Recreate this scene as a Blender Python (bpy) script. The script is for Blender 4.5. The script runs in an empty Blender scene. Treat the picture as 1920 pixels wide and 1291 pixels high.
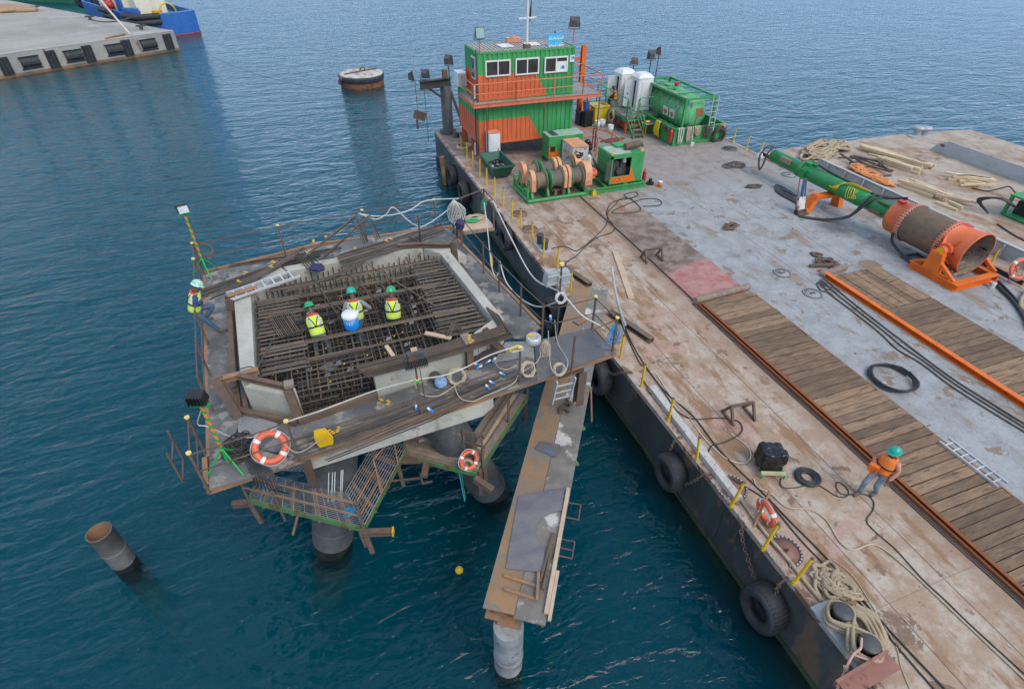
import bpy, math, random
from mathutils import Vector as V, Matrix
random.seed(7)
scene = bpy.context.scene
COL = scene.collection
R_ = math.radians

# ---------------------------------------------------------------- camera
CAM_Z, F_PX = 13.9, 1041.95
PITCH, ROLL, YAW = .670711, .009428, .355879
_f = V((math.sin(YAW)*math.cos(PITCH), math.cos(YAW)*math.cos(PITCH), -math.sin(PITCH)))
_r = V((math.cos(YAW), -math.sin(YAW), 0)); _u = _r.cross(_f)
CR = math.cos(ROLL)*_r + math.sin(ROLL)*_u
CU = -math.sin(ROLL)*_r + math.cos(ROLL)*_u
cd = bpy.data.cameras.new('camera'); cam = bpy.data.objects.new('camera', cd); COL.objects.link(cam)
cd.sensor_width = 36; cd.lens = 36*F_PX/1920; cd.clip_start = .1; cd.clip_end = 3000
cam.matrix_world = Matrix(((CR.x, CU.x, -_f.x, 0), (CR.y, CU.y, -_f.y, 0), (CR.z, CU.z, -_f.z, CAM_Z), (0, 0, 0, 1)))
scene.camera = cam

# ---------------------------------------------------------------- world, sun, exposure
SUN_EL, SUN_AZ = R_(48), R_(158)          # azimuth from +Y clockwise: veiled sun behind the camera on the barge side
w = bpy.data.worlds.new('World'); scene.world = w; w.use_nodes = True
nt = w.node_tree; nt.nodes.clear()
sky = nt.nodes.new('ShaderNodeTexSky'); sky.sky_type = 'NISHITA'; sky.sun_disc = False
sky.sun_elevation = SUN_EL; sky.sun_rotation = SUN_AZ; sky.dust_density = .7; sky.air_density = 1.4
hz = nt.nodes.new('ShaderNodeMix'); hz.data_type = 'RGBA'      # thin overcast veil over the blue sky
_tc = nt.nodes.new('ShaderNodeTexCoord'); _cn = nt.nodes.new('ShaderNodeTexNoise'); _cn.inputs['Scale'].default_value = 3.2; _cn.inputs['Detail'].default_value = 5; _cm = nt.nodes.new('ShaderNodeMapRange'); _cm.interpolation_type = 'SMOOTHSTEP'
for _i, _v in ((1, .44), (2, .6), (3, .06), (4, .85)): _cm.inputs[_i].default_value = _v
nt.links.new(_tc.outputs['Generated'], _cn.inputs['Vector']); nt.links.new(_cn.outputs['Fac'], _cm.inputs[0]); 
_sp = nt.nodes.new('ShaderNodeSeparateXYZ'); nt.links.new(_tc.outputs['Generated'], _sp.inputs[0]); _el = nt.nodes.new('ShaderNodeMapRange'); _el.interpolation_type = 'SMOOTHSTEP'; nt.links.new(_sp.outputs[2], _el.inputs[0])
for _i, _v in ((1, .06), (2, .55), (3, .88), (4, 0)): _el.inputs[_i].default_value = _v
_mx = nt.nodes.new('ShaderNodeMath'); _mx.operation = 'MAXIMUM'; nt.links.new(_cm.outputs[0], _mx.inputs[0]); nt.links.new(_el.outputs[0], _mx.inputs[1]); nt.links.new(_mx.outputs[0], hz.inputs['Factor'])
_vc = nt.nodes.new('ShaderNodeMix'); _vc.data_type = 'RGBA'; _vc.inputs['A'].default_value = (7.6, 9.4, 12.2, 1); _vc.inputs['B'].default_value = (3.9, 6.0, 9.6, 1)     # bright veil overhead, bluish towards the horizon
nt.links.new(_el.outputs[0], _vc.inputs['Factor']); nt.links.new(_vc.outputs['Result'], hz.inputs['B'])

bg = nt.nodes.new('ShaderNodeBackground'); bg.inputs['Strength'].default_value = .1
ow = nt.nodes.new('ShaderNodeOutputWorld')
nt.links.new(sky.outputs[0], hz.inputs['A']); nt.links.new(hz.outputs['Result'], bg.inputs['Color']); nt.links.new(bg.outputs[0], ow.inputs[0])
sd = bpy.data.lights.new('sun', 'SUN'); sd.energy = 1.5; sd.angle = R_(34); sd.color = (1, .94, .84)
sun = bpy.data.objects.new('sun', sd); COL.objects.link(sun)
_sv = V((math.sin(SUN_AZ)*math.cos(SUN_EL), math.cos(SUN_AZ)*math.cos(SUN_EL), math.sin(SUN_EL)))
sun.rotation_euler = _sv.to_track_quat('Z', 'Y').to_euler()
scene.view_settings.view_transform = 'Standard'; scene.view_settings.look = 'None'
scene.view_settings.exposure = .54; scene.view_settings.gamma = 1
scene.cycles.max_bounces = 6; scene.cycles.transparent_max_bounces = 10; scene.cycles.volume_bounces = 0
scene.cycles.use_denoising = True

# ---------------------------------------------------------------- photo pixel -> world point on a plane
def ray(x, y): return (x-960)*CR - (y-645.5)*CU + F_PX*_f
def G(x, y, z):
    d = ray(x, y); return d*((z-CAM_Z)/d.z) + V((0, 0, CAM_Z))
def GY(x, y, Y):
    d = ray(x, y); return d*(Y/d.y) + V((0, 0, CAM_Z))
def GX(x, y, X):
    d = ray(x, y); return d*(X/d.x) + V((0, 0, CAM_Z))
def GS(pts, z): return [G(x, y, z) for x, y in pts]

DZ = 1.9      # main barge deck
PZ = 4.7      # pier platform deck
WT = 5.4      # top of concrete walls
GZ = 2.65     # gangway top

# ---------------------------------------------------------------- mesh helper
def rotz(v, a): c, s = math.cos(a), math.sin(a); return V((v[0]*c-v[1]*s, v[0]*s+v[1]*c, v[2]))
ORG = {}
class MB:
    def __init__(s): s.v = []; s.f = []; s.sm = []; s.mi = []; s.m = 0
    def add(s, vs, fs, smooth=False):
        o = len(s.v); s.v += [V(p) for p in vs]
        for f in fs: s.f.append([i+o for i in f]); s.sm.append(smooth); s.mi.append(s.m)
        return s
    def hexa(s, b, t):
        n = len(b); vs = list(b)+list(t)
        fs = [list(range(n-1, -1, -1)), list(range(n, 2*n))]+[[i, (i+1) % n, n+(i+1) % n, n+i] for i in range(n)]
        return s.add(vs, fs)
    def box(s, x0, y0, z0, x1, y1, z1):
        b = [(x0, y0, z0), (x1, y0, z0), (x1, y1, z0), (x0, y1, z0)]
        return s.hexa([V(p) for p in b], [V((p[0], p[1], z1)) for p in b])
    def cbox(s, c, d, a=0, tilt=None):
        M = Matrix.Rotation(a, 3, 'Z')
        if tilt: M = M @ Matrix.Rotation(tilt[1], 3, tilt[0])
        h = [x/2 for x in d]; c = V(c)
        P = lambda x, y, z: c + M @ V((x*h[0], y*h[1], z*h[2]))
        return s.hexa([P(-1, -1, -1), P(1, -1, -1), P(1, 1, -1), P(-1, 1, -1)], [P(-1, -1, 1), P(1, -1, 1), P(1, 1, 1), P(-1, 1, 1)])
    def prism(s, pts, z0, z1):
        pts = [V((p[0], p[1], 0)) for p in pts]
        ar = sum(pts[i].x*pts[(i+1) % len(pts)].y-pts[(i+1) % len(pts)].x*pts[i].y for i in range(len(pts)))
        if ar < 0: pts = pts[::-1]
        return s.hexa([V((p.x, p.y, z0)) for p in pts], [V((p.x, p.y, z1)) for p in pts])
    def frame(s, a, b, up=(0, 0, 1)):
        d = (V(b)-V(a)).normalized(); up = V(up)
        if abs(d.dot(up)) > .98: up = V((0, 1, 0)) if abs(d.y) < .9 else V((1, 0, 0))
        x = d.cross(up).normalized(); return d, x, x.cross(d)
    def beam(s, a, b, w, h=None, up=(0, 0, 1)):
        h = h or w; a, b = V(a), V(b); d, x, y = s.frame(a, b, up)
        q = [x*i*w/2+y*j*h/2 for i, j in ((-1, -1), (1, -1), (1, 1), (-1, 1))]
        return s.hexa([a+k for k in q], [b+k for k in q])
    def ext(s, a, b, prof, up=(0, 0, 1)):
        a, b = V(a), V(b); d, x, y = s.frame(a, b, up)
        return s.hexa([a+x*i+y*j for i, j in prof], [b+x*i+y*j for i, j in prof])
    def ibeam(s, a, b, w, h, t=.03, up=(0, 0, 1)):
        d, x, y = s.frame(a, b, up); a, b = V(a), V(b)
        o = y*(h/2-t/2)
        s.beam(a+o, b+o, w, t, up); s.beam(a-o, b-o, w, t, up); s.beam(a, b, t, h-2*t, up); return s
    def chan(s, a, b, w, h, t=.02, side=1, up=(0, 0, 1)):
        d, x, y = s.frame(a, b, up); a, b = V(a), V(b)
        o = y*(h/2-t/2); k = x*side*(w/2-t/2)
        s.beam(a+o, b+o, w, t, up); s.beam(a-o, b-o, w, t, up); s.beam(a-k, b-k, t, h-2*t, up); return s
    def tube(s, pts, r, n=6, closed=False, caps=True, rs=None):
        pts = [V(p) for p in pts]; m = len(pts); rings = []; px = None
        for i in range(m):
            if closed: d = pts[(i+1) % m]-pts[i-1]
            else: d = pts[min(i+1, m-1)]-pts[max(i-1, 0)]
            if d.length < 1e-9: d = V((0, 0, 1))
            d.normalize()
            if px is None:
                up = V((0, 0, 1)) if abs(d.z) < .9 else V((1, 0, 0)); px = d.cross(up).normalized()
            else:
                px = px-d*px.dot(d)
                px = px.normalized() if px.length > 1e-6 else d.orthogonal().normalized()
            py = px.cross(d); rr = rs[i] if rs else r
            rings.append([pts[i]+(px*math.cos(2*math.pi*k/n)+py*math.sin(2*math.pi*k/n))*rr for k in range(n)])
        vs = [p for q in rings for p in q]; fs = []
        for i in range(m if closed else m-1):
            j = (i+1) % m
            for k in range(n): fs.append([i*n+k, i*n+(k+1) % n, j*n+(k+1) % n, j*n+k][::-1])
        s.add(vs, fs, True)
        if caps and not closed:
            s.add(rings[0], [list(range(n))]); s.add(rings[-1], [list(range(n-1, -1, -1))])
        return s
    def cyl(s, a, b, r, n=16, r2=None, caps=True): return s.tube([a, b], r, n, caps=caps, rs=[r, r if r2 is None else r2])
    def lathe(s, c, prof, n=24, axis=(0, 0, 1), closed=False):
        c = V(c); az = V(axis).normalized(); ax = az.orthogonal().normalized(); ay = az.cross(ax)
        vs = []; m = len(prof); fs = []
        for r, h in prof:
            for k in range(n):
                t = 2*math.pi*k/n; vs.append(c+az*h+(ax*math.cos(t)+ay*math.sin(t))*max(r, 1e-4))
        for i in range(m if closed else m-1):
            j = (i+1) % m
            for k in range(n): fs.append([i*n+k, i*n+(k+1) % n, j*n+(k+1) % n, j*n+k])
        return s.add(vs, fs, True)
    def torus(s, c, R, r, axis=(0, 0, 1), n=28, k=10):
        return s.lathe(c, [(R+r*math.cos(2*math.pi*i/k), r*math.sin(2*math.pi*i/k)) for i in range(k)], n, axis, True)
    def ball(s, c, r, n=12, sq=(1, 1, 1)):
        c = V(c); vs = []; fs = []; m = n//2
        for i in range(m+1):
            ph = math.pi*i/m
            for k in range(n):
                t = 2*math.pi*k/n
                vs.append(c+V((math.sin(ph)*math.cos(t)*r*sq[0], math.sin(ph)*math.sin(t)*r*sq[1], math.cos(ph)*r*sq[2])))
        for i in range(m):
            for k in range(n): fs.append([i*n+k, (i+1)*n+k, (i+1)*n+(k+1) % n, i*n+(k+1) % n])
        return s.add(vs, fs, True)
    def build(s, name, mats, parent=None, loc=None):
        if loc is None:
            if parent is not None: loc = ORG[parent.name]
            else:
                xs = [p.x for p in s.v]; ys = [p.y for p in s.v]; zs = [p.z for p in s.v]
                loc = V(((min(xs)+max(xs))/2, (min(ys)+max(ys))/2, min(zs)))
        loc = V(loc)
        me = bpy.data.meshes.new(name); me.from_pydata([p-loc for p in s.v], [], s.f)
        if not isinstance(mats, (list, tuple)): mats = [mats]
        for m in mats: me.materials.append(m)
        me.polygons.foreach_set('use_smooth', s.sm); me.polygons.foreach_set('material_index', s.mi); me.update()
        o = bpy.data.objects.new(name, me); COL.objects.link(o)
        if parent is not None:
            o.parent = parent; o.location = loc-ORG[parent.name]
        else: o.location = loc
        ORG[o.name] = loc
        return o
def tag(o, label=None, cat=None, group=None, kind=None):
    if label: o['label'] = label
    if cat: o['category'] = cat
    if group: o['group'] = group
    if kind: o['kind'] = kind
    return o
def thing(name, label, cat, loc=(0, 0, 0), group=None):
    o = bpy.data.objects.new(name, None); o.empty_display_size = .1; COL.objects.link(o); o.location = V(loc); ORG[o.name] = V(loc)
    return tag(o, label, cat, group)
def single(name, mb, mat, label, cat, group=None): return tag(mb.build(name, mat), label, cat, group)
def struct(name, mb, mat): return tag(mb.build(name, mat, loc=(0, 0, 0)), kind='structure')
def copy_tree(o, parent=None):
    c = o.copy(); COL.objects.link(c)
    if parent: c.parent = parent
    ORG[c.name] = ORG.get(o.name, V((0, 0, 0)))
    for ch in [x for x in o.children]: copy_tree(ch, c)
    return c
def put(o, loc, rz=0, label=None, scale=None):
    o.location = V(loc); o.rotation_euler = (0, 0, rz)
    if label: o['label'] = label
    if scale: o.scale = (scale,)*3
    return o
def smooth_path(pts, k=6, closed=False):
    pts = [V(p) for p in pts]; n = len(pts); out = []
    for i in range(n if closed else n-1):
        p1, p2 = pts[i], pts[(i+1) % n]
        p0 = pts[i-1] if (closed or i) else p1*2-p2
        p3 = pts[(i+2) % n] if (closed or i+2 < n) else p2*2-p1
        for j in range(k):
            t = j/k
            out.append(.5*((2*p1)+(p2-p0)*t+(2*p0-5*p1+4*p2-p3)*t*t+(3*p1-p0-3*p2+p3)*t**3))
    if not closed: out.append(pts[-1])
    return out
def rope(mb, pts, r, n=6, k=6, closed=False, tw=0):
    q = smooth_path(pts, k, closed)
    if tw: q = smooth_path(q, 2, closed)
    return mb.tube(q, r, n, closed, rs=[r*(1+tw*(-1)**i) for i in range(len(q))] if tw else None)
def sag(a, b, d, n=10):
    a, b = V(a), V(b); return [a.lerp(b, i/n)-V((0, 0, d*4*(i/n)*(1-i/n))) for i in range(n+1)]
def coil(mb, c, R, r, turns=4, jit=.1, rise=.4, n=6, sx=1, sy=1, rot=0, axis=None):
    pts = []; N = int(turns*18)
    for i in range(N+1):
        t = 2*math.pi*i/18; rr = R*(1+random.uniform(-jit, jit)*.5+jit*math.sin(i*.37))
        p = rotz(V((math.cos(t)*rr*sx, math.sin(t)*rr*sy, 0)), rot)
        z = r+rise*r*2*(i/18) + r*.5*random.random()
        if axis is None: pts.append(V(c)+V((p.x, p.y, z)))
        else: pts.append(V(c)+axis[0]*p.x+axis[1]*p.y+axis[2]*(z-r))
    return mb.tube(pts, r, n)
def tangle(mb, c, sx, sy, h, r, n=40, k=6, rot=0, sides=6, tw=0):
    pts = []
    p = V((0, 0, 0))
    for i in range(n):
        a = i*1.9+random.uniform(-.7, .7); q = random.uniform(.35, 1)
        p = rotz(V((math.cos(a)*sx*q, math.sin(a)*sy*q, 0)), rot)
        z = r+random.random()*h*(1-.6*q)
        pts.append(V(c)+V((p.x, p.y, z)))
    return rope(mb, pts, r, sides, k, False, tw)
# ---------------------------------------------------------------- materials
def nn(nt, t, **kw):
    n = nt.nodes.new(t)
    for k, v in kw.items():
        if k in n.inputs: n.inputs[k].default_value = v
        else: setattr(n, k, v)
    return n
def mixc(nt, fac, a, b, mode='MIX'):
    m = nt.nodes.new('ShaderNodeMix'); m.data_type = 'RGBA'; m.blend_type = mode
    for s, v in (('Factor', fac), ('A', a), ('B', b)):
        if hasattr(v, 'is_linked') or hasattr(v, 'node'): nt.links.new(v, m.inputs[s])
        else: m.inputs[s].default_value = v if s == 'Factor' else (*v, 1)
    return m.outputs['Result']
def math_(nt, op, a, b=0, c=None, clamp=False):
    m = nt.nodes.new('ShaderNodeMath'); m.operation = op; m.use_clamp = clamp
    for i, v in enumerate((a, b) if c is None else (a, b, c)):
        if hasattr(v, 'node'): nt.links.new(v, m.inputs[i])
        else: m.inputs[i].default_value = v
    return m.outputs[0]
def step_(nt, v, lo, hi):
    m = nt.nodes.new('ShaderNodeMapRange'); m.interpolation_type = 'SMOOTHSTEP'
    nt.links.new(v, m.inputs[0]); m.inputs[1].default_value = lo; m.inputs[2].default_value = hi
    return m.outputs[0]
def noise_(nt, vec, scale, detail=6, rough=.62, dist=0):
    n = nn(nt, 'ShaderNodeTexNoise'); n.inputs['Scale'].default_value = scale; n.inputs['Detail'].default_value = detail
    n.inputs['Roughness'].default_value = rough; n.inputs['Distortion'].default_value = dist
    nt.links.new(vec, n.inputs['Vector']); return n.outputs['Fac']
def newmat(name):
    m = bpy.data.materials.new(name); m.use_nodes = True; nt = m.node_tree; nt.nodes.clear()
    out = nt.nodes.new('ShaderNodeOutputMaterial'); b = nt.nodes.new('ShaderNodeBsdfPrincipled')
    nt.links.new(b.outputs[0], out.inputs[0]); return m, nt, b, out
def coords(nt, stretch=(1, 1, 1), rnd=True):
    tc = nt.nodes.new('ShaderNodeTexCoord'); mp = nt.nodes.new('ShaderNodeMapping'); mp.inputs['Scale'].default_value = stretch
    nt.links.new(tc.outputs['Object'], mp.inputs['Vector'])
    if rnd:
        oi = nt.nodes.new('ShaderNodeObjectInfo'); m = math_(nt, 'MULTIPLY', oi.outputs['Random'], 40)
        nt.links.new(m, mp.inputs['Location'])
    return mp.outputs[0]
def mtl(name, c1, c2=None, sc=2.5, rough=.6, metal=0, rust=0, rc=(.15, .065, .03), rsc=3, bump=.15, bsc=25, stretch=(1, 1, 1), isl=0, fine=.25):
    m, nt, b, out = newmat(name); vec = coords(nt, stretch)
    c2 = c2 or tuple(x*.72 for x in c1)
    f = step_(nt, noise_(nt, vec, sc), .34, .66); col = mixc(nt, f, c1, c2)
    if isl:
        g = nt.nodes.new('ShaderNodeNewGeometry'); v = math_(nt, 'MULTIPLY_ADD', g.outputs['Random Per Island'], 2*isl, 1-isl)
        cm = nt.nodes.new('ShaderNodeCombineColor')
        for i in range(3): nt.links.new(v, cm.inputs[i])
        col = mixc(nt, 1.0, col, cm.outputs[0], 'MULTIPLY')
    if rust:
        r = step_(nt, noise_(nt, vec, rsc, 9, .68), .66-rust*.36, .72-rust*.30); col = mixc(nt, r, col, rc)
    if fine:
        q = noise_(nt, vec, bsc*.8, 4, .7); v = math_(nt, 'MULTIPLY_ADD', q, fine*2, 1-fine)
        cm = nt.nodes.new('ShaderNodeCombineColor')
        for i in range(3): nt.links.new(v, cm.inputs[i])
        col = mixc(nt, 1.0, col, cm.outputs[0], 'MULTIPLY')
    nt.links.new(col, b.inputs['Base Color']); b.inputs['Roughness'].default_value = rough; b.inputs['Metallic'].default_value = metal
    if bump:
        bp = nn(nt, 'ShaderNodeBump'); bp.inputs['Strength'].default_value = bump; bp.inputs['Distance'].default_value = .02
        nt.links.new(noise_(nt, vec, bsc, 6, .65), bp.inputs['Height']); nt.links.new(bp.outputs[0], b.inputs['Normal'])
    return m
def stripes(name, ca, cb, period, rough=.5):           # spiral stripes along object z
    m, nt, b, out = newmat(name); tc = nt.nodes.new('ShaderNodeTexCoord'); sp = nt.nodes.new('ShaderNodeSeparateXYZ')
    nt.links.new(tc.outputs['Object'], sp.inputs[0])
    f = math_(nt, 'GREATER_THAN', math_(nt, 'FRACT', math_(nt, 'DIVIDE', math_(nt, 'ADD', sp.outputs[2], math_(nt, 'MULTIPLY', sp.outputs[0], 1.2)), period)), .5)
    nt.links.new(mixc(nt, f, ca, cb), b.inputs['Base Color']); b.inputs['Roughness'].default_value = rough; return m

RUST = (.19, .085, .04)
M = {}
M['green'] = mtl('green_paint', (.045, .30, .085), (.04, .24, .075), rust=.18, rough=.5, stretch=(1, 1, .6))
M['orange'] = mtl('orange_paint', (.62, .135, .045), (.52, .115, .045), rust=.2, rough=.55)
M['bright_orange'] = mtl('bright_orange_paint', (.75, .16, .012), (.66, .13, .012), rust=.14, rough=.5)
M['salmon'] = mtl('faded_orange_paint', (.62, .17, .085), (.55, .14, .07), rust=.22, rc=(.25, .12, .08), rough=.6)
M['peach'] = mtl('peach_paint', (.68, .32, .17), (.6, .27, .14), rust=.25, rc=(.28, .13, .07), rough=.6)
M['white'] = mtl('white_paint', (.72, .71, .68), (.62, .61, .58), rust=.06, rough=.5)
M['white_rust'] = mtl('white_paint_rusting', (.62, .6, .56), (.52, .48, .44), rust=.42, rc=(.3, .12, .07), rsc=5, stretch=(1, 1, .5))
M['rust'] = mtl('rusty_steel', (.16, .095, .06), (.10, .07, .055), rough=.8, sc=4, bump=.3)
M['rust_light'] = mtl('light_rusty_steel', (.34, .17, .075), (.25, .14, .08), rough=.8, sc=2, rust=.3, rc=(.19, .15, .12), bump=.3)
M['rust_rail'] = mtl('red_rust_rail', (.26, .075, .02), (.2, .06, .02), rough=.75, sc=3)
M['rebar'] = mtl('rebar_steel', (.07, .062, .056), (.125, .088, .062), rough=.55, sc=2.2, isl=.55, fine=.35, bsc=40, bump=.2)
M['rebar_brown'] = mtl('brown_rebar', (.14, .09, .058), (.085, .066, .05), rough=.65, sc=2.2, isl=.55)
M['rebar_dark'] = mtl('dark_rebar', (.055, .05, .048), (.10, .07, .05), rough=.6, sc=1.6, isl=.4)
M['dark_steel'] = mtl('dark_steel', (.05, .05, .055), (.08, .075, .07), rough=.55, rust=.25, rc=(.13, .07, .045))
M['gang_rust'] = mtl('orange_rust_flange', (.30, .17, .08), (.22, .145, .09), rough=.8, sc=1.2, rust=.42, rc=(.19, .16, .13), rsc=1.7, bump=.2)
M['plate'] = mtl('mill_plate', (.165, .155, .145), (.09, .086, .082), rough=.65, sc=1.3, rust=.44, rc=(.28, .245, .21), rsc=1.6, bump=.25)
M['plate_dark'] = mtl('dark_mill_plate', (.10, .10, .112), (.14, .125, .115), rough=.5, sc=1.4, rust=.28, rc=(.22, .19, .17), rsc=1.5)
M['galv'] = mtl('galvanised_steel', (.46, .46, .45), (.36, .36, .35), rough=.45, metal=.2, rust=.08)
M['alu'] = mtl('aluminium', (.62, .63, .64), (.5, .51, .52), rough=.4, metal=.3, bump=.05)
M['concrete'] = mtl('pale_concrete', (.47, .435, .36), (.37, .345, .285), rough=.85, sc=1.5, rust=.2, rc=(.27, .235, .185), rsc=1.4, bump=.2)
M['quay_concrete'] = mtl('old_concrete', (.36, .33, .29), (.27, .25, .23), rough=.9, sc=.22, rust=.25, rc=(.2, .15, .12), rsc=.35, bump=.2, bsc=4)
M['quay_top'] = mtl('quay_paving', (.36, .33, .29), (.27, .25, .225), rough=.9, sc=.12, rust=.3, rc=(.40, .36, .32), rsc=.16, bsc=5)
M['rubber'] = mtl('black_rubber', (.022, .022, .025), (.04, .04, .042), rough=.7, sc=3, bump=.3)
M['black'] = mtl('black_plastic', (.012, .012, .013), (.02, .02, .02), rough=.45, fine=.1)
M['glass_black'] = mtl('bin_bag_film', (.008, .008, .009), (.012, .012, .012), rough=.22, bump=.6, bsc=9, fine=0)
M['wood'] = mtl('weathered_planks', (.25, .153, .086), (.15, .094, .056), rough=.85, sc=1.4, stretch=(1.2, 9, 6), isl=.36, rust=.3, rc=(.085, .06, .047), rsc=1.3, bump=.3, bsc=12)
M['wood_new'] = mtl('fresh_sawn_timber', (.62, .48, .30), (.54, .4, .24), rough=.75, sc=2, isl=.15, bump=.15, fine=.15)
M['wood_pale'] = mtl('pale_board', (.52, .38, .26), (.45, .32, .22), rough=.8, sc=2, isl=.12)
M['timber'] = mtl('old_scaffold_board', (.26, .2, .15), (.19, .145, .11), rough=.85, sc=2, stretch=(3, 3, 3), isl=.25, bump=.3)
M['white_timber'] = mtl('flaking_white_timber', (.5, .47, .43), (.42, .38, .34), rough=.85, rust=.3, rc=(.22, .17, .13), rsc=9)
M['yellow'] = mtl('yellow_paint', (.72, .44, .008), (.64, .36, .008), rough=.45, rust=.08, fine=.15)
M['yellow_bin'] = mtl('yellow_plastic', (.66, .5, .04), (.58, .43, .04), rough=.5, fine=.1)
M['rope'] = mtl('hemp_rope', (.44, .34, .22), (.33, .25, .16), rough=.9, sc=4, bump=.8, bsc=38, stretch=(1, 1, 1), fine=.4)
M['rope_white'] = mtl('white_rope', (.58, .55, .5), (.48, .44, .38), rough=.9, sc=6, fine=.2)
M['rope_beige'] = mtl('beige_rope', (.5, .4, .28), (.42, .33, .22), rough=.9, fine=.2)
M['rope_blue'] = mtl('blue_rope', (.03, .22, .45), (.03, .3, .5), rough=.8)
M['rope_yellow'] = mtl('yellow_hose', (.72, .46, .01), (.66, .4, .01), rough=.5)
M['rope_orange'] = mtl('orange_netting', (.72, .28, .1), (.62, .22, .07), rough=.85)
M['rope_pink'] = mtl('pink_rope', (.6, .34, .28), (.5, .28, .22), rough=.9)
M['rope_green'] = mtl('green_rope', (.04, .3, .12), (.05, .38, .16), rough=.85)
M['cable'] = mtl('black_cable', (.025, .026, .028), (.04, .038, .036), rough=.5, fine=.1)
M['wire'] = mtl('greasy_wire_rope', (.07, .055, .045), (.11, .08, .06), rough=.6, sc=6)
M['wirerope'] = mtl('wire_rope_winding', (.12, .1, .085), (.17, .13, .1), rough=.65, sc=2, bump=.8, bsc=60)
M['ring'] = mtl('lifebuoy_orange', (.70, .13, .06), (.6, .11, .05), rough=.45, fine=.08)
M['ring_white'] = mtl('lifebuoy_white', (.75, .72, .68), (.68, .65, .6), rough=.5, fine=.08)
M['blue'] = mtl('blue_paint', (.02, .13, .42), (.02, .105, .34), rough=.45, rust=.06)
M['blue_dull'] = mtl('dull_blue_paint', (.03, .10, .24), (.03, .08, .2), rough=.6)
M['cooler_blue'] = mtl('blue_plastic', (.01, .24, .66), (.01, .22, .6), rough=.35, fine=.05)
M['cream'] = mtl('cream_paint', (.72, .66, .52), (.66, .6, .46), rough=.5, rust=.06)
M['sign_blue'] = mtl('sky_blue_board', (.06, .42, .68), (.06, .40, .66), rough=.5, fine=.05)
M['red'] = mtl('red_paint', (.5, .02, .02), (.42, .02, .02), rough=.4)
M['window'] = mtl('dark_window_glass', (.03, .028, .026), (.05, .045, .04), rough=.08, bump=0, fine=0)
M['tank'] = mtl('tank_green', (.08, .36, .12), (.16, .42, .2), rough=.5, rust=.3, rc=(.09, .15, .08), rsc=1.6, stretch=(2, 2, .7))
M['roof'] = mtl('dusty_container_roof', (.44, .38, .34), (.34, .29, .26), rough=.8, rust=.25, rc=(.3, .2, .15))
M['skip_green'] = mtl('skip_green_paint', (.015, .09, .065), (.02, .11, .07), rough=.6, rust=.15)
M['hull'] = mtl('hull_black_paint', (.042, .041, .042), (.075, .072, .068), rough=.5, sc=.8, rust=.34, rc=(.14, .085, .055), rsc=1.1, stretch=(1, 1, .35), bump=.2, bsc=8)
M['pile'] = mtl('pile_coating', (.055, .053, .055), (.10, .098, .096), rough=.6, sc=1.2, rust=.12, rc=(.2, .14, .1), stretch=(1, 1, .7), bump=.2, bsc=12)
M['pile_grey'] = mtl('galvanised_pile', (.33, .33, .33), (.20, .195, .19), rough=.6, sc=1.3, rust=.3, rc=(.13, .1, .085), bump=.2, bsc=12)
M['algae'] = mtl('marine_growth', (.02, .035, .022), (.05, .06, .025), rough=.9, sc=2, bump=.6)
M['cloth_purple'] = mtl('purple_cloth', (.05, .04, .12), (.03, .025, .08), rough=.9)
M['green_edge'] = mtl('green_edge_paint', (.075, .21, .065), (.09, .16, .065), rough=.6, rust=.42)
# ---------------------------------------------------------------- sea
def sea_material():
    m, nt, b, out = newmat('sea_water'); nt.nodes.remove(b)
    tc = nt.nodes.new('ShaderNodeTexCoord')
    mp = nt.nodes.new('ShaderNodeMapping'); mp.inputs['Rotation'].default_value = (0, 0, R_(-8)); mp.inputs['Scale'].default_value = (.42, 1, 1)
    nt.links.new(tc.outputs['Object'], mp.inputs[0])
    h1 = noise_(nt, mp.outputs[0], .7, 3, .5, .8); h2 = noise_(nt, mp.outputs[0], 3.0, 3, .55, .5); h3 = noise_(nt, tc.outputs['Object'], .09, 2, .5)
    hh = math_(nt, 'ADD', math_(nt, 'MULTIPLY', h1, .66), math_(nt, 'ADD', math_(nt, 'MULTIPLY', h2, .34), math_(nt, 'MULTIPLY', h3, .6)))
    bp = nn(nt, 'ShaderNodeBump'); bp.inputs['Strength'].default_value = 1; bp.inputs['Distance'].default_value = .38
    nt.links.new(hh, bp.inputs['Height'])
    fr = nn(nt, 'ShaderNodeFresnel', IOR=1.333); nt.links.new(bp.outputs[0], fr.inputs['Normal'])
    gl = nn(nt, 'ShaderNodeBsdfGlossy'); gl.inputs['Roughness'].default_value = .035; nt.links.new(bp.outputs[0], gl.inputs['Normal'])
    tr = nn(nt, 'ShaderNodeBsdfTransparent'); mx = nt.nodes.new('ShaderNodeMixShader')
    nt.links.new(fr.outputs[0], mx.inputs[0]); nt.links.new(tr.outputs[0], mx.inputs[1]); nt.links.new(gl.outputs[0], mx.inputs[2])
    nt.links.new(mx.outputs[0], out.inputs['Surface'])
    sc = nn(nt, 'ShaderNodeVolumeScatter'); sc.inputs['Color'].default_value = (.0, .56, .79, 1); sc.inputs['Density'].default_value = .27
    ab = nn(nt, 'ShaderNodeVolumeAbsorption'); ab.inputs['Color'].default_value = (.0, .58, .77, 1); ab.inputs['Density'].default_value = .41
    ad = nt.nodes.new('ShaderNodeAddShader'); nt.links.new(sc.outputs[0], ad.inputs[0]); nt.links.new(ab.outputs[0], ad.inputs[1])
    nt.links.new(ad.outputs[0], out.inputs['Volume'])
    return m
M['sea'] = sea_material()
sea = MB(); sea.box(-900, -300, -40, 900, 1500, 0)
so = struct('sea', sea, M['sea'])
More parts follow.
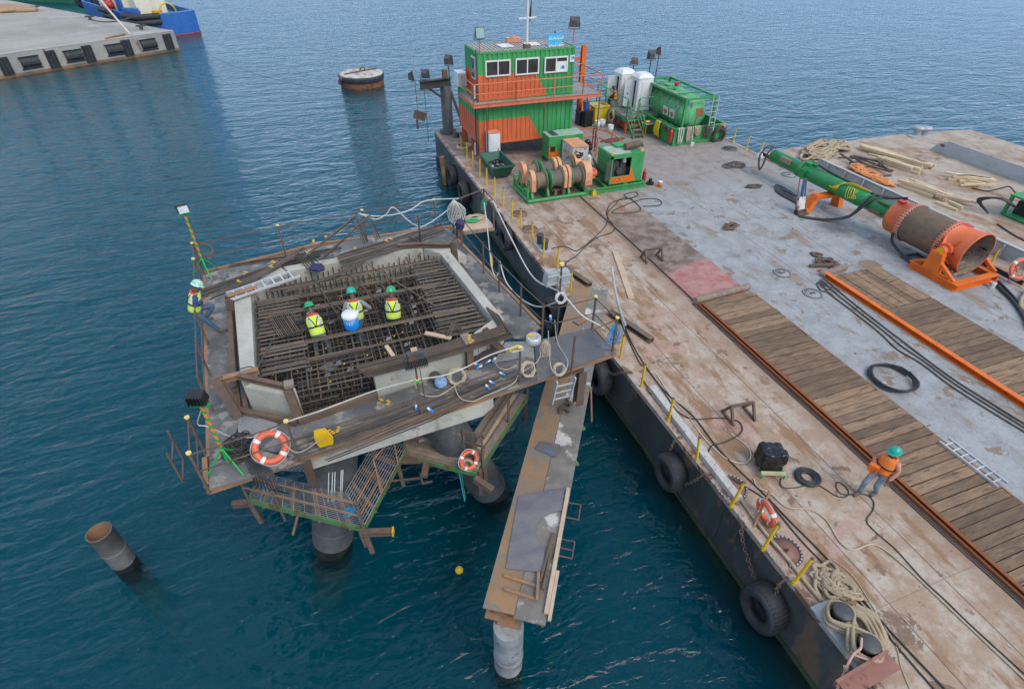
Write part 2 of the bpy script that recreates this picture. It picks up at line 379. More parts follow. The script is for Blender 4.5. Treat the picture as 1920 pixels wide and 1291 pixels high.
# ---------------------------------------------------------------- main work barge
def deck_material():
    m, nt, b, out = newmat('barge_deck_paint'); P = nt.nodes.new('ShaderNodeNewGeometry').outputs['Position']
    sp = nt.nodes.new('ShaderNodeSeparateXYZ'); nt.links.new(P, sp.inputs[0]); X, Y = sp.outputs[0], sp.outputs[1]
    mp = nt.nodes.new('ShaderNodeMapping'); mp.inputs['Scale'].default_value = (1, .28, 1); nt.links.new(P, mp.inputs[0]); S = mp.outputs[0]
    big = noise_(nt, P, .45, 5, .6); med = noise_(nt, P, 1.7, 8, .68); strk = noise_(nt, S, 1.1, 8, .68); fin = noise_(nt, P, 14, 5, .7)
    pat = noise_(nt, P, .8, 7, .66, .6)
    beige = mixc(nt, step_(nt, med, .41, .59), (.345, .23, .15), (.43, .345, .27))
    beige = mixc(nt, step_(nt, strk, .50, .60), beige, (.265, .145, .072))
    beige = mixc(nt, step_(nt, pat, .55, .66), beige, (.40, .25, .19))
    beige = mixc(nt, step_(nt, noise_(nt, P, 1.1, 8, .7, .3), .585, .61), beige, (.20, .12, .08))
    grey = mixc(nt, step_(nt, med, .35, .65), (.335, .33, .325), (.26, .255, .25))
    grey = mixc(nt, step_(nt, strk, .55, .62), grey, (.26, .205, .16))
    grey = mixc(nt, step_(nt, noise_(nt, P, .55, 9, .72), .56, .68), grey, (.17, .145, .13))
    grey = mixc(nt, step_(nt, noise_(nt, P, 3.1, 6, .7), .68, .74), grey, (.24, .13, .08))
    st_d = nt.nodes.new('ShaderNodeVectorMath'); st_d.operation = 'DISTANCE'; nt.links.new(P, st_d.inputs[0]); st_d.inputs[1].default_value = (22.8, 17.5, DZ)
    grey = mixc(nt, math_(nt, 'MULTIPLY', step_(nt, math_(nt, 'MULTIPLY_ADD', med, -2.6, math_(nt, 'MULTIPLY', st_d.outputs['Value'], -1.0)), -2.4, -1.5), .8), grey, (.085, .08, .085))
    grey = mixc(nt, step_(nt, noise_(nt, P, 1.0, 8, .7, .4), .585, .60), grey, (.22, .155, .11))
    red = mixc(nt, step_(nt, med, .35, .62), (.33, .105, .085), (.40, .21, .18))
    dark = mixc(nt, step_(nt, med, .40, .60), (.14, .085, .065), (.26, .19, .155))
    wob = math_(nt, 'MULTIPLY_ADD', big, 1.0, -.5); fw = math_(nt, 'MULTIPLY_ADD', fin, .16, -.08)
    Xw = math_(nt, 'ADD', X, fw); Yw = math_(nt, 'ADD', Y, math_(nt, 'MULTIPLY', wob, 3.0))
    # strip between the rails: worn dark rust, then a red primer patch beside the mat
    inS = math_(nt, 'MULTIPLY', step_(nt, Xw, 12.62, 12.72), math_(nt, 'SUBTRACT', 1, step_(nt, Xw, 15.22, 15.36)))
    rough = math_(nt, 'SUBTRACT', 1, step_(nt, Yw, 20.0, 24.0))
    col = mixc(nt, step_(nt, math_(nt, 'ADD', X, math_(nt, 'MULTIPLY', wob, .5)), 14.9, 15.4), beige, grey)
    # boundary is crisp along the mats
    col = mixc(nt, math_(nt, 'MULTIPLY', inS, rough), col, dark)
    rp = math_(nt, 'MULTIPLY', inS, math_(nt, 'SUBTRACT', 1, step_(nt, math_(nt, 'ADD', Yw, math_(nt, 'MULTIPLY', med, .8)), 16.9, 17.3)))
    col = mixc(nt, rp, col, red)
    # far third of the deck: brown traffic film
    col = mixc(nt, math_(nt, 'MULTIPLY', step_(nt, Yw, 21, 27), .62), col, mixc(nt, step_(nt, med, .4, .6), (.22, .155, .12), (.33, .265, .225)))
    # wheel-worn edge beside the rail
    ed = math_(nt, 'MULTIPLY', step_(nt, Xw, 11.9, 12.5), math_(nt, 'SUBTRACT', 1, step_(nt, Xw, 12.9, 13.0)))
    col = mixc(nt, math_(nt, 'MULTIPLY', ed, .55), col, (.27, .17, .11))
    # weld seams
    sm = None
    for x in (9.95, 11.62, 18.2, 20.9, 23.4):
        l = math_(nt, 'LESS_THAN', math_(nt, 'ABSOLUTE', math_(nt, 'SUBTRACT', X, x)), .016); sm = l if sm is None else math_(nt, 'MAXIMUM', sm, l)
    cr = math_(nt, 'LESS_THAN', math_(nt, 'ABSOLUTE', math_(nt, 'SUBTRACT', math_(nt, 'FRACT', math_(nt, 'DIVIDE', Y, 5.6)), .5)), .0022)
    col = mixc(nt, math_(nt, 'MULTIPLY', sm, .75), col, (.09, .06, .045))
    col = mixc(nt, math_(nt, 'MULTIPLY', cr, .5), col, (.2, .13, .09))
    v = math_(nt, 'MULTIPLY_ADD', fin, .7, .65); cm = nt.nodes.new('ShaderNodeCombineColor')
    for i in range(3): nt.links.new(v, cm.inputs[i])
    col = mixc(nt, 1.0, col, cm.outputs[0], 'MULTIPLY')
    nt.links.new(col, b.inputs['Base Color']); nt.links.new(math_(nt, 'MULTIPLY_ADD', pat, .6, .38), b.inputs['Roughness'])
    bp = nn(nt, 'ShaderNodeBump'); bp.inputs['Strength'].default_value = .3; bp.inputs['Distance'].default_value = .03
    nt.links.new(math_(nt, 'ADD', med, math_(nt, 'MULTIPLY', fin, .4)), bp.inputs['Height']); nt.links.new(bp.outputs[0], b.inputs['Normal'])
    return m
M['deck'] = deck_material()
def deck2_material():
    m, nt, b, out = newmat('flat_barge_deck'); P = nt.nodes.new('ShaderNodeNewGeometry').outputs['Position']
    mp = nt.nodes.new('ShaderNodeMapping'); mp.inputs['Scale'].default_value = (.6, .35, 1); nt.links.new(P, mp.inputs[0])
    a = noise_(nt, P, .7, 8, .66); s = noise_(nt, mp.outputs[0], .9, 9, .7)
    c = mixc(nt, step_(nt, a, .38, .62), (.42, .35, .28), (.32, .24, .18)); c = mixc(nt, step_(nt, s, .50, .66), c, (.27, .13, .06))
    c = mixc(nt, step_(nt, noise_(nt, P, .45, 8, .7), .60, .68), c, (.18, .11, .07))
    nt.links.new(c, b.inputs['Base Color']); b.inputs['Roughness'].default_value = .8
    return m
M['deck2'] = deck2_material()
BX0, BX1, BY0, BY1 = 8.28, 26.0, -5.0, 37.6
barge = thing('work_barge', 'large flat work barge with rust-worn deck carrying the green and orange house', 'barge', (17, 16, 0))
b = MB(); b.box(BX0, BY0, -1.6, BX1, BY1, DZ-.03)
for i in range(9):                      # frames showing as faint doubler strips on the side shell
    b.box(BX0-.012, -3+i*4.6, .1, BX0+.01, -2.92+i*4.6, DZ-.06)
b.build('hull', M['hull'], barge)
b = MB(); b.box(BX0-.05, BY0, -.5, BX0-.002, BY1, .14); b.build('boot_strip', M['algae'], barge)
b = MB(); b.box(BX0+.16, BY0, DZ-.06, BX1-.16, BY1-.16, DZ); b.build('deck', M['deck'], barge)
b = MB(); b.box(BX0-.03, BY0, DZ-.14, BX0+.158, BY1, DZ+.025); b.box(BX1-.158, BY0, DZ-.14, BX1+.03, BY1, DZ+.025); b.box(BX0+.162, BY1-.158, DZ-.14, BX1-.162, BY1, DZ+.025)
b.build('gunwale_strip', mtl('worn_gunwale', (.46, .38, .32), (.36, .24, .17), rust=.45, rc=(.19, .10, .06), rsc=2.2, bump=.3), barge)
def manhole(px, py, r, mat):
    c = G(px, py, DZ); b = MB(); b.lathe(c, [(0, .012), (r*.82, .012), (r*.82, .0)], 32); o = b.build('manhole_cover', mat, barge)
    b = MB(); b.lathe(c, [(r*.84, .002), (r*.84, .022), (r, .022), (r, .0)], 36)
    o2 = b.build('bolt_ring', M['dark_steel'], o)
    b = MB()
    for i in range(26):
        a = 2*math.pi*i/26; b.cyl(c+V((math.cos(a)*r*.92, math.sin(a)*r*.92, .02)), c+V((math.cos(a)*r*.92, math.sin(a)*r*.92, .045)), .024, 6)
    b.build('bolts', M['galv'], o)
    b = MB()
    for s in (-1, 1): b.cbox(c+V((s*.07, 0, .02)), (.09, .05, .03))
    b.build('lifting_eye', M['black'], o)
red_ox = mtl('red_oxide_cover', (.27, .13, .095), (.22, .1, .07), rust=.2); grey_cov = mtl('grey_cover', (.3, .3, .3), (.25, .25, .25), rust=.25)
for px, py, r, mm in ((1470, 1033, .42, red_ox), (1371, 914, .42, red_ox), (1467, 512, .36, grey_cov), (1523, 550, .38, grey_cov), (974, 401, .42, red_ox), (993, 430, .42, red_ox), (1368, 279, .5, M['dark_steel']), (1479, 328, .42, grey_cov)):
    manhole(px, py, r, mm)

# yellow posts round the deck edge
pm = MB(); pm.cyl((0, 0, 0), (0, 0, .96), .038, 10); pm.cyl((0, 0, 0), (0, 0, .1), .05, 10)
ypost = tag(pm.build('yellow_post', M['yellow'], loc=(0, 0, 0)), '', 'post', 'yellow posts along the barge edges')
b = MB(); b.cyl((0, 0, .955), (0, 0, .975), .043, 10); b.build('post_cap', M['rust'], ypost)
LP = [(1487, 1094, 'yellow post beside the bight of the hemp rope pile, between it and a manhole', .26), (1430, 1030, 'yellow post next to the rust-red manhole crossed by a rope', .2), (1370, 950, 'yellow post at the end of the flaking white timber', .18),
 (1306, 863, 'upright yellow post above the black tyre, halfway down the flaking white timber', -.22), (1253, 790, 'yellow post at the upper part of the flaking white timber', -.05), (1202, 726, 'yellow post where the flaking white timber starts', -.02),
 (1163, 672, 'yellow post by the barge end of the pier walkway', .02), (1069, 548, 'yellow post beside the head of the gangway plates', 0), (1045, 503, 'yellow post in front of the grey twin floodlight', .02),
 (1018.5, 484, 'yellow post touching the short twin bollard', .02), (997, 455, 'yellow post just past the rope-free manhole pair, toward the bollard', .03), (976, 428, 'yellow post between the two manholes near the pier corner', .02),
 (960, 408, 'yellow post next to the farther of the two edge manholes', .0), (943.5, 387, 'yellow post before the seaward end of the winch skid', .0), (928, 366, 'yellow post near the front corner of the rubbish skip', .0),
 (913, 347.5, 'yellow post level with the middle of the rubbish skip', .0), (900, 330.5, 'yellow post at the back corner of the rubbish skip', .02), (887, 313, 'yellow post below the front leg of the container house', .0),
 (876, 297, 'yellow post between the two seaward legs of the container house', .02), (865.6, 283, 'last yellow post, by the rear leg of the container house', .0),
 (1352, 254, 'yellow post behind the brown plate at the green tank tray', .02), (1374, 268, 'yellow post first along the open deck edge after the tank', .02), (1398, 282, 'yellow post second along the open deck edge after the tank', .02), (1424, 295, 'yellow post with a white bag over its top', .02),
 (1852, 503, 'yellow post between the orange cradle and the lifebuoy on a stand', .05), (1917, 536, 'yellow post at the deck edge past the lifebuoy on a stand', .05)]
for i, (px, py, lab, tl) in enumerate(LP):
    o = ypost if i == 0 else copy_tree(ypost); p = G(px, py, DZ); put(o, p, i*.7, lab); o.rotation_euler = (random.uniform(-.03, .03), tl*.6, 0)
b = MB(); c = G(1424, 295, DZ+.75); b.lathe(c, [(.05, -.12), (.19, -.08), (.2, .05), (.11, .22), (.05, .3), (.06, .42), (.02, .45)], 10); single('plastic_bag', b, M['white'], 'white plastic bag pulled over the top of a yellow post', 'bag')

# tyres hung as fenders
def tyre(px, py, R, wdt, lab, X=8.02, squash=1.0, zc=None):
    c = GX(px, py, X)
    if zc is not None: c.z = zc
    b = MB(); h = wdt/2
    prof = [(R*.56, -h*.8), (R*.8, -h), (R*.95, -h*.85), (R, -h*.4), (R, h*.4), (R*.95, h*.85), (R*.8, h), (R*.56, h*.8), (R*.52, h*.3), (R*.7, 0), (R*.52, -h*.3)]
    b.lathe((0, 0, 0), prof, 36, (1, 0, 0), True)
    for k in range(36):
        a = 2*math.pi*k/36
        b.cbox((0, math.cos(a)*R, math.sin(a)*R), (wdt*.7, .03, .02), 0, ('X', a+math.pi/2))
    o = b.build('tyre_fender', M['rubber'], loc=(0, 0, 0)); o.location = c; o.scale = (1, squash, 1); ORG[o.name] = c
    tag(o, lab, 'tyre', 'tyres hung along the barge side')
tyre(1256, 884, .56, .5, 'black tyre on the barge side beneath the flaking white timber', 7.98)
tyre(1432, 1138, .62, .55, 'large sagging black tyre on the hull below the rope pile', 7.98, .92)
tyre(1037, 590, .72, .55, 'big black tyre under the gangway head, below the grey twin floodlight', 7.95)
tyre(934, 420, .55, .45, 'black tyre hanging just past the pier corner landing', 8.0)
tyre(949, 447, .58, .45, 'black tyre second from the pier corner landing', 8.0)
tyre(868, 322, .62, .5, 'black tyre hanging at the waterline under the yellow posts by the house', 8.0, zc=.75)
tyre(846, 300, .6, .5, 'black tyre at the far corner of the barge near the davit', 8.05, zc=.75)
tyre(1122, 705, .66, .5, 'black tyre half hidden behind the rusty gangway', 7.95)
def chain(pts, lab, r=.035):
    b = MB(); pts = smooth_path(pts, 14); acc = 0; last = pts[0]; i = 0
    for p in pts[1:]:
        if (p-last).length > .085:
            d, x, y = b.frame(last, p); ax = x if i % 2 else y
            b.torus((last+p)/2, .05, .016, ax, 8, 4); last = p; i += 1
    single('rusty_chain', b, M['rust'], lab, 'chain', 'rusty chains holding the tyres')
e = lambda px, py: G(px, py, DZ+.05)
s_ = lambda px, py, X=8.1: GX(px, py, X)
chain([e(1278, 818), s_(1264, 828), s_(1256, 846)], 'short rusty chain above the tyre under the white timber')
chain([s_(1280, 910), s_(1300, 902), s_(1318, 890), e(1335, 890)], 'rusty chain slanting sideways from the tyre under the white timber to the deck edge')
chain([e(1393, 978), s_(1390, 1000), s_(1400, 1040), s_(1416, 1088)], 'long rusty chain hanging down the hull beside the lifebuoy')
chain([e(1478, 1084), s_(1464, 1092), s_(1456, 1105), s_(1458, 1130)], 'rusty chain tied round the sagging foreground tyre')
chain([e(1186, 698), s_(1168, 697), s_(1150, 702), s_(1137, 692)], 'sagging rusty chain on the hull below the walkway end')

# ---------------------------------------------------------------- second barge alongside
D2 = 1.7
b2 = thing('flat_barge', 'low flat barge with rusty cargo deck and grey steel bulwarks', 'barge', (34, 12, 0))
far1 = G(1481, 278, D2); far2 = G(1716, 248, D2)
b = MB(); b.prism([(27.0, -6), (44, -6), (44, far2.y-.8), (far2.x, far2.y), (27.0, far1.y)], -1.2, D2-.02); b.build('hull', M['hull'], b2)
b = MB(); b.prism([(27.0, -6), (44, -6), (44, far2.y-.8), (far2.x, far2.y), (27.0, far1.y)], D2-.016, D2); b.build('deck', M['deck2'], b2)
gb = mtl('grey_bulwark_paint', (.44, .445, .44), (.37, .375, .37), rust=.2, stretch=(1, .4, 1))
b = MB(); ya = G(1535, 297, 2.3).y; b.box(28.06, -6, D2, 28.1, ya-.5, 2.32); b.hexa([V((28.06, ya-.5, D2)), V((28.1, ya-.5, D2)), V((28.1, ya+.5, D2)), V((28.06, ya+.5, D2))], [V((28.06, ya-.5, 2.32)), V((28.1, ya-.5, 2.32)), V((28.1, ya-.2, 2.32)), V((28.06, ya-.2, 2.32))])
b.box(27.99, -6, 2.322, 28.17, ya-.2, 2.36); b.build('bulwark', gb, b2)
ps = mtl('pale_stiffener', (.44, .45, .45), rust=.1)
for k in range(19):
    y = ya-.9-k*1.28; b = MB(); b.box(27.88, y, D2, 28.058, y+.05, 2.3); b.build('bulwark_stiffener', ps, b2)
b = MB(); b.box(37.6, -6, D2, 37.68, 23.4, 2.5); b.hexa([V((37.6, 23.4, D2)), V((37.68, 23.4, D2)), V((37.68, 24.4, D2)), V((37.6, 24.4, D2))], [V((37.6, 23.4, 2.5)), V((37.68, 23.4, 2.5)), V((37.68, 24.0, 2.2)), V((37.6, 24.0, 2.2))])
b.build('bulwark', gb, b2)
# ---------------------------------------------------------------- container deck house
HX0, HX1, HY0 = 9.4, 15.2, 31.0
house = thing('container_house', 'two stacked green and orange shipping containers with windows, balcony and legs', 'deck house', (12.3, 32.5, DZ))
def corrug(mb, a, b, z0, z1, n, depth=.05):       # corrugated wall between plan points a and b (outside = right of a->b)
    a, b = V((*a, 0)), V((*b, 0)); d = (b-a); L = d.length; d.normalize(); nrm = V((d.y, -d.x, 0)); pts = []
    for i in range(n):
        t = L*i/n; u = L/n
        for q, o in ((0, 0), (.22, 0), (.36, depth), (.72, depth), (.86, 0)): pts.append(a+d*(t+u*q)-nrm*o)
    pts.append(b); vs = []
    for p in pts: vs += [V((p.x, p.y, z0)), V((p.x, p.y, z1))]
    mb.add(vs, [[2*i, 2*i+2, 2*i+3, 2*i+1] for i in range(len(pts)-1)])
def two_tone(name, x0, y0, cut, slope, zc, xs):   # green wall, orange lower panel with a raked right end (painted livery)
    m, nt, b, out = newmat(name); tc = nt.nodes.new('ShaderNodeTexCoord'); P = tc.outputs['Object']
    sp = nt.nodes.new('ShaderNodeSeparateXYZ'); nt.links.new(P, sp.inputs[0])
    lo = math_(nt, 'LESS_THAN', sp.outputs[2], zc)
    le = math_(nt, 'LESS_THAN', math_(nt, 'ADD', sp.outputs[0], math_(nt, 'MULTIPLY', sp.outputs[2], slope)), xs)
    f = math_(nt, 'MULTIPLY', lo, le)
    st = nn(nt, 'ShaderNodeMapping'); st.inputs['Scale'].default_value = (3, 3, .5); nt.links.new(P, st.inputs[0])
    nz = noise_(nt, st.outputs[0], 1.4, 8, .65); g = mixc(nt, step_(nt, nz, .35, .65), (.062, .33, .095), (.045, .26, .075)); o = mixc(nt, step_(nt, nz, .35, .65), (.66, .145, .05), (.56, .12, .045))
    c = mixc(nt, f, g, o); c = mixc(nt, step_(nt, noise_(nt, P, 3, 9, .7), .64, .72), c, (.17, .11, .07))
    nt.links.new(c, b.inputs['Base Color']); b.inputs['Roughness'].default_value = .5; return m
oz = ORG['container_house'].z; ox = ORG['container_house'].x
def cont(x0, y0, x1, y1, z0, z1, mw, nm, nx):
    b = MB(); corrug(b, (x0+.1, y0+.015), (x1-.1, y0+.015), z0+.14, z1-.1, nx); corrug(b, (x1-.015, y0+.1), (x1-.015, y1-.1), z0+.14, z1-.1, 9)
    corrug(b, (x1-.1, y1-.015), (x0+.1, y1-.015), z0+.14, z1-.1, nx); corrug(b, (x0+.015, y1-.1), (x0+.015, y0+.1), z0+.14, z1-.1, 9)
    o = b.build(nm, mw, house); b = MB()
    for x in (x0, x1-.1):
        for y in (y0, y1-.1): b.box(x, y, z0, x+.1, y+.1, z1)
    for y in (y0+.003, y1-.093): b.box(x0+.1, y, z0, x1-.1, y+.09, z0+.14); b.box(x0+.1, y, z1-.1, x1-.1, y+.09, z1)
    for x in (x0+.003, x1-.093): b.box(x, y0+.1, z0, x+.09, y1-.1, z0+.14); b.box(x, y0+.1, z1-.1, x+.09, y1-.1, z1)
    b.build('corner_frame', mw, o); b = MB(); b.box(x0+.1, y0+.1, z0+.01, x1-.1, y1-.1, z0+.05); b.build('floor_plate', M['dark_steel'], o); return o
lz = 4.25; uz = 6.62
mlow = two_tone('lower_livery', 0, 0, 0, .62, lz-oz, 12.45-ox+.62*(lz-oz)); mup = two_tone('upper_livery', 0, 0, 0, .62, uz-oz, 12.75-ox+.62*(uz-oz))
cont(HX0, HY0, HX1, 35.2, 2.9, 5.28, mlow, 'lower_container', 20)
cont(HX0+.05, HY0+.05, HX1-.06, 33.5, 5.3, 7.72, mup, 'upper_container', 20)
b = MB(); y = HY0+.15
while y < 33.4: 
    y += 9
for i in range(27):
    x = HX0+.16+i*.2; b.hexa([V((x, HY0+.16, 7.66)), V((x+.19, HY0+.16, 7.66)), V((x+.19, 33.4, 7.66)), V((x, 33.4, 7.66))], [V((x+.03, HY0+.16, 7.74)), V((x+.12, HY0+.16, 7.74)), V((x+.12, 33.4, 7.74)), V((x+.03, 33.4, 7.74))])
rf = b.build('roof', M['roof'], house)
b = MB(); b.cbox((11.4, 32.2, 7.77), (.75, .9, .03), .1); b.cbox((12.95, 32.15, 7.77), (.8, .8, .03), -.06); b.build('roof_patch', M['white'], rf)
b = MB(); b.cbox((12.2, 33.1, 7.86), (.8, .35, .22)); b.cbox((12.2, 33.1, 8.0), (.3, .12, .1)); b.build('roof_box', M['peach'], rf)
for x in (HX0+.05, HX0+1.5, HX1-.3):
    b = MB(); b.box(HX0 if x < 10 else x, HY0-.1 if x < 10 else 32.4, DZ, (HX0 if x < 10 else x)+.3, HY0+.22 if x < 10 else 32.7, 2.895); b.build('leg', M['orange'], house)
for y in (32.6, 34.6):
    b = MB(); b.ibeam((HX0+.16, y, DZ), (HX0+.16, y, 2.895), .3, .3, .03); b.build('leg', M['orange'], house)
b = MB(); b.box(HX1-.35, 34.5, DZ, HX1-.05, 34.8, 2.895); b.build('leg', M['orange'], house)
b = MB(); b.beam((HX0+.2, HY0+.4, 2.82), (HX1-.2, HY0+.4, 2.82), .12, .15); b.beam((HX0+.2, 34.8, 2.82), (HX1-.2, 34.8, 2.82), .12, .15); b.build('base_beam', M['dark_steel'], house)
# windows
def window(x0, x1, z0, z1, y, poster=False):
    b = MB(); t = .07
    b.box(x0, y-.05, z0, x1, y+.03, z0+t); b.box(x0, y-.05, z1-t, x1, y+.03, z1); b.box(x0, y-.05, z0+t, x0+t, y+.03, z1-t); b.box(x1-t, y-.05, z0+t, x1, y+.03, z1-t); xm = (x0+x1)/2; b.box(xm-.03, y-.045, z0+t, xm+.03, y+.03, z1-t)
    f = b.build('window', M['white'], house); b = MB(); b.box(x0+t, y-.012, z0+t, x1-t, y, z1-t); b.build('pane', M['window'], f)
    if poster: b = MB(); b.box(xm+.03, y-.022, z0+t, x1-t, y-.014, z0+t+.48); b.build('notice', M['white'], f); b = MB(); b.lathe((xm+.42, y-.023, z0+.24), [(0, 0), (.09, 0), (.09, .004)], 12, (0, -1, 0)); b.cbox((xm+.4, y-.024, z0+.2), (.26, .004, .05)); b.build('emblem', M['cooler_blue'], f)
def wx(px, py): p = GY(px, py, HY0+.05); return p.x, p.z
for a, c, po in (((910, 145), (957, 111), 0), ((966, 141.5), (1011, 107), 0), ((1020, 137.5), (1065, 104.5), 1)):
    x0, z0 = wx(*a); x1, z1 = wx(*c); window(x0, x1, z0, z1, HY0+.04, po)
b = MB(); b.box(9.42, 31.55, 6.3, 9.48, 32.2, 7.4); f = b.build('side_window', M['white'], house); b = MB(); b.box(9.405, 31.62, 6.38, 9.418, 32.13, 7.32); b.build('pane', M['window'], f)
b = MB(); b.box(14.82, HY0+.01, 6.95, 15.1, HY0+.03, 7.3); f = b.build('notice_plate', M['white'], house); b = MB(); b.lathe((14.99, HY0+.008, 7.14), [(0, 0), (.1, 0), (.1, .004)], 14, (0, -1, 0)); b.build('emblem', M['sign_blue'], f)
# balcony
BF = 30.55; BZ = 5.24; b = MB()
b.box(9.0, BF, BZ, 16.75, HY0+.03, BZ+.03); b.box(15.2, HY0+.03, BZ, 16.75, 33.3, BZ+.03); b.box(9.0, HY0+.03, BZ, 9.44, 33.3, BZ+.03)
bal = b.build('balcony', mtl('balcony_plate', (.33, .31, .29), (.25, .23, .21), rust=.2), house)
b = MB(); b.chan((9.0, BF-.03, BZ-.04), (16.75, BF-.03, BZ-.04), .06, .2, .02); b.beam((16.76, BF, BZ-.04), (16.76, 33.3, BZ-.04), .06, .2); b.beam((8.98, BF, BZ-.04), (8.98, 33.3, BZ-.04), .06, .2); b.build('edge_beam', M['salmon'], bal)
b = MB()
def rail(mb, pts, h=1.0, r=.03, posts=True, mid=True):
    pts = [V(p) for p in pts]
    for a, c in zip(pts, pts[1:]):
        mb.cyl(a+V((0, 0, h)), c+V((0, 0, h)), r, 8)
        if mid: mb.cyl(a+V((0, 0, h*.52)), c+V((0, 0, h*.52)), r*.9, 8)
    if posts:
        for p in pts: mb.cyl(p, p+V((0, 0, h)), r*1.15, 8)
rail(b, [(9.0, 33.3, BZ+.03), (9.0, BF, BZ+.03)], 1.02); rail(b, [(9.0, BF, BZ+.03), (11.45, BF, BZ+.03)], 1.02)
rail(b, [(11.45, BF, BZ+.03), (13.75, BF, BZ+.03), (15.55, BF, BZ+.03)], 1.02); rail(b, [(15.55, BF, BZ+.03), (16.72, BF, BZ+.03), (16.72, 33.3, BZ+.03), (15.3, 33.3, BZ+.03)], 1.02)
b.build('railing', M['salmon'], bal)
for x, y in ((9.75, BF), (13.2, BF), (16.7, BF+.02)):
    b = MB(); b.cyl((x, y, DZ), (x, y, BZ-.14), .04, 8); b.build('prop', M['rust'], bal)
# air conditioner, down pipe, mast
b = MB(); b.box(8.75, 32.7, 5.75, 9.25, 33.5, 6.45); ac = b.build('air_conditioner', M['white'], house)
b = MB(); b.box(8.75+.02, 32.685, 5.8, 9.2, 32.698, 6.4)
b.build('grille', M['galv'], ac)
b = MB(); b.cyl((9.33, 30.93, DZ+.6), (9.33, 30.93, 7.9), .025, 8); b.cyl((9.36, 31.5, 2.4), (9.36, 31.5, 5.9), .03, 8); b.build('downpipe', M['dark_steel'], house)
b = MB(); b.cyl((9.3, 31.55, 2.2), (9.3, 31.55, 2.9), .05, 8); b.cyl((9.3, 31.3, 5.4), (9.3, 31.3, 6.1), .05, 8); b.build('pipe_sleeve', M['white'], house)
mx, my = 12.35, 31.35
mast = thing('signal_mast', 'white signal mast with crossbars and a small flag on the container roof', 'mast', (mx, my, 7.72))
b = MB(); b.cyl((mx, my, 7.72), (mx, my, 9.7), .06, 10); b.cyl((mx, my, 9.7), (mx, my, 12.0), .045, 8); b.build('pole', M['white'], mast)
b = MB(); b.cbox((mx, my, 7.82), (.34, .3, .2)); b.build('base', M['rust'], mast)
for z, l in ((9.15, 1.0), (10.62, 1.1)): b = MB(); b.beam((mx-l/2, my, z), (mx+l/2, my, z+.02), .07); b.build('crossbar', M['white'], mast)
b = MB(); b.add([(mx+.08, my, 9.25), (mx+.2, my, 9.2), (mx+.24, my, 10.1)], [[0, 1, 2]]); b.add([(mx+.08, my-.01, 9.2), (mx+.22, my-.01, 9.2), (mx+.16, my-.01, 9.0)], [[0, 1, 2]]); b.hexa([V((mx+.09, my, 8.95)), V((mx+.19, my, 8.95)), V((mx+.19, my+.04, 8.95)), V((mx+.09, my+.04, 8.95))], [V((mx+.17, my, 10.0)), V((mx+.22, my, 10.0)), V((mx+.22, my+.02, 10)), V((mx+.17, my+.02, 10))])
b.build('flag', mtl('green_flag', (.05, .2, .04), (.5, .2, .05), sc=1.5), mast)
b = MB(); b.cyl((mx-.24, my, 9.75), (mx-.24, my, 10.55), .03, 6); b.build('pennant', mtl('pale_red_pennant', (.6, .35, .32)), mast)
# blue sign with two lines of white lettering
sx0 = GY(1027, 76, HY0+.35); sx1 = GY(1055, 62, HY0+.35); sy = HY0+.35
sg = thing('roof_sign', 'sky blue sign board with two lines of white script on the container roof', 'sign', (sx0.x+.4, sy, 7.72))
zt = sx1.z; zb = zt-.78
b = MB(); b.box(sx0.x, sy, zb, sx1.x, sy+.03, zt); b.build('board', M['sign_blue'], sg)
b = MB(); b.box(sx0.x, sy, zb-.26, sx1.x, sy+.03, zb-.004); b.build('lower_board', M['white'], sg)
b = MB(); b.cyl(((sx0.x+sx1.x)/2, sy+.05, 7.7), ((sx0.x+sx1.x)/2, sy+.05, zt+.1), .04, 8); b.build('post', M['rust'], sg)
b = MB(); W_ = sx1.x-sx0.x; yy = sy-.008
def glyphs(z, h, seq, x0, sc_):
    x = x0
    for g in seq:
        if g == '|': b.box(x, yy, z, x+.03*sc_, yy+.006, z+h); x += .06*sc_
        elif g == '_': b.box(x, yy, z, x+.11*sc_, yy+.006, z+.045); x += .11*sc_
        elif g == 'u': b.box(x, yy, z, x+.1*sc_, yy+.006, z+.045); b.box(x, yy, z+.045, x+.025, yy+.006, z+h*.5); b.box(x+.075*sc_, yy, z+.045, x+.1*sc_, yy+.006, z+h*.5); x += .1*sc_
        elif g == 'o': b.lathe((x+.05*sc_, yy+.003, z+h*.3), [(.022, 0), (.06, 0), (.06, .006), (.022, .006)], 10, (0, -1, 0), True); x += .11*sc_
        elif g == '.': b.box(x-.07, yy, z+h*.75, x-.035, yy+.006, z+h*.95)
        elif g == 'j': b.box(x, yy, z-.06, x+.03, yy+.006, z+h*.45); b.box(x-.06, yy, z-.06, x, yy+.006, z-.02); x += .06*sc_
        else: x += .05
glyphs(zb+.48, .2, 'u.u|_ou |u_.uo|', sx0.x+.07, .74); glyphs(zb+.14, .2, '|uo__u. |_ou.|j|', sx0.x+.08, .74)
b.build('lettering', M['white'], sg)
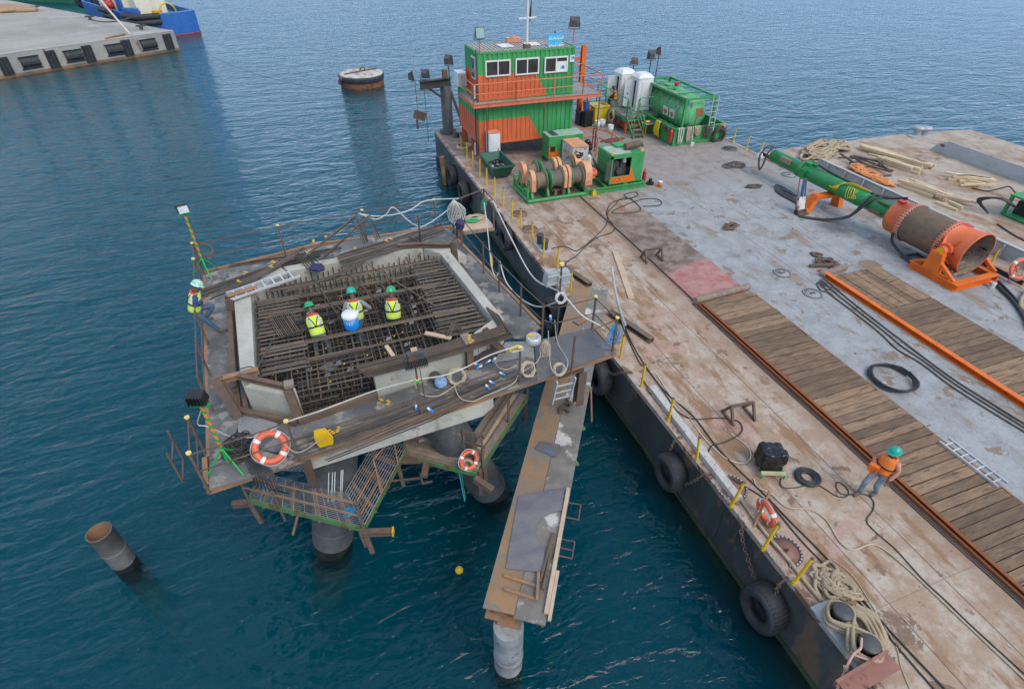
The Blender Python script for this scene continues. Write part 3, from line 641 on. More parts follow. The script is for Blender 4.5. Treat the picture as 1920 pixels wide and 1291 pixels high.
# floodlights
def floodlight(x, y, z, rz, lab, pole=None, sc_=1., mat='dark_steel', glass=True):
    t = thing('floodlight', lab, 'floodlight', (x, y, z), 'floodlights on the barge house')
    if pole: b = MB(); b.cyl((x, y, pole[0]), (x, y, z), .035, 8); b.build('pole', M[pole[1]], t)
    c = V((x, y, z+.3*sc_)); b = MB(); k = sc_
    fr = [rotz(V(p)*k, rz)+c for p in ((-.26, -.14, -.24), (.26, -.14, -.24), (.26, -.06, .26), (-.26, -.06, .26))]; bk = [rotz(V(p)*k, rz)+c for p in ((-.15, .2, -.2), (.15, .2, -.2), (.15, .2, .1), (-.15, .2, .1))]
    b.hexa(bk, fr); b.build('housing', M[mat], t)
    b = MB(); q = [p+rotz(V((0, -.036, 0)), rz) for p in [c+(p-c)*.88 for p in fr]]; b.hexa([p+rotz(V((0, .008, 0)), rz) for p in q], q); b.build('lens', M['lens'], t)
    b = MB()
    for s in (-1, 1): b.beam(c+rotz(V((s*.28*k, 0, 0)), rz), c+rotz(V((s*.28*k, 0, -.3*k)), rz), .03)
    b.beam(c+rotz(V((-.28*k, 0, -.3*k)), rz), c+rotz(V((.28*k, 0, -.3*k)), rz), .03); b.build('bracket', M['rust'], t); return t
M['lens'] = mtl('floodlight_lens', (.30, .42, .38), (.24, .34, .3), rough=.12, bump=0, fine=0)
M['lens_white'] = mtl('floodlight_glass', (.55, .6, .6), (.45, .5, .5), rough=.12, bump=0, fine=0)
floodlight(9.55, HY0-.03, 8.35, .15, 'floodlight with pale green glass above the side window corner of the container roof', (7.72, 'salmon'), 1.05)
floodlight(15.05, HY0+.2, 8.55, 2.6, 'grey floodlight turned away above the blue emblem corner of the container roof', (7.72, 'salmon'), 1.05)
floodlight(8.85, 35.0, 6.35, 2.2, 'dark floodlight on a post behind the air conditioner on the lower container', (5.3, 'dark_steel'), 1.05)
# ---------------------------------------------------------------- gear around the house
p = GY(917, 251, 30.3); c = thing('locker', 'tall white locker with a rusty top beside the rubbish skip', 'cabinet', (p.x+.35, 30.6, DZ))
b = MB(); b.box(p.x, 30.3, DZ+.05, p.x+.66, 30.9, p.z-.03); b.build('body', M['white'], c)
b = MB(); b.box(p.x-.01, 30.29, p.z-.028, p.x+.67, 30.91, p.z+.01); b.build('lid', M['peach'], c)
b = MB(); b.box(p.x+.05, 30.284, DZ+.15, p.x+.6, 30.298, p.z-.1); d = b.build('door', M['white'], c); b = MB(); b.box(p.x+.5, 30.26, DZ+.8, p.x+.54, 30.283, DZ+1.0); b.build('handle', M['dark_steel'], d)
# rubbish skip
sk = thing('rubbish_skip', 'open dark green rubbish skip full of bin bags and litter', 'skip', (9.85, 29.1, DZ))
x0, x1, y0, y1, zt = 9.15, 10.42, 27.9, 30.3, 2.72; b = MB()
bt = [V((x0+.22, y0+.45, DZ+.08)), V((x1-.15, y0+.45, DZ+.08)), V((x1-.15, y1-.4, DZ+.08)), V((x0+.22, y1-.4, DZ+.08))]; tp = [V((x0, y0, zt)), V((x1, y0, zt)), V((x1, y1, zt)), V((x0, y1, zt))]
cb = sum(bt, V())/4; ct = sum(tp, V())/4; ib = [p+(cb-p)*.06+V((0, 0, .04)) for p in bt]; it = [p+(ct-p)*.05 for p in tp]
b.add(bt, [[3, 2, 1, 0]]); b.add(ib, [[0, 1, 2, 3]])
for i in range(4):
    j = (i+1) % 4; b.add([bt[i], bt[j], tp[j], tp[i]], [[0, 1, 2, 3]]); b.add([ib[i], ib[j], it[j], it[i]], [[3, 2, 1, 0]]); b.add([tp[i], tp[j], it[j], it[i]], [[0, 1, 2, 3]])
b.build('bin_body', M['skip_green'], sk); b = MB()
for i in range(4): b.beam(tp[i]-V((0, 0, .03)), tp[(i+1) % 4]-V((0, 0, .03)), .09, .08)
b.build('rim', M['skip_green'], sk)
for x in (x0+.45, x1-.35): b = MB(); b.beam((x, y0+.5, DZ+.05), (x, y1-.45, DZ+.05), .12, .1); b.build('skid_bar', M['rust'], sk)
b = MB()
for i in range(16): b.ball((random.uniform(x0+.3, x1-.3), random.uniform(y0+.4, y1-.5), 2.28+random.random()*.12), random.uniform(.12, .26), 8, (1, 1.1, .7))
tag(b.build('rubbish', M['glass_black']), 'black bin bags heaped in the green skip', 'rubbish', kind='stuff')
b = MB()
for i in range(46): b.cbox((random.uniform(x0+.25, x1-.25), random.uniform(y0+.35, y0+1.3), 2.35+random.random()*.1), (random.uniform(.06, .2), random.uniform(.05, .16), .03), random.random()*3, ('X', random.uniform(-.6, .6)))
tag(b.build('litter', mtl('litter_scraps', (.5, .42, .36), (.3, .2, .15), sc=9, isl=.6)), 'pale scraps of paper and card in the green skip', 'litter', kind='stuff')
lad = MB()
def ladder(mb, a, b_, w, n, up=(0, 0, 1), r=.03):
    d, x, y = mb.frame(a, b_, up); a, b_ = V(a), V(b_)
    for s in (-1, 1): mb.beam(a+x*s*w/2, b_+x*s*w/2, .035, .07, up)
    for i in range(n): q = a.lerp(b_, (i+.7)/(n+.4)); mb.beam(q-x*(w/2-.018), q+x*(w/2-.018), .035, .03, up)
ladder(lad, (10.75, 28.2, DZ+.12), (10.62, 31.0, DZ+.18), .4, 10); single('ladder', lad, M['galv'], 'dark stained ladder lying on deck behind the rubbish skip', 'ladder')
# winch
wn = thing('winch', 'long green winch skid with two rows of wire drums and peach gear covers', 'winch', (13.4, 25.9, DZ))
X0, X1, Y0, Y1 = 10.05, 16.85, 24.75, 26.85; b = MB()
for y in (Y0, Y1): b.cyl((X0, y, DZ+.1), (13.2, y, DZ+.1), .1, 12); b.ibeam((13.15, y, DZ+.14), (X1, y, DZ+.14), .16, .26, .03)
b.cyl((X0, Y0, DZ+.1), (X0, Y1, DZ+.1), .1, 12); b.ball((X0, Y0, DZ+.1), .1, 12); b.ball((X0, Y1, DZ+.1), .1, 12)
for x in (11.1, 12.2, 13.3, 14.5, 15.7, X1-.1): b.ibeam((x, Y0+.1, DZ+.14), (x, Y1-.1, DZ+.14), .14, .22, .025)
b.build('skid_frame', M['green'], wn)
gz = 2.86
for y in (25.2, 26.4):
    for x in (10.25, 11.12, 12.28):
        b = MB(); b.beam((x, y-.42, DZ+.2), (x, y-.1, gz-.1), .12, .14); b.beam((x, y+.42, DZ+.2), (x, y+.1, gz-.1), .12, .14); b.cbox((x, y, gz-.05), (.16, .3, .26)); b.beam((x, y-.5, DZ+.22), (x, y+.5, DZ+.22), .14, .1); b.build('drum_stand', M['green'], wn)
    b = MB(); b.cyl((10.2, y, gz), (13.5, y, gz), .07, 10); b.build('shaft', M['dark_steel'], wn)
    for i, (xa, xb) in enumerate(((10.5, 11.0), (11.3, 11.9), (12.45, 13.0))):
        R = .40 if i != 1 else .42
        wd = [(0, 0)]+[(R+(.012 if k % 2 else -.012)+.02*math.sin(k*.3+i), (xb-xa)*k/24) for k in range(25)]+[(0, xb-xa)]
        b = MB(); b.lathe((xa, y, gz), wd, 28, (1, 0, 0)); dr = b.build('wire_drum', M['wirerope'] if i else mtl('tan_wire', (.24, .17, .11), (.16, .115, .08), bump=.8, bsc=60), wn)
        for x in (xa-.04, xb+.01):
            b = MB(); b.lathe((x, y, gz), [(0, 0), (.56, 0), (.56, .03), (0, .03)], 32, (1, 0, 0)); b.build('flange', M['green'] if x < xa and i else mtl('worn_flange', (.2, .16, .1), (.1, .16, .09)), dr)
    def gear(xa, xb, r):
        b = MB(); pr = []
        for k in range(13): a = math.pi*(k/12); pr.append((math.cos(a)*r, math.sin(a)*r+.12))
        pr += [(-r, -.38), (-r*.55, -.52), (r*.55, -.52), (r, -.38)]
        b.hexa([V((xa, y+u, gz+v)) for u, v in pr], [V((xb, y+u, gz+v)) for u, v in pr]); b.build('gear_cover', M['peach'], wn)
    gear(10.2, 10.42, .46); gear(11.97, 12.13, .48); gear(12.2, 12.36, .48); gear(13.12, 13.5, .56)
    b = MB(); b.cyl((13.5, y, gz), (13.95, y, gz), .2, 14); b.cbox((13.75, y, gz), (.25, .3, .5)); b.build('motor', M['orange'], wn)
b = MB(); b.cbox((10.0, 25.0, DZ+.62), (.1, .5, .06)); b.cbox((10.0, 26.6, DZ+.62), (.1, .5, .06)); b.beam((10.0, Y0+.05, DZ+.2), (10.0, Y0+.05, DZ+.75), .08); b.beam((10.0, Y1-.05, DZ+.2), (10.0, Y1-.05, DZ+.75), .08); b.beam((10.0, Y0+.1, DZ+.4), (10.0, Y1-.1, DZ+.4), .06)
for k in range(5): b.beam((10.02, Y0+.25+k*.4, DZ+.2), (10.02, Y0+.25+k*.4, DZ+.62), .05)
b.build('end_guard', M['green'], wn)
b = MB(); b.cbox((11.75, Y0+.28, DZ+.4), (.7, .16, .07)); b.cbox((11.55, Y0+.2, DZ+.34), (.15, .3, .25)); b.cbox((12.0, Y0+.2, DZ+.34), (.15, .3, .25)); b.build('brake_band', M['rust'], wn)
b = MB(); coil(b, (13.4, 26.3, 3.35), .2, .05, 3, .3); b.ball((13.35, 26.2, 3.4), .2, 8, (1, 1, .7)); single('bin_bag', b, M['glass_black'], 'black plastic bag dropped over the winch gear housing', 'bag')
# engine power pack on the winch skid
en = thing('power_pack', 'green and orange diesel power pack with open door and rusty exhaust on the winch skid', 'engine', (15.7, 25.75, DZ))
ex0, ex1, ey0, ey1, ez0, ez1 = 14.7, 16.66, 25.0, 26.5, 2.2, 3.72
b = MB(); t = .05; b.box(ex0, ey0+t, ez0, ex0+t, ey1-t, ez1-t); b.box(ex1-t, ey0+t, ez0, ex1, ey1-t, ez1-t); b.box(ex0, ey1-t, ez0, ex1, ey1, ez1-t); b.box(ex0, ey0, ez1-t, ex1, ey1, ez1); b.box(ex0, ey0, ez0-.05, ex1, ey1, ez0)
b.box(ex0, ey0, ez0+.36, ex0+.12, ey0+t, ez1-t); b.box(ex0, ey0, ez1-.2, ex1-.75, ey0+t, ez1-t-.002); b.box(ex0, ey0, ez0, ex1, ey0+t, ez0+.36); b.box(ex1-.75, ey0, ez0+.362, ex1, ey0+t, ez1-t-.002)
b.build('housing', M['green'], en)
b = MB(); b.add([(ex0+.1, ey0-.004, ez0+.01), (ex1-.35, ey0-.004, ez0+.01), (ex1-.75, ey0-.004, ez0+.85), (ex1-.75, ey0-.004, ez0+.34), (ex0+.1, ey0-.004, ez0+.34)], [[0, 1, 3, 4], [1, 2, 3]]); b.build('orange_panel', M['bright_orange'], en)
b = MB(); b.box(ex0+.1, ey0+.35, ez0+.01, ex1-.5, ey1-.3, ez0+.7); b.cyl((ex0+.5, ey0+.4, ez0+.85), (ex0+.5, ey1-.4, ez0+.85), .25, 12); b.cyl((ex0+.7, ey0+.2, ez0+.55), (ex0+.7, ey0+.36, ez0+.55), .2, 14); b.cbox((ex0+.95, ey0+.5, ez0+.95), (.3, .3, .5)); b.build('engine_block', M['dark_steel'], en)
b = MB(); b.cyl((ex0+.95, ey0+.3, ez0+1.0), (ex0+.95, ey0+.3, ez0+1.25), .12, 10); b.build('air_filter', M['galv'], en)
b = MB(); b.cbox((ex0-.16, ey0-.1, ez0+.78), (.5, .03, 1.0), .5); d = b.build('open_door', M['dark_steel'], en)
b = MB()
for k in range(6): b.box(ex0-.02, ey0+.12, ez0+.5+k*.16, ex0-.004, ey1-.12, ez0+.57+k*.16)
b.build('louvre', M['green'], en)
b = MB(); b.box(ex0+.1, ey0+.1, ez1+.002, ex1-.75, ey1-.2, ez1+.02); b.build('top_panel', mtl('dusty_top', (.42, .44, .36), (.3, .36, .28)), en)
b = MB(); b.cyl((ex1-.95, ey0+.5, ez1+.2), (ex1-.05, ey0+.58, ez1+.24), .17, 16); b.cyl((ex1-.05, ey0+.58, ez1+.24), (ex1+.15, ey0+.6, ez1+.25), .07, 10); b.cyl((ex1+.12, ey0+.6, ez1+.25), (ex1+.2, ey0+.6, ez1+.05), .06, 10); b.build('exhaust', M['rust'], en)
b = MB(); b.box(ex0+.75, ey0+.9, ez1+.02, ex0+1.6, ey1-.05, ez1+.12); b.build('hatch', M['green'], en)
for x, y in ((ex0+.1, ey0+.12), (ex1-.12, ey0+.12)): b = MB(); b.cbox((x, y, ez1+.06), (.14, .06, .12)); b.build('lifting_lug', M['yellow'], en)
b = MB()
for i in range(5): rope(b, [(14.0+i*.1, 25.4+i*.1, 2.6), (14.2, 25.6+i*.12, 2.9+.1*i), (14.5, 25.7, 2.7), (14.69, 25.6+i*.1, 2.5)], .03)
b.build('hydraulic_hose', M['cable'], en)
b = MB(); b.cyl((16.98, 25.2, DZ), (16.98, 25.2, DZ+.62), .1, 12); b.lathe((16.98, 25.2, DZ+.62), [(.1, 0), (.07, .06), (.03, .1), (.03, .16)], 10); single('fire_extinguisher', b, M['red'], 'red fire extinguisher standing at the end of the power pack', 'extinguisher')
b = MB(); b.cyl((17.25, 24.95, DZ), (17.25, 24.95, DZ+.1), .22, 14); b.cyl((17.25, 24.95, DZ+.1), (17.25, 24.95, DZ+.3), .09, 10); single('hose_reel', b, M['black'], 'low black reel with a pale hub beside the fire extinguisher', 'reel')
def bucket(c, r, h, mat, lab, lid=None, handle=True, nm='bucket', cat='bucket'):
    t = thing(nm, lab, cat, c); b = MB(); c = V(c); b.lathe(c, [(0, .01), (r*.85, .0), (r, h), (r*.92, h), (r*.8, .03), (0, .03)], 20); b.build('pail', mat, t)
    b = MB(); b.lathe(c, [(r*1.03, h*.93), (r*1.05, h*.96), (r*1.03, h+.01), (r*.5, h+.02), (0, h+.025)] if lid else [(r*1.03, h*.92), (r*1.05, h*.94), (r*1.0, h+.004)], 20); b.build('lid' if lid else 'rim', lid or mat, t); return t
bucket(G(1236.5, 350, DZ), .13, .3, M['bright_orange'], 'small orange and white bucket alone on deck by the power pack', M['white'])
# generator and rusting cabinet
gn = thing('generator', 'green generator with orange corner and grey control window by the house', 'generator', (14.2, 29.9, DZ))
b = MB(); b.box(13.1, 29.45, DZ+.25, 15.25, 30.4, 3.45); b.build('housing', M['green'], gn); b = MB(); b.box(13.08, 29.43, 3.454, 15.27, 30.42, 3.5); b.build('roof', mtl('faded_green_top', (.25, .42, .3), (.33, .45, .36)), gn)
b = MB(); b.box(13.3, 29.5, 3.502, 13.7, 30.35, 3.52); b.build('vent', M['dark_steel'], gn)
b = MB(); b.add([(13.11, 29.444, DZ+.3), (13.9, 29.444, DZ+.3), (13.5, 29.444, DZ+.95), (13.11, 29.444, DZ+.95)], [[0, 1, 2, 3]]); b.build('orange_panel', M['bright_orange'], gn)
b = MB(); b.box(14.7, 29.42, 2.95, 15.0, 29.448, 3.25); b.build('control_window', M['window'], gn); b = MB(); b.box(13.2, 29.42, DZ+.72, 13.5, 29.44, DZ+1.0); b.build('grille', M['black'], gn)
for x in (13.3, 14.9): b = MB(); b.beam((x, 29.4, DZ+.12), (x, 30.45, DZ+.12), .15, .24); b.build('skid_bar', M['dark_steel'], gn)
rc = thing('steel_cabinet', 'white steel cabinet streaked with rust, orange rusty top, behind the winch', 'cabinet', (14.35, 28.7, DZ))
b = MB(); b.box(13.9, 27.9, DZ+.04, 14.85, 29.35, 3.27); b.build('body', M['white_rust'], rc); b = MB(); b.box(13.88, 27.88, 3.274, 14.87, 29.37, 3.31); b.build('top', M['peach'], rc)
b = MB(); b.box(14.0, 27.88, DZ+.12, 14.75, 27.898, 3.2); d = b.build('door', M['white_rust'], rc)
b = MB(); b.cyl(G(1051, 302, DZ)+V((.9, .2, 0)), G(1051, 302, DZ)+V((.9, .2, .01)), .01)
b = MB(); c = V((15.35, 28.7, DZ)); b.cyl(c, c+V((0, 0, .35)), .17, 14); b.ball(c+V((0, 0, .42)), .15, 10); single('white_drum', b, M['white'], 'small white plastic drum between the steel cabinet and the power pack', 'drum')
b = MB(); tangle(b, (15.3, 27.6, DZ), .5, .7, .25, .035, 30); single('cable_heap', b, M['cable'], 'heap of black cables behind the power pack', 'cables')
b = MB()
for k in range(7): b.ball((15.55+random.uniform(-.15, .15), 29.3+random.uniform(-.3, .3), 2.3+k*.12), .2, 8)
single('bin_bag', b, M['glass_black'], 'black plastic sheeting hung beside the generator end', 'sheet')
# orange handrails between house and deck
hr = thing('handrail', 'orange tube handrail of the ramp behind the generator', 'railing', (16.5, 30.5, DZ))
for pts in ([(15.6, 33.0, DZ), (15.6, 31.6, DZ), (17.0, 31.5, DZ)], [(17.0, 31.5, DZ), (17.6, 30.2, DZ), (17.9, 28.6, DZ-.3)], [(16.3, 29.6, DZ), (17.0, 31.2, DZ)]):
    b = MB(); rail(b, pts, 1.1, .035); b.build('rail_run', M['orange'], hr)
# blue container end, orange post crane, yellow bin, buckets
b = MB(); corrug(b, (15.7, 35.6), (17.0, 35.6), DZ+.1, 4.35, 5, .05); b.box(15.7, 35.66, DZ+.05, 17.0, 37.0, 4.38); tb = single('blue_container', b, M['blue_dull'], 'narrow blue steel container standing behind the container house', 'container')
b = MB(); b.box(16.3, 35.57, 2.9, 16.36, 35.6, 3.2); b.build('handle', M['dark_steel'], tb)
cr = thing('orange_crane', 'orange steel post with diagonal braces behind the balcony', 'crane post', (18.3, 36.2, DZ))
b = MB(); b.ibeam((18.3, 36.3, DZ), (18.3, 36.3, 6.7), .3, .3, .03); b.build('post', M['bright_orange'], cr); b = MB(); b.beam((18.9, 35.4, DZ+.3), (18.35, 36.2, 4.8), .12); b.beam((18.1, 35.2, DZ), (18.3, 36.1, 4.2), .1); b.build('brace', M['orange'], cr)
b = MB(); b.cbox((17.2, 36.35, 5.9), (1.9, .12, .2)); b.build('arm', M['orange'], cr); b = MB(); b.box(17.9, 35.4, DZ, 18.7, 36.0, DZ+.9); b.cbox((18.4, 35.2, DZ+.5), (.7, .4, 1.0), .3); b.build('base_machine', M['black'], cr)
b = MB(); b.cyl((18.5, 35.7, DZ+.9), (18.5, 35.7, DZ+1.5), .25, 14); b.build('motor', M['blue_dull'], cr)
yb = thing('yellow_bin', 'square yellow plastic waste bin filled to the top near the toilets', 'bin', (19.5, 35.8, DZ))
b = MB(); q = lambda k, z: [V((19.55+sx*.52*k, 35.8+sy*.5*k, z)) for sx, sy in ((-1, -1), (1, -1), (1, 1), (-1, 1))]
o0, o1, i1, i0 = q(.86, DZ), q(1.05, DZ+1.15), q(.96, DZ+1.15), q(.9, DZ+.9)
for a, c in ((o0, o1), (o1, i1), (i1, i0)):
    for i in range(4): b.add([a[i], a[(i+1) % 4], c[(i+1) % 4], c[i]], [[0, 1, 2, 3]])
b.add(i0, [[0, 1, 2, 3]]); b.add(o0, [[3, 2, 1, 0]]); b.build('tub', M['yellow_bin'], yb); b = MB()
for i in range(4): b.beam(o1[i], o1[(i+1) % 4], .1, .08)
b.build('rim', M['yellow_bin'], yb)
b = MB(); b.cbox((19.55, 35.8, DZ+1.0), (.9, .85, .12), .2); b.cbox((19.4, 35.9, DZ+1.1), (.4, .5, .1), .6); tag(b.build('rubbish', M['rope_beige']), 'brown cardboard waste in the yellow bin', 'rubbish', kind='stuff')
for (px, py), lab in (((1129, 238), 'white paint bucket nearer the yellow bin corner'), ((1120, 240), 'small white bucket in front of the yellow bin'), ((1144, 248), 'white bucket standing alone between the yellow bin and the stairs')):
    bucket(G(px, py, DZ), .2, .48, M['white'], lab)
# toilet platform
tp_ = thing('toilet_platform', 'raised platform with orange legs and green railings under the white toilets', 'platform', (21.3, 35, DZ))
b = MB(); b.box(20.1, 32.95, 2.86, 22.75, 37.3, 2.9); b.build('floor_plate', M['plate'], tp_)
b = MB(); b.chan((20.1, 32.95, 2.76), (22.75, 32.95, 2.76), .1, .18); b.beam((20.06, 32.95, 2.76), (20.06, 37.3, 2.76), .08, .18); b.build('edge_beam', M['green'], tp_)
for x in (20.2, 21.5, 22.6):
    for y in (33.05, 35.0, 37.1): b = MB(); b.beam((x, y, DZ), (x, y, 2.66), .14); b.build('leg', M['orange'], tp_)
b = MB(); b.box(20.25, 33.2, DZ+.25, 20.4, 37.0, 2.66); b.box(20.42, 33.2, DZ+.2, 22.5, 33.35, 2.6); b.build('side_panel', M['orange'], tp_)
b = MB(); rail(b, [(20.12, 33.0, 2.9), (20.12, 34.4, 2.9), (20.12, 36.0, 2.9), (20.12, 37.25, 2.9), (21.2, 37.25, 2.9)], 1.15, .035); rail(b, [(21.0, 32.98, 2.9), (22.7, 32.98, 2.9), (22.7, 34.0, 2.9)], 1.15, .03); b.build('railing', M['green'], tp_)
def toilet(x, y, lab, ajar):
    t = thing('portable_toilet', lab, 'toilet', (x+.55, y+.55, 2.9), 'white portable toilets'); z = 2.9; w_ = 1.08
    b = MB(); b.box(x, y, z+.02, x+w_, y+w_, z+.12); b.box(x+.06, y, z+.12, x+w_, y+.05, z+2.05); b.box(x+.06, y+w_-.05, z+.12, x+w_, y+w_, z+2.05); b.box(x+w_-.05, y+.05, z+.12, x+w_, y+w_-.05, z+2.05); b.box(x, y+.72, z+.12, x+.05, y+w_, z+2.05); b.box(x, y, z+.12, x+.05, y+.34, z+2.05); b.box(x, y+.34, z+1.85, x+.05, y+.72, z+2.05); b.build('cabin', M['white'], t)
    b = MB(); b.hexa([V((x-.03, y-.03, z+2.05)), V((x+w_+.03, y-.03, z+2.05)), V((x+w_+.03, y+w_+.03, z+2.05)), V((x-.03, y+w_+.03, z+2.05))], [V((x+.18, y+.18, z+2.28)), V((x+w_-.18, y+.18, z+2.28)), V((x+w_-.18, y+w_-.18, z+2.28)), V((x+.18, y+w_-.18, z+2.28))]); b.build('roof', M['white'], t)
    b = MB(); b.box(x+.2, y+.06, z+.125, x+.21, y+w_-.06, z+2.04); b.build('inner_panel', mtl('brown_toilet_panel', (.2, .16, .12)), t)
    b = MB(); b.cbox((x-.2*ajar-.02, y+.75+.04, z+1.0), (.62, .04, 1.7), math.pi-(.5)) ; d = b.build('door', M['white'], t); b = MB(); b.cbox((x-.35, y+.72, z+1.0), (.04, .05, .12)); b.build('handle', M['black'], d)
    b = MB(); b.box(x+.25, y-.03, z+.35, x+w_-.25, y-.003, z+1.85); b.build('moulded_panel', M['white'], t)
toilet(21.4, 34.05, 'white portable toilet in front, next to the green tank frame', .9); toilet(20.85, 35.4, 'white portable toilet behind, next to the orange-vested man', 1.)
b = MB()
st = thing('deck_stairs', 'steep green steel stairs up to the toilet platform', 'stairs', (20.5, 32, DZ))
for x in (20.1, 20.85):
    b = MB(); b.beam((x, 31.75, DZ+.02), (x, 32.9, 2.9), .05, .18); b.build('stringer', M['green'], st); b = MB(); p0 = V((x, 31.85, DZ)); p1 = V((x, 32.9, 2.9)); b.cyl(p0, p0+V((0, 0, 1.05)), .03, 8); b.cyl(p0+V((0, 0, 1.05)), p1+V((0, 0, 1.15)), .03, 8); b.cyl(p0+V((0, 0, .55)), p1+V((0, 0, .6)), .025, 8); b.cyl(p1, p1+V((0, 0, 1.15)), .03, 8); b.build('handrail', M['green'], st)
for k in range(4): b = MB(); z = DZ+.22+k*.23; b.box(20.13, 31.78+k*.27, z-.03, 20.82, 32.02+k*.27, z); b.build('tread', M['plate'], st)
b = MB(); b.box(21.0, 31.9, DZ+.75, 22.4, 32.6, DZ+.8); tbl = thing('work_table', 'small orange work table under the toilet platform edge', 'table', (21.7, 32.2, DZ)); b.build('tabletop', M['plate'], tbl)
for x, y in ((21.05, 31.95), (22.3, 31.95), (21.05, 32.5), (22.3, 32.5)): b = MB(); b.box(x, y, DZ, x+.06, y+.06, DZ+.748); b.build('leg', M['orange'], tbl)
b = MB(); b.ball((21.3, 32.2, DZ+.88), .12, 10, (1.6, 1, .6)); single('yellow_cloth', b, M['yellow_bin'], 'crumpled yellow cloth on the orange work table', 'cloth')
b = MB(); b.cbox((21.9, 32.2, DZ+.85), (.35, .2, .1), .3); single('blue_box', b, M['cooler_blue'], 'small blue box on the orange work table', 'box')
b = MB(); coil(b, (19.95, 34.6, 2.55), .34, .04, 6, .25, 0, axis=(V((0, 1, 0)), V((0, 0, 1)), V((-1, 0, 0)))); single('hanging_rope', b, M['rope_beige'], 'coiled beige rope hanging from the toilet platform rail', 'rope')
b = MB(); coil(b, (19.95, 33.7, 2.45), .3, .045, 6, .25, 0, axis=(V((0, 1, 0)), V((0, 0, 1)), V((-1, 0, 0)))); single('hanging_hose', b, M['cable'], 'coiled dark hose hanging on the toilet platform side', 'hose')
# tank in its bund tray
ty = thing('bund_tray', 'green steel bund tray holding the tank, hung with ropes and hoses', 'tray', (23.6, 32.5, DZ))
tx0, tx1, ty0, ty1 = 21.75, 25.45, 29.75, 36.6; b = MB(); b.box(tx0, ty0, DZ+.02, tx1, ty1, DZ+.1)
b.box(tx0, ty0, DZ+.1, tx1, ty0+.06, 2.9); b.box(tx0, ty1-.06, DZ+.1, tx1, ty1, 2.9); b.box(tx0, ty0+.06, DZ+.1, tx0+.06, ty1-.06, 2.9); b.box(tx1-.06, ty0+.06, DZ+.1, tx1, ty1-.06, 2.9); b.build('tray', M['green'], ty)
b = MB()
for a, c in (((tx0, ty0, 2.94), (tx1, ty0, 2.94)), ((tx0, ty0+.06, 2.94), (tx0, ty1, 2.94)), ((tx1, ty0+.06, 2.94), (tx1, ty1, 2.94))): b.beam(a, c, .12, .08)
b.build('rim', M['green'], ty)
tk = thing('tank_container', 'green cylindrical fuel tank in an open green lifting frame with white placards', 'tank', (23.4, 32.4, DZ+.1))
fx0, fx1, fy0, fy1, fz = 22.35, 24.5, 29.95, 35.1, 4.6; b = MB(); r = 1.06; prof = [(0, 0), (.4, .04), (.7, .15), (.92, .34), (1.03, .52), (r, .68)]
prof = prof+[(r, 4.4)]+[(a, 4.9-h) for a, h in prof[::-1][1:]]
b.lathe((23.42, fy0+.15, 3.52), prof, 40, (0, 1, 0)); tkc = b.build('vessel', M['tank'], tk)
b = MB()
for k in range(6): b.lathe((23.42, fy0+.75+k*.75, 3.52), [(r+.004, 0), (r+.03, .01), (r+.03, .07), (r+.004, .08)], 40, (0, 1, 0))
b.build('hoop', M['tank'], tkc)
b = MB()
for x in (fx0, fx1):
    b.beam((x, fy0, fz), (x, fy1, fz), .12); b.beam((x, fy0, DZ+.2), (x, fy1, DZ+.2), .14)
    for y in (fy0, fy1): b.beam((x, y, DZ+.1), (x, y, fz+.06), .13)
for y in (fy0, fy1): b.beam((fx0, y, fz), (fx1, y, fz), .12); b.beam((fx0, y, DZ+.2), (fx1, y, DZ+.2), .12); b.beam((fx0, y, 2.6), (fx0+.8, y, DZ+.3), .07); b.beam((fx1, y, 4.4), (fx1-.8, y, fz), .06)
for k in (1, 2, 3): y = fy0+(fy1-fy0)*k/4; b.beam((fx0, y, fz), (fx1, y, fz), .08)
b.build('lifting_frame', M['green'], tk)
b = MB(); b.box(22.42, fy0+.2, fz-.12, 23.0, fy1-.2, fz-.1); b.build('walkway', mtl('tank_walkway', (.24, .3, .2), (.3, .33, .26)), tk)
for y in (31.5, 32.6): b = MB(); b.cyl((23.42, y+1, 4.45), (23.42, y+1, 4.62), .3, 16); b.build('manlid', M['tank'], tk)
b = MB(); b.cyl((23.55, 32.9, 4.6), (23.55, 32.9, 4.78), .13, 10); b.cbox((23.55, 32.9, 4.8), (.4, .1, .1), .4); b.build('valve', M['red'], tk)
for yy_, nm in ((31.95, 0), (31.2, 1)):
    b = MB(); a = .25; c = V((23.42-math.cos(a)*(r+.045), yy_, 3.52-math.sin(a)*(r+.045)+.2)); b.cbox(c, (.02, .55, .55), 0, ('Y', -.1)); pl = b.build('placard', M['white'], tk)
    b = MB(); b.cbox(c+V((-.014, 0, -.02)), (.012, .3, .3), 0, ('X', .785)); b.build('hazard_mark', M['ring'], pl)
b = MB(); b.cbox((23.6, fy0+.17, 3.7), (.5, .03, .5)); b.build('rust_patch', mtl('red_brown_patch', (.35, .13, .05)), tk)
b = MB(); ladder(b, (24.35, fy0-.32, 2.6), (24.42, fy0-.12, 4.62), .4, 6, (0, -1, 0)); single('ladder', b, M['alu'], 'silver ladder leaning on the end of the green tank', 'ladder')
def drape(x, lab, mat, h=.75, w_=.3, n=6, r=.03):
    b = MB()
    for i in range(n):
        xx = x+random.uniform(-w_/2, w_/2); y = ty0-.08-random.random()*.05; zb = 2.85-h*random.uniform(.7, 1)
        rope(b, [(xx, y+.12, 2.99), (xx, y, 2.95), (xx+random.uniform(-.05, .05), y-.03, (2.9+zb)/2), (xx+.08, y-.02, zb), (xx+.16, y, (2.9+zb)/2), (xx+.14, y, 2.95), (xx+.13, y+.12, 2.99)], r, 6, 4)
    single('draped_rope', b, mat, lab, 'rope')
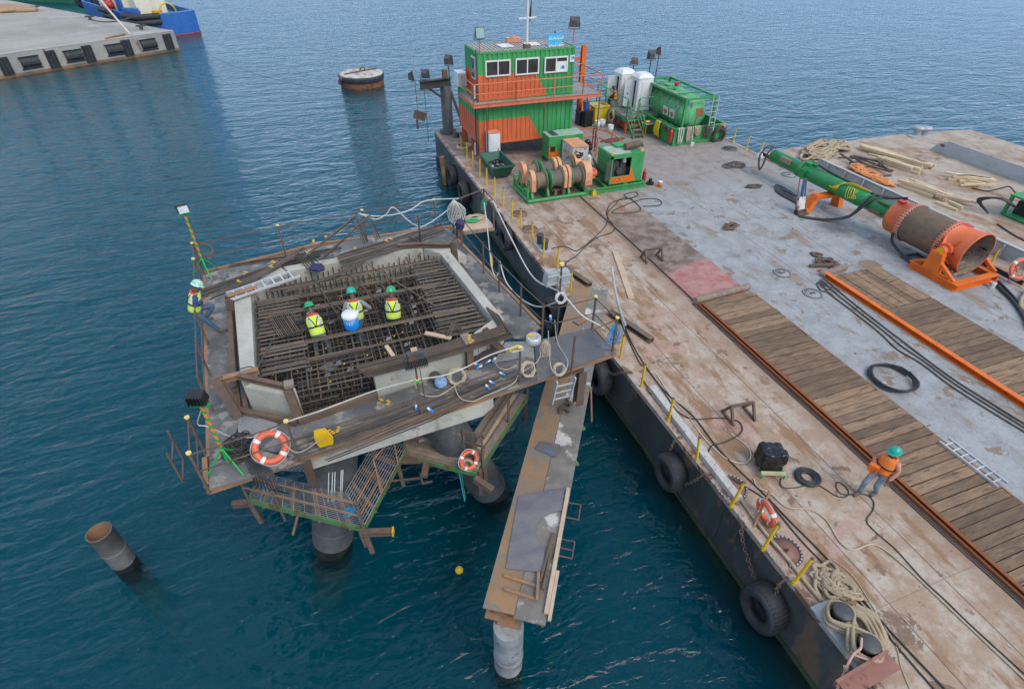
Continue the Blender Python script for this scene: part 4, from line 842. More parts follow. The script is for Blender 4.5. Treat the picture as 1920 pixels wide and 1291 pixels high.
drape(22.15, 'pale grey ropes hung over the tray rim beside the fire extinguisher', M['rope_white'], .9); drape(22.75, 'dull beige ropes hung on the middle of the tray end', M['rope_beige'], .8); drape(23.3, 'brown rope bundle hung on the tray end', M['rope'], .45, .3, 8, .04); drape(24.0, 'dark strops and shackles hung beside the black hose coil', M['wire'], .7, .5)
b = MB(); coil(b, (25.0, ty0-.12, 2.35), .4, .05, 9, .2, .1, axis=(V((1, 0, 0)), V((0, 0, 1.15)), V((0, -1, 0)))); single('hose_coil', b, M['cable'], 'thick black hose coil hung on the green tray corner', 'hose')
b = MB()
for i in range(9): rope(b, [(21.7-.04*(i % 3), 31.3+i*.05, 2.98), (21.6, 31.28+i*.05, 2.9), (21.55-.02*(i % 3), 31.2+i*.06, 2.4), (21.6, 31.15+i*.05, 2.05+.04*(i % 4)), (21.62, 31.3+i*.06, 2.5), (21.7, 31.35+i*.05, 2.95)], .035)
single('yellow_hose', b, M['rope_yellow'], 'bundle of yellow hose hung over the side of the green tray', 'hose')
b = MB(); b.cyl((21.55, 29.8, DZ+.3), (21.55, 29.8, DZ+.95), .12, 12); b.lathe((21.55, 29.8, DZ+.95), [(.12, 0), (.07, .07), (.03, .1), (.03, .17)], 10); single('fire_extinguisher', b, M['red'], 'red fire extinguisher hung at the corner of the green bund tray', 'extinguisher')
b = MB(); tangle(b, (21.6, 30.5, 2.7), .1, .45, .35, .035, 26); single('tool_bundle', b, M['wire'], 'dark bundle of straps hung between yellow hose and red extinguisher', 'straps')
b = MB(); b.cyl((23.0, 29.45, DZ), (23.0, 29.6, DZ+1.0), .018, 6); b.cbox((23.0, 29.42, DZ+.08), (.24, .05, .28), 0, ('X', .3)); single('shovel', b, M['white'], 'white bladed shovel leaning on the end of the green tray', 'shovel')
b = MB(); b.cbox(G(1348, 262, DZ)+V((.35, .25, .32)), (.75, .04, .64), .15, ('X', -.25)); single('steel_plate', b, M['rust'], 'small brown steel plate propped at the corner of the green tray', 'plate')
b = MB(); b.cbox((25.3, 29.72, 2.75), (.42, .06, .42)); single('junction_box', b, M['peach'], 'pale square box on the corner of the green tray', 'box')
floodlight(24.55, 37.0, 5.6, .9, 'rusty floodlight behind the green tank, upper of the pair', (DZ, 'dark_steel'), 1.1, 'rust'); floodlight(23.9, 36.9, 5.35, 2.9, 'grey floodlight behind the green tank, lower of the pair', (DZ, 'dark_steel'), 1.1); floodlight(22.6, 36.95, 5.1, 2.4, 'brown floodlight peeping over the tank frame beside the toilets', (DZ, 'dark_steel'), .9, 'rust')
# davit crane with hanging block and timber
dv = thing('davit', 'dark steel davit post with short arm and hanging rusty block at the barge corner', 'davit', (9.05, 36.9, DZ))
b = MB(); b.lathe((9.05, 36.9, DZ), [(.55, 0), (.55, .2), (.36, .25), (.36, 2.95), (0, 2.95)], 20); b.build('post', M['dark_steel'], dv)
b = MB(); b.ibeam((9.4, 36.9, 5.05), (7.35, 36.5, 5.05), .36, .5, .05); b.build('arm', M['dark_steel'], dv)
b = MB(); b.beam((8.7, 36.85, 4.2), (7.9, 36.6, 4.8), .12); b.beam((9.3, 36.8, 4.6), (9.9, 36.4, 2.6), .14); b.build('brace', M['rust'], dv)
b = MB(); b.cbox((9.05, 36.9, 5.5), (.3, .3, .5)); b.build('pivot', M['rust'], dv)
b = MB(); b.cyl((7.05, 36.45, 5.3), (7.05, 36.45, 3.55), .02, 6); b.cyl((7.6, 36.55, 4.8), (7.6, 36.55, 1.6), .018, 6); b.build('fall_wire', M['wire'], dv)
b = MB(); b.cbox((7.15, 36.45, 3.3), (.72, .3, .5), .2, ('Y', .4)); b.cyl((6.95, 36.45, 3.05), (6.95, 36.45, 2.5), .08, 8); b.build('hook_block', M['rust'], dv)
floodlight(6.9, 36.4, 5.35, 1.2, 'dark floodlight at the outer tip of the davit arm', None, 1.1); floodlight(7.7, 36.5, 5.35, 2.6, 'dark floodlight on the davit arm, closer to the post', None, 1.05)
b = MB(); p = GX(833, 300, 7.75); b.cyl((7.75, p.y, .02-.4), (7.6, p.y, 1.75), .16, 12); single('hanging_timber', b, mtl('wet_timber', (.3, .17, .07), (.12, .07, .035)), 'brown timber fender hanging into the water by the barge corner', 'timber')
b = MB(); b.lathe((9.7, 35.6, DZ), [(0, .35), (.22, .35), (.22, 0)], 14); b.lathe((9.3, 35.9, DZ), [(0, .3), (.22, .3), (.22, 0)], 14); single('twin_bollard', b, M['dark_steel'], 'dark twin bollard at the foot of the davit', 'bollard')
b = MB(); coil(b, (9.2, 33.6, DZ), .45, .05, 4, .1); single('hose_coil', b, M['rope_beige'], 'tan hose coil on deck beside the rear house leg', 'hose')
# ---------------------------------------------------------------- pile hammer lying on its cradle
AX, AZ = 24.3, 3.02
hm = thing('pile_hammer', 'huge green pile driving hammer with orange and rusty sleeve lying on the deck', 'pile hammer', (AX, 17, DZ))
ya_ = (0, -1, 0)
def seg(y0, prof, mat, nm, n=48, par=None): b = MB(); b.lathe((AX, y0, AZ), prof, n, ya_); return b.build(nm, mat, par or hm)
hg = mtl('hammer_green', (.02, .24, .055), (.018, .20, .05), rust=.08, rough=.38, bump=.05)
hor = mtl('sleeve_orange', (.72, .15, .045), (.62, .12, .035), rust=.18, rc=(.3, .12, .07), rough=.5)
seg(23.9, [(0, 0), (.30, .0), (.335, .08), (.335, 2.1), (.39, 2.12), (.39, 2.35), (.32, 2.37)], hg, 'upper_cylinder')
seg(21.5, [(.32, 0), (.375, .05), (.375, 3.9), (.355, 4.0), (.33, 4.02)], hg, 'ram_cylinder')
seg(17.5, [(.335, 0), (.345, 1.6), (.40, 1.62), (.40, 2.0)], hg, 'lower_cylinder')
for k, (yy, ang) in enumerate(((16.55, 1.05), (16.65, -.3))):
    b = MB(); c = V((AX-math.cos(ang)*.35, yy, AZ+math.sin(ang)*.35)); b.cbox(c, (.05, .6, .26), 0, ('Y', math.pi/2-ang if 0 else ang*-1)); b.build('key_plate', M['rust'], hm)
seg(15.95, [(.40, 0), (.67, .02), (.725, .1), (.755, .82), (.86, .83), (.86, .92), (.80, .93)], hor, 'sleeve_collar')
rs = mtl('rusted_sleeve', (.13, .085, .055), (.185, .115, .07), rough=.75, rust=.3, rc=(.24, .115, .055), rsc=1.3, bump=.2)
seg(15.02, [(.80, 0), (.80, 1.75)], rs, 'sleeve_body')
seg(13.27, [(.80, 0), (.88, .0), (.88, .1), (.81, .11), (.82, .7), (.90, 1.15), (.905, 1.2), (.86, 1.2)], hor, 'sleeve_mouth')
ins = mtl('sleeve_inside', (.16, .125, .09), (.26, .2, .15), rough=.85, rust=.3)
seg(12.071, [(.86, 0), (.80, -.3), (.76, -.9), (.74, -1.6), (.3, -1.75), (0, -1.76)], ins, 'sleeve_lining')
b = MB(); b.cbox((AX-.1, 12.7, AZ-.55), (.9, .5, .2), .4, ('X', .3)); b.cbox((AX+.2, 12.9, AZ-.3), (.12, .9, .12), .5); b.build('inner_guide', M['rust'], hm)
for yy, r in ((15.07, .87), (13.22, .88)):
    b = MB()
    for k in range(44): a = 2*math.pi*k/44; c = V((AX+math.cos(a)*(r-.03), yy, AZ+math.sin(a)*(r-.03))); b.cyl(c+V((0, -.1, 0)), c+V((0, .1, 0)), .028, 6)
    b.build('flange_bolts', mtl('pale_bolt', (.5, .42, .36), (.35, .25, .2)), hm)
for s in (-1, 1):
    b = MB(); b.cyl((AX+s*.78, 12.75, AZ), (AX+s*1.18, 12.75, AZ), .2, 20); b.cyl((AX+s*.8, 12.75, AZ), (AX+s*.95, 12.75, AZ), .3, 20)
    tr = b.build('trunnion', hor, hm); b = MB(); b.cyl((AX+s*1.181, 12.75, AZ), (AX+s*1.2, 12.75, AZ), .16, 18); b.build('trunnion_cap', M['yellow'], tr)
    b = MB()
    for a in range(6):
        t = a*math.pi/3; d = V((0, math.cos(t), math.sin(t))); c0 = V((AX+s*.82, 12.75, AZ)); b.hexa([c0+d*.25+V((0, 0, 0)), c0+d*.62-V((s*.12, 0, 0)), c0+d*.62-V((s*.14, 0, 0)), c0+d*.25-V((s*.1, 0, 0))], [p+V((s*.0, .03, 0)) for p in (c0+d*.25+V((s*.2, 0, 0)), c0+d*.62-V((s*.1, 0, 0)), c0+d*.62-V((s*.14, 0, 0)), c0+d*.25-V((s*.1, 0, 0)))])
    b.build('trunnion_rib', hor, tr)
for t, y in ((1.9, 15.7), (1.3, 13.0)): b = MB(); c = V((AX+math.cos(t)*.8, y, AZ+math.sin(t)*.8)); b.cbox(c, (.24, .3, .08)); b.build('lifting_lug', M['red'], hm)
b = MB(); b.box(AX-.15, 21.15, AZ+.3, AX+.12, 21.5, AZ+.5); b.cyl((AX+.1, 21.6, AZ+.45), (AX+.1, 20.9, AZ+.45), .08, 10); b.box(AX-.42, 21.1, AZ-.25, AX-.28, 21.5, AZ+.2); b.build('valve_block', hg, hm)
b = MB(); b.box(AX-.38, 22.3, AZ+.05, AX-.24, 23.0, AZ+.3); b.build('manifold', mtl('worn_red_green', (.25, .3, .2), (.3, .12, .08)), hm)
b = MB(); rope(b, [(AX+.2, 21.4, AZ+.5), (AX+.15, 19.8, AZ+.4), (AX+.1, 18.2, AZ+.4), (AX+.2, 16.9, AZ+.38), (AX+.45, 16.0, AZ+.7)], .05); rope(b, [(AX+.3, 21.4, AZ+.45), (AX+.25, 19.5, AZ+.36), (AX+.25, 17.5, AZ+.32), (AX+.5, 16.0, AZ+.6)], .045)
rope(b, [(AX+.35, 17.3, AZ+.25), (AX+.1, 17.2, AZ+.41), (AX-.3, 17.25, AZ+.28), (AX-.7, 17.5, DZ+.5), (AX-1.2, 18.1, DZ+.1), (AX-1.9, 18.6, DZ+.06), (AX-2.3, 18.9, DZ+.06)], .05); rope(b, [(AX+.4, 17.0, AZ+.3), (AX+.1, 16.95, AZ+.4), (AX-.36, 17.1, AZ+.15), (AX-.8, 17.5, DZ+.4), (AX-1.5, 18.2, DZ+.08), (AX-2.2, 18.8, DZ+.06)], .05)
b.build('hydraulic_hose', M['cable'], hm)
b = MB(); rope(b, [(AX+.1, 23.95, AZ+.4), (AX-.4, 24.05, AZ+.5), (AX-.75, 24.1, AZ), (AX-.62, 24.0, AZ-.75), (AX-.45, 24.0, AZ-.55), (AX-.42, 23.9, AZ+.2), (AX-.1, 23.85, AZ+.46)], .05); b.build('lifting_strop', M['wire'], hm)
b = MB()
for k in range(7): rope(b, [(AX-.36-.02*k, 19.05+k*.05, AZ-.05+k*.02), (AX-.4-k*.012, 18.95+.03*k, AZ+.12), (AX-.22, 18.85-.03*k, AZ+.38+k*.012), (AX-.05, 18.3-.02*k, AZ+.41+k*.012), (AX+.0, 17.8-.06*k, AZ+.41+k*.008)], .022)
for k in range(4): rope(b, [(AX-.2, 18.5-.1*k, AZ+.36), (AX-.35, 18.45-k*.14, AZ+.2), (AX-.42, 18.3-.1*k, AZ-.12+k*.05), (AX-.39, 18.05-k*.08, AZ+.05), (AX-.2, 17.95+.1*k, AZ+.36)], .013)
single('yellow_hose', b, M['rope_yellow'], 'bundle of bright yellow hose draped over the green hammer', 'hose')
b = MB(); rope(b, [(AX-.86, 15.1, AZ-.35), (AX-.8, 14.9, AZ-.8), (AX-.85, 14.0, DZ+.1), (AX-.8, 13.2, DZ+.3), (AX-.8, 12.9, AZ-.3)], .06); b.build('hose_loop', M['cable'], hm)
# cradle
cr = thing('hammer_cradle', 'bright orange steel cradle carrying the open end of the hammer', 'cradle', (AX, 12.5, DZ))
b = MB(); bo = M['bright_orange']
for x in (23.1, 25.35): b.ibeam((x, 11.45, DZ+.15), (x, 13.6, DZ+.15), .26, .29, .03)
b.ibeam((23.2, 11.6, DZ+.15), (25.3, 11.6, DZ+.15), .3, .28, .03); b.ibeam((23.2, 13.4, DZ+.15), (25.3, 13.4, DZ+.15), .26, .28, .03); b.build('base_frame', bo, cr)
for x in (23.12, 25.48):
    b = MB(); b.hexa([V((x-.11, 12.35, DZ+.3)), V((x+.11, 12.35, DZ+.3)), V((x+.11, 13.05, DZ+.3)), V((x-.11, 13.05, DZ+.3))], [V((x-.11, 12.5, AZ-.02)), V((x+.11, 12.5, AZ-.02)), V((x+.11, 13.0, AZ-.02)), V((x-.11, 13.0, AZ-.02))]); b.build('upright', bo, cr)
    b = MB(); b.beam((x, 11.7, DZ+.28), (x, 12.6, AZ-.35), .14, .14); b.beam((x, 13.55, DZ+.28), (x, 13.0, AZ-.5), .09, .09); b.build('strut', bo, cr)
b = MB()
for k in range(5): b.beam((23.4+k*.1, 12.0+k*.2, DZ+.35+k*.03), (25.2-k*.1, 12.3+k*.15, DZ+.36+k*.03), .1)
single('timber_packing', b, M['timber'], 'dark timber packing lying inside the orange cradle', 'timbers')
sp_ = thing('hammer_support', 'orange steel trestle under the green hammer barrel', 'trestle', (AX-.2, 19.5, DZ))
for x in (22.85, 24.9): b = MB(); b.hexa([V((x-.15, 19.15, DZ)), V((x+.15, 19.15, DZ)), V((x+.15, 19.7, DZ)), V((x-.15, 19.7, DZ))], [V((x-.05+(.35 if x < 24 else -.25), 19.25, AZ-.3)), V((x+.2+(.35 if x < 24 else -.25), 19.25, AZ-.3)), V((x+.2+(.35 if x < 24 else -.25), 19.6, AZ-.3)), V((x-.05+(.35 if x < 24 else -.25), 19.6, AZ-.3))]); b.build('leg', bo, sp_)
b = MB(); b.box(23.1, 19.2, AZ-.52, 24.9, 19.65, AZ-.385); b.build('saddle', bo, sp_)
# welding trolley
p = G(1500, 401, DZ); wt = thing('hand_trolley', 'paint spattered hand trolley with white box leaning at the orange trestle', 'trolley', p)
b = MB(); tz = [p+V((-.25, .1, .12)), p+V((.25, .1, .12)), p+V((.5, .75, 1.45)), p+V((.1, .8, 1.5))]; b.tube([tz[0], tz[3]], .03); b.tube([tz[1], tz[2]], .03); b.tube([tz[3], tz[2]], .03); b.box(p.x-.3, p.y-.25, p.z+.06, p.x+.3, p.y+.12, p.z+.1); b.build('frame', M['rust'], wt)
for s in (-.28, .3): b = MB(); b.torus(p+V((s, .02, .13)), .09, .045, (1, 0, 0), 20, 8); b.cyl(p+V((s-.03, .02, .13)), p+V((s+.03, .02, .13)), .06, 12); b.build('wheel', M['salmon'] if s > 0 else M['rubber'], wt)
b = MB(); b.cbox(p+V((0, .18, .5)), (.36, .2, .6), -.1, ('X', -.35)); b.build('box', M['white_rust'], wt)
b = MB(); coil(b, p+V((.25, .5, 1.05)), .3, .03, 5, .2, .2, axis=(V((.5, .5, .5)).normalized(), V((0, .3, 1)), V((-.7, .7, 0)))); b.build('cable', M['blue_dull'], wt)
b = MB(); c0 = p
for k in range(6): rope(b, [G(1500, 372, DZ+.04)+V((0, k*.05, 0)), G(1470, 352+k, DZ+.04), G(1455, 347+k*1.5, DZ+.06), G(1462, 356+k*1.5, DZ+.05), G(1490, 372+k*1.5, DZ+.04), G(1505, 385+k, DZ+.03)], .045)
single('hose_bundle', b, M['cable'], 'flattened loop of dark hoses on deck beside the orange trestle', 'hoses')
# drip tray
t = thing('drip_tray', 'black framed drip tray on deck behind the orange cradle', 'tray', G(1722, 490, DZ)); b = MB(); q = GS([(1690, 483), (1720, 477), (1752, 497), (1722, 505)], DZ)
for i in range(4): b.beam(q[i]+V((0, 0, .05)), q[(i+1) % 4]+V((0, 0, .05)), .1, .1)
b.build('rim', M['dark_steel'], t); b = MB(); b.prism(q, DZ+.006, DZ+.016); b.build('pan', mtl('oily_pan', (.3, .31, .34), (.12, .12, .13), sc=3), t)
b = MB(); b.cyl(G(1858, 538, DZ), G(1858, 538, DZ)+V((0, 0, .22)), .12, 14); single('paint_tin', b, M['white_rust'], 'small paint tin on deck at the corner of the orange cradle', 'tin')
# floor drains of the second barge: timber, ropes, net, frames
def lumber(px0, py0, px1, py1, n, spread, lab, r=.06, z=D2, mat='wood_new', jit=.1, lay=2):
    b = MB(); a, c = G(px0, py0, z), G(px1, py1, z); d = (c-a).normalized(); s = V((-d.y, d.x, 0))
    for i in range(n):
        o = s*((i//lay)*spread)+V((0, 0, r+(i % lay)*r*2)); j0, j1 = random.uniform(-jit, jit), random.uniform(-jit, jit)
        b.beam(a+o+d*random.uniform(-.4, .4)+s*j0, c+o+d*random.uniform(-.4, .4)+s*j1, r*1.9, r*1.7)
    single('timber_bundle', b, M[mat], lab, 'timber')
lumber(1617, 283, 1735, 318, 8, .16, 'long bundle of fresh sawn timber nearest the rope heap', .08); lumber(1640, 300, 1716, 325, 5, .14, 'second long bundle of fresh sawn timber beside the first', .08)
lumber(1690, 350, 1760, 375, 10, .16, 'short stacked bundle of timber along the grey bulwark', .09); lumber(1785, 341, 1850, 345, 9, .15, 'loose pile of pale timber offcuts on the flat barge', .08, jit=.5); lumber(1768, 385, 1795, 395, 3, .2, 'few timber offcuts crossed behind the rusty sleeve', .07, jit=.3); lumber(1755, 372, 1812, 386, 4, .15, 'old timber pieces at the end of the stacked bundle', .08, jit=.3, mat='wood_pale')
b = MB(); c = G(1535, 287, D2); tangle(b, c, 2.4, 1.0, .5, .07, 60, 6, .5); tangle(b, c+V((1.6, .3, 0)), 1.6, .9, .4, .07, 34, 6, .3); single('rope_heap', b, M['rope'], 'large heap of thick mooring rope on the flat barge', 'rope')
b = MB(); tangle(b, G(1608, 318, D2), .5, .5, .3, .05, 60); tangle(b, G(1627, 329, D2), .55, .9, .3, .05, 70); tangle(b, G(1655, 342, D2), .4, .8, .2, .05, 60); single('orange_net', b, M['rope_orange'], 'orange netting strewn behind the grey bulwark', 'net')
b = MB(); q = GS([(1572, 297), (1610, 298), (1670, 330), (1640, 333)], D2)
for i in range(4): b.beam(q[i]+V((0, 0, .05)), q[(i+1) % 4]+V((0, 0, .3 if i % 2 else .05)), .09)
for k in (.3, .6): b.beam(q[0].lerp(q[3], k)+V((0, 0, .05)), q[1].lerp(q[2], k)+V((0, 0, .3)), .07)
single('pipe_rack', b, M['rust'], 'rusty dark steel frame lying between the timber and the orange net', 'rack')
b = MB(); q = GS([(1590, 303), (1640, 312), (1665, 333), (1625, 322)], D2)
for i in range(4): b.beam(q[i]+V((0, 0, .35)), q[(i+1) % 4]+V((0, 0, .35)), .07)
single('pipe_rack', b, M['dark_steel'], 'second smaller dark frame resting on the rusty frame', 'frame')
bl = thing('twin_bollard', 'pale grey twin bollard on the far corner of the flat barge', 'bollard', G(1725, 254, D2))
for px in (1718, 1731): b = MB(); b.lathe(G(px, 254, D2), [(.25, 0), (.25, .4), (.36, .45), (.36, .55), (0, .57)], 16); b.build('post', M['galv'], bl)
b = MB(); b.cbox(G(1725, 256, D2)+V((0, 0, .03)), (1.5, .6, .06), -.2); b.build('base_plate', M['galv'], bl)
gm = thing('green_machine', 'green framed machine standing on the flat barge behind the rusty sleeve', 'machine', G(1925, 415, D2)); p = G(1922, 412, D2)
b = MB(); b.box(p.x-.6, p.y-.7, p.z+.05, p.x+1.8, p.y+.9, p.z+.14); b.box(p.x-.6, p.y-.7, p.z+1.0, p.x+1.8, p.y+.9, p.z+1.08)
for x in (p.x-.5, p.x+1.7):
    for y in (p.y-.6, p.y+.8): b.beam((x, y, p.z+.14), (x, y, p.z+1.0), .14)
b.build('frame', M['green'], gm); b = MB(); b.box(p.x-.2, p.y-.4, p.z+.14, p.x+1.5, p.y+.6, p.z+.8); b.cyl((p.x+.2, p.y-.42, p.z+.5), (p.x+.2, p.y-.55, p.z+.5), .22, 14); b.build('pump', M['black'], gm)
b = MB()
for k in range(3): rope(b, [p+V((-.5, .3, .5)), p+V((-1.0-k*.1, .9, .9)), p+V((-1.5, 1.5+k*.1, .6)), p+V((-1.3, 1.0, .1))], .045)
b.build('hose', M['cable'], gm)
b = MB(); rope(b, [G(1822, 352, D2+.04), G(1850, 358, D2+.04), G(1880, 352, D2+.3), G(1893, 350, D2+.6), G(1905, 362, D2+.1), G(1925, 372, D2+.04)], .035); single('black_cable', b, M['cable'], 'loose black cable on the flat barge above the green machine', 'cable')
b = MB(); rope(b, [G(1870, 420, D2+.03), G(1900, 440, D2+.03), G(1935, 458, D2+.03)], .04); single('black_cable', b, M['cable'], 'black cable along the bulwark behind the sleeve mouth', 'cable')
random.seed(31)
for k, (x0, y0, x1, y1) in enumerate(((1600, 292, 1655, 307), (1628, 290, 1705, 309), (1655, 303, 1728, 321), (1668, 297, 1738, 312), (1605, 302, 1668, 322), (1700, 343, 1752, 362), (1735, 362, 1768, 377), (1790, 335, 1842, 343), (1800, 349, 1838, 350))):
    b = MB(); a, c = G(x0, y0, D2), G(x1, y1, D2); b.beam(a+V((0, 0, .05)), c+V((0, 0, .12+.1*random.random())), .12, .06)
    single('loose_plank', b, M['timber'] if k % 3 == 0 else M['wood_new'], ('grey loose plank nearest the rope heap', 'loose plank on top of the first long timber bundle', 'loose plank crossing the second long timber bundle', 'grey loose plank on the seaward side of the long bundle', 'loose plank sticking out of the dark pipe rack', 'loose plank on the stacked bundle by the bulwark', 'grey loose plank at the end of the stacked bundle', 'loose plank on the seaward side of the offcut pile', 'loose plank on the bulwark side of the offcut pile')[k], 'plank', 'loose planks scattered on the flat barge')
# ---------------------------------------------------------------- timber mats and rails
def mat_planks(x0, x1, y1, y0, lab, first=None):
    b = MB(); y = y1; zt = DZ+.1
    if first:
        n = 7; w_ = (x1-x0)/n
        for k in range(n): b.box(x0+k*w_+.012, first, DZ+.006, x0+(k+1)*w_-.012, y1+random.uniform(-.03, .05), zt+random.uniform(-.012, .012))
        y = first-.02
    while y > y0:
        w_ = random.uniform(.24, .33); a, c = random.uniform(-.05, .04), random.uniform(-.05, .06); z = zt+random.uniform(-.014, .014); k = random.uniform(-.004, .004)
        m = [V((x0+a, y-w_+k, DZ+.006)), V((x1+c, y-w_-k, DZ+.006)), V((x1+c, y-.02-k, DZ+.006)), V((x0+a, y-.02+k, DZ+.006))]; b.hexa(m, [V((p.x, p.y, z+random.uniform(-.004, .004))) for p in m]); y -= w_+random.uniform(.0, .012)
    return single('timber_mat', b, M['wood'], lab, 'timber mat', 'plank mats laid on the barge deck')
mat_planks(12.98, 15.28, 14.05, -5, 'long mat of weathered planks between the rust-red rail and the aluminium ladder'); mat_planks(19.2, 21.6, 13.85, -5, 'mat of weathered planks between the orange rail and the cradle', 11.35)
b = MB(); b.cyl((12.75, 14.2, DZ+.14), (15.35, 14.35, DZ+.14), .13, 12); single('timber_log', b, M['timber'], 'round timber log across the end of the long plank mat', 'log')
b = MB(); b.cbox((18.2+1.35, 14.2, DZ+.09), (1.4, .26, .17), .12); single('timber_block', b, M['timber'], 'dark timber baulk at the end of the plank mat by the chain', 'timber')
fr = mtl('dark_gap_frame', (.13, .08, .05), (.09, .06, .045))
b = MB(); b.chan((12.88, 14.0, DZ+.09), (12.88, -5, DZ+.09), .1, .17, .02); b.beam((12.79, 14.0, DZ+.05), (12.79, -5, DZ+.05), .07, .1); single('steel_rail', b, M['rust_rail'], 'rust-red steel rail along the long plank mat', 'rail')
for i, x in enumerate((12.7, 12.64)): b = MB(); b.tube([(x+.02*math.sin(k*.9), 14.2-k*.8, DZ+.025) for k in range(25)], .022, 6); single('steel_bar', b, (M['dark_steel'], M['rebar_brown'])[i], ('dark thin bar lying next to the rust-red rail', 'brown thin bar lying outermost beside the rust-red rail')[i], 'bar')
b = MB(); b.beam((15.36, 13.9, DZ+.03), (15.36, -5, DZ+.03), .05, .05); single('edge_bar', b, M['rust_light'], 'thin rusty edge bar along the grey side of the long plank mat', 'bar')
b = MB(); b.chan((19.02, 14.15, DZ+.1), (19.02, -5, DZ+.1), .2, .2, .025); single('orange_rail', b, M['bright_orange'], 'bright orange steel rail along the second plank mat', 'rail')
b = MB(); b.beam((21.68, 13.7, DZ+.03), (21.68, -5, DZ+.03), .05, .05); single('edge_bar', b, M['rust'], 'thin dark edge bar on the cradle side of the second plank mat', 'bar')
# wire slings
for k, (off, lab) in enumerate(((0, 'wire sling with looped eye lying nearest the orange rail'), (6, 'wire sling lying second from the orange rail'), (13, 'wire sling lying outermost from the orange rail'))):
    b = MB(); o = off
    rope(b, [G(1543-o*.6, 522+o*.5, DZ+.03), G(1552-o*.6, 528+o*.5, DZ+.03), G(1566-o, 540+o*.6, DZ+.03), G(1600-o, 568+o*.5, DZ+.03), G(1660-o, 615+o*.5, DZ+.03), G(1700-o*1.4, 645+o*.7, DZ+.03), G(1735-o*1.2+k*3, 672+o*.6, DZ+.03), G(1790-o, 712+o*.5, DZ+.03), G(1850-o, 750+o*.6, DZ+.03), G(1940-o, 806+o*.5, DZ+.03)], .028)
    rope(b, [G(1566-o, 540+o*.6, DZ+.03), G(1553-o, 537+o*.6, DZ+.03), G(1541-o*.6, 529+o*.5, DZ+.03), G(1540-o*.6, 523+o*.5, DZ+.03)], .026); b.cyl(G(1566-o, 540+o*.6, DZ+.03), G(1574-o, 546+o*.6, DZ+.03), .045, 8)
    single('wire_sling', b, M['wire'], lab, 'sling', 'wire slings on the grey deck')
b = MB(); c = G(1670, 714, DZ); coil(b, c, .66, .03, 5, .09, .5); single('hose_coil', b, M['cable'], 'large open coil of black hose on the grey deck by the long mat', 'hose')
b = MB(); b.cyl(c+V((.0, -.66, .1)), c+V((-.25, -.66, .05)), .035, 8); b.build('x', M['peach']) if 0 else None
b = MB(); ladder(b, G(1770, 824, DZ+.15), G(1880, 909, DZ+.15), .36, 7); single('ladder', b, M['alu'], 'short aluminium ladder flat on deck at the edge of the long mat', 'ladder')
b = MB(); a, c = G(1153, 472, DZ), G(1184, 561, DZ); b.beam(a+V((0, 0, .03)), c+V((0, 0, .03)), .24, .05); single('plank', b, M['wood_pale'], 'single pale plank lying alone on the rusty deck', 'plank')
def cchan(p0, p1, lab):
    b = MB(); a, c = G(*p0, DZ+.1), G(*p1, DZ+.1); b.chan(a, c, .22, .2, .025, 1, (0, 0, 1)); b.ext(a, c, [(-.11, -.09), (.11, -.09), (.11, -.07), (-.11, -.07)]); single('steel_channel', b, mtl('brown_channel', (.17, .12, .08), (.12, .085, .06), rust=.3), lab, 'channel beam')
cchan((1060, 503), (1106, 534), 'brown steel channel beam at the yellow posts above the gangway'); cchan((1143, 585), (1222, 638), 'brown steel channel beam lying on deck beside the gangway head')
# low steel stands
def stand(pa, pb, lab):
    t = thing('trestle', lab, 'trestle', G(*pa, DZ), 'low rusty trestles on the deck'); a, c = G(*pa, DZ), G(*pb, DZ); d = (c-a).normalized(); s = V((-d.y, d.x, 0)); h = V((0, 0, .5))
    for q in (a, c): b = MB(); b.beam(q+s*.3, q+h, .07); b.beam(q-s*.3, q+h, .07); b.beam(q+s*.32+V((0, 0, .03)), q-s*.32+V((0, 0, .03)), .07); b.build('leg', M['rust'], t)
    b = MB(); b.beam(a+h, c+h, .07); b.build('crossbar', M['rust'], t)
stand((1207, 488), (1237, 484), 'low rusty trestle standing beyond the pale plank'); stand((1364, 784), (1404, 776), 'low rusty trestle standing near the flaking white timber')
# flaking timber, ropes and cables along the edge
b = MB(); b.ext(G(1222, 726, DZ+.1), G(1384, 936, DZ+.1), [(-.11, -.09), (.11, -.09), (.11, .09), (-.11, .09)]); single('edge_timber', b, M['white_timber'], 'long flaking white timber lying along the barge edge', 'timber')
def line(name, px, r, mat, lab, cat, z=None, grp=None, n=6):
    b = MB(); rope(b, [G(x, y, DZ+(z or r*1.2)) for x, y in px], r, n, 6); return single(name, b, M[mat], lab, cat, grp)
line('mooring_rope', [(1205, 708), (1230, 742), (1290, 818), (1345, 884), (1385, 930), (1408, 962), (1440, 1004), (1475, 1045), (1510, 1090), (1540, 1125)], .045, 'rope', 'long twisted rope running over the manhole to the rope pile', 'rope')
line('black_cable', [(1062, 510), (1062, 492), (1080, 480), (1098, 462), (1120, 445), (1146, 436), (1152, 425), (1140, 408), (1138, 395), (1150, 378), (1180, 372), (1196, 366), (1190, 360), (1170, 366), (1190, 378), (1200, 395), (1160, 400), (1150, 395), (1195, 376), (1225, 372), (1240, 378), (1235, 385), (1205, 387)], .021, 'cable', 'black cable looping over the rusty deck in front of the winch', 'cable')
line('black_cable', [(1185, 373), (1165, 372), (1152, 385), (1140, 398), (1137, 420), (1120, 440), (1090, 465), (1078, 470), (1060, 462), (1040, 464), (1030, 470)], .019, 'cable', 'second black cable beside the loops leading to the twin bollard', 'cable')
line('black_cable', [(1165, 606), (1180, 640), (1200, 680), (1215, 692), (1250, 742), (1270, 770), (1300, 785), (1350, 783), (1385, 790), (1390, 810), (1360, 828), (1335, 835), (1325, 855)], .019, 'cable', 'black cable curving past the trestle near the white timber', 'cable')
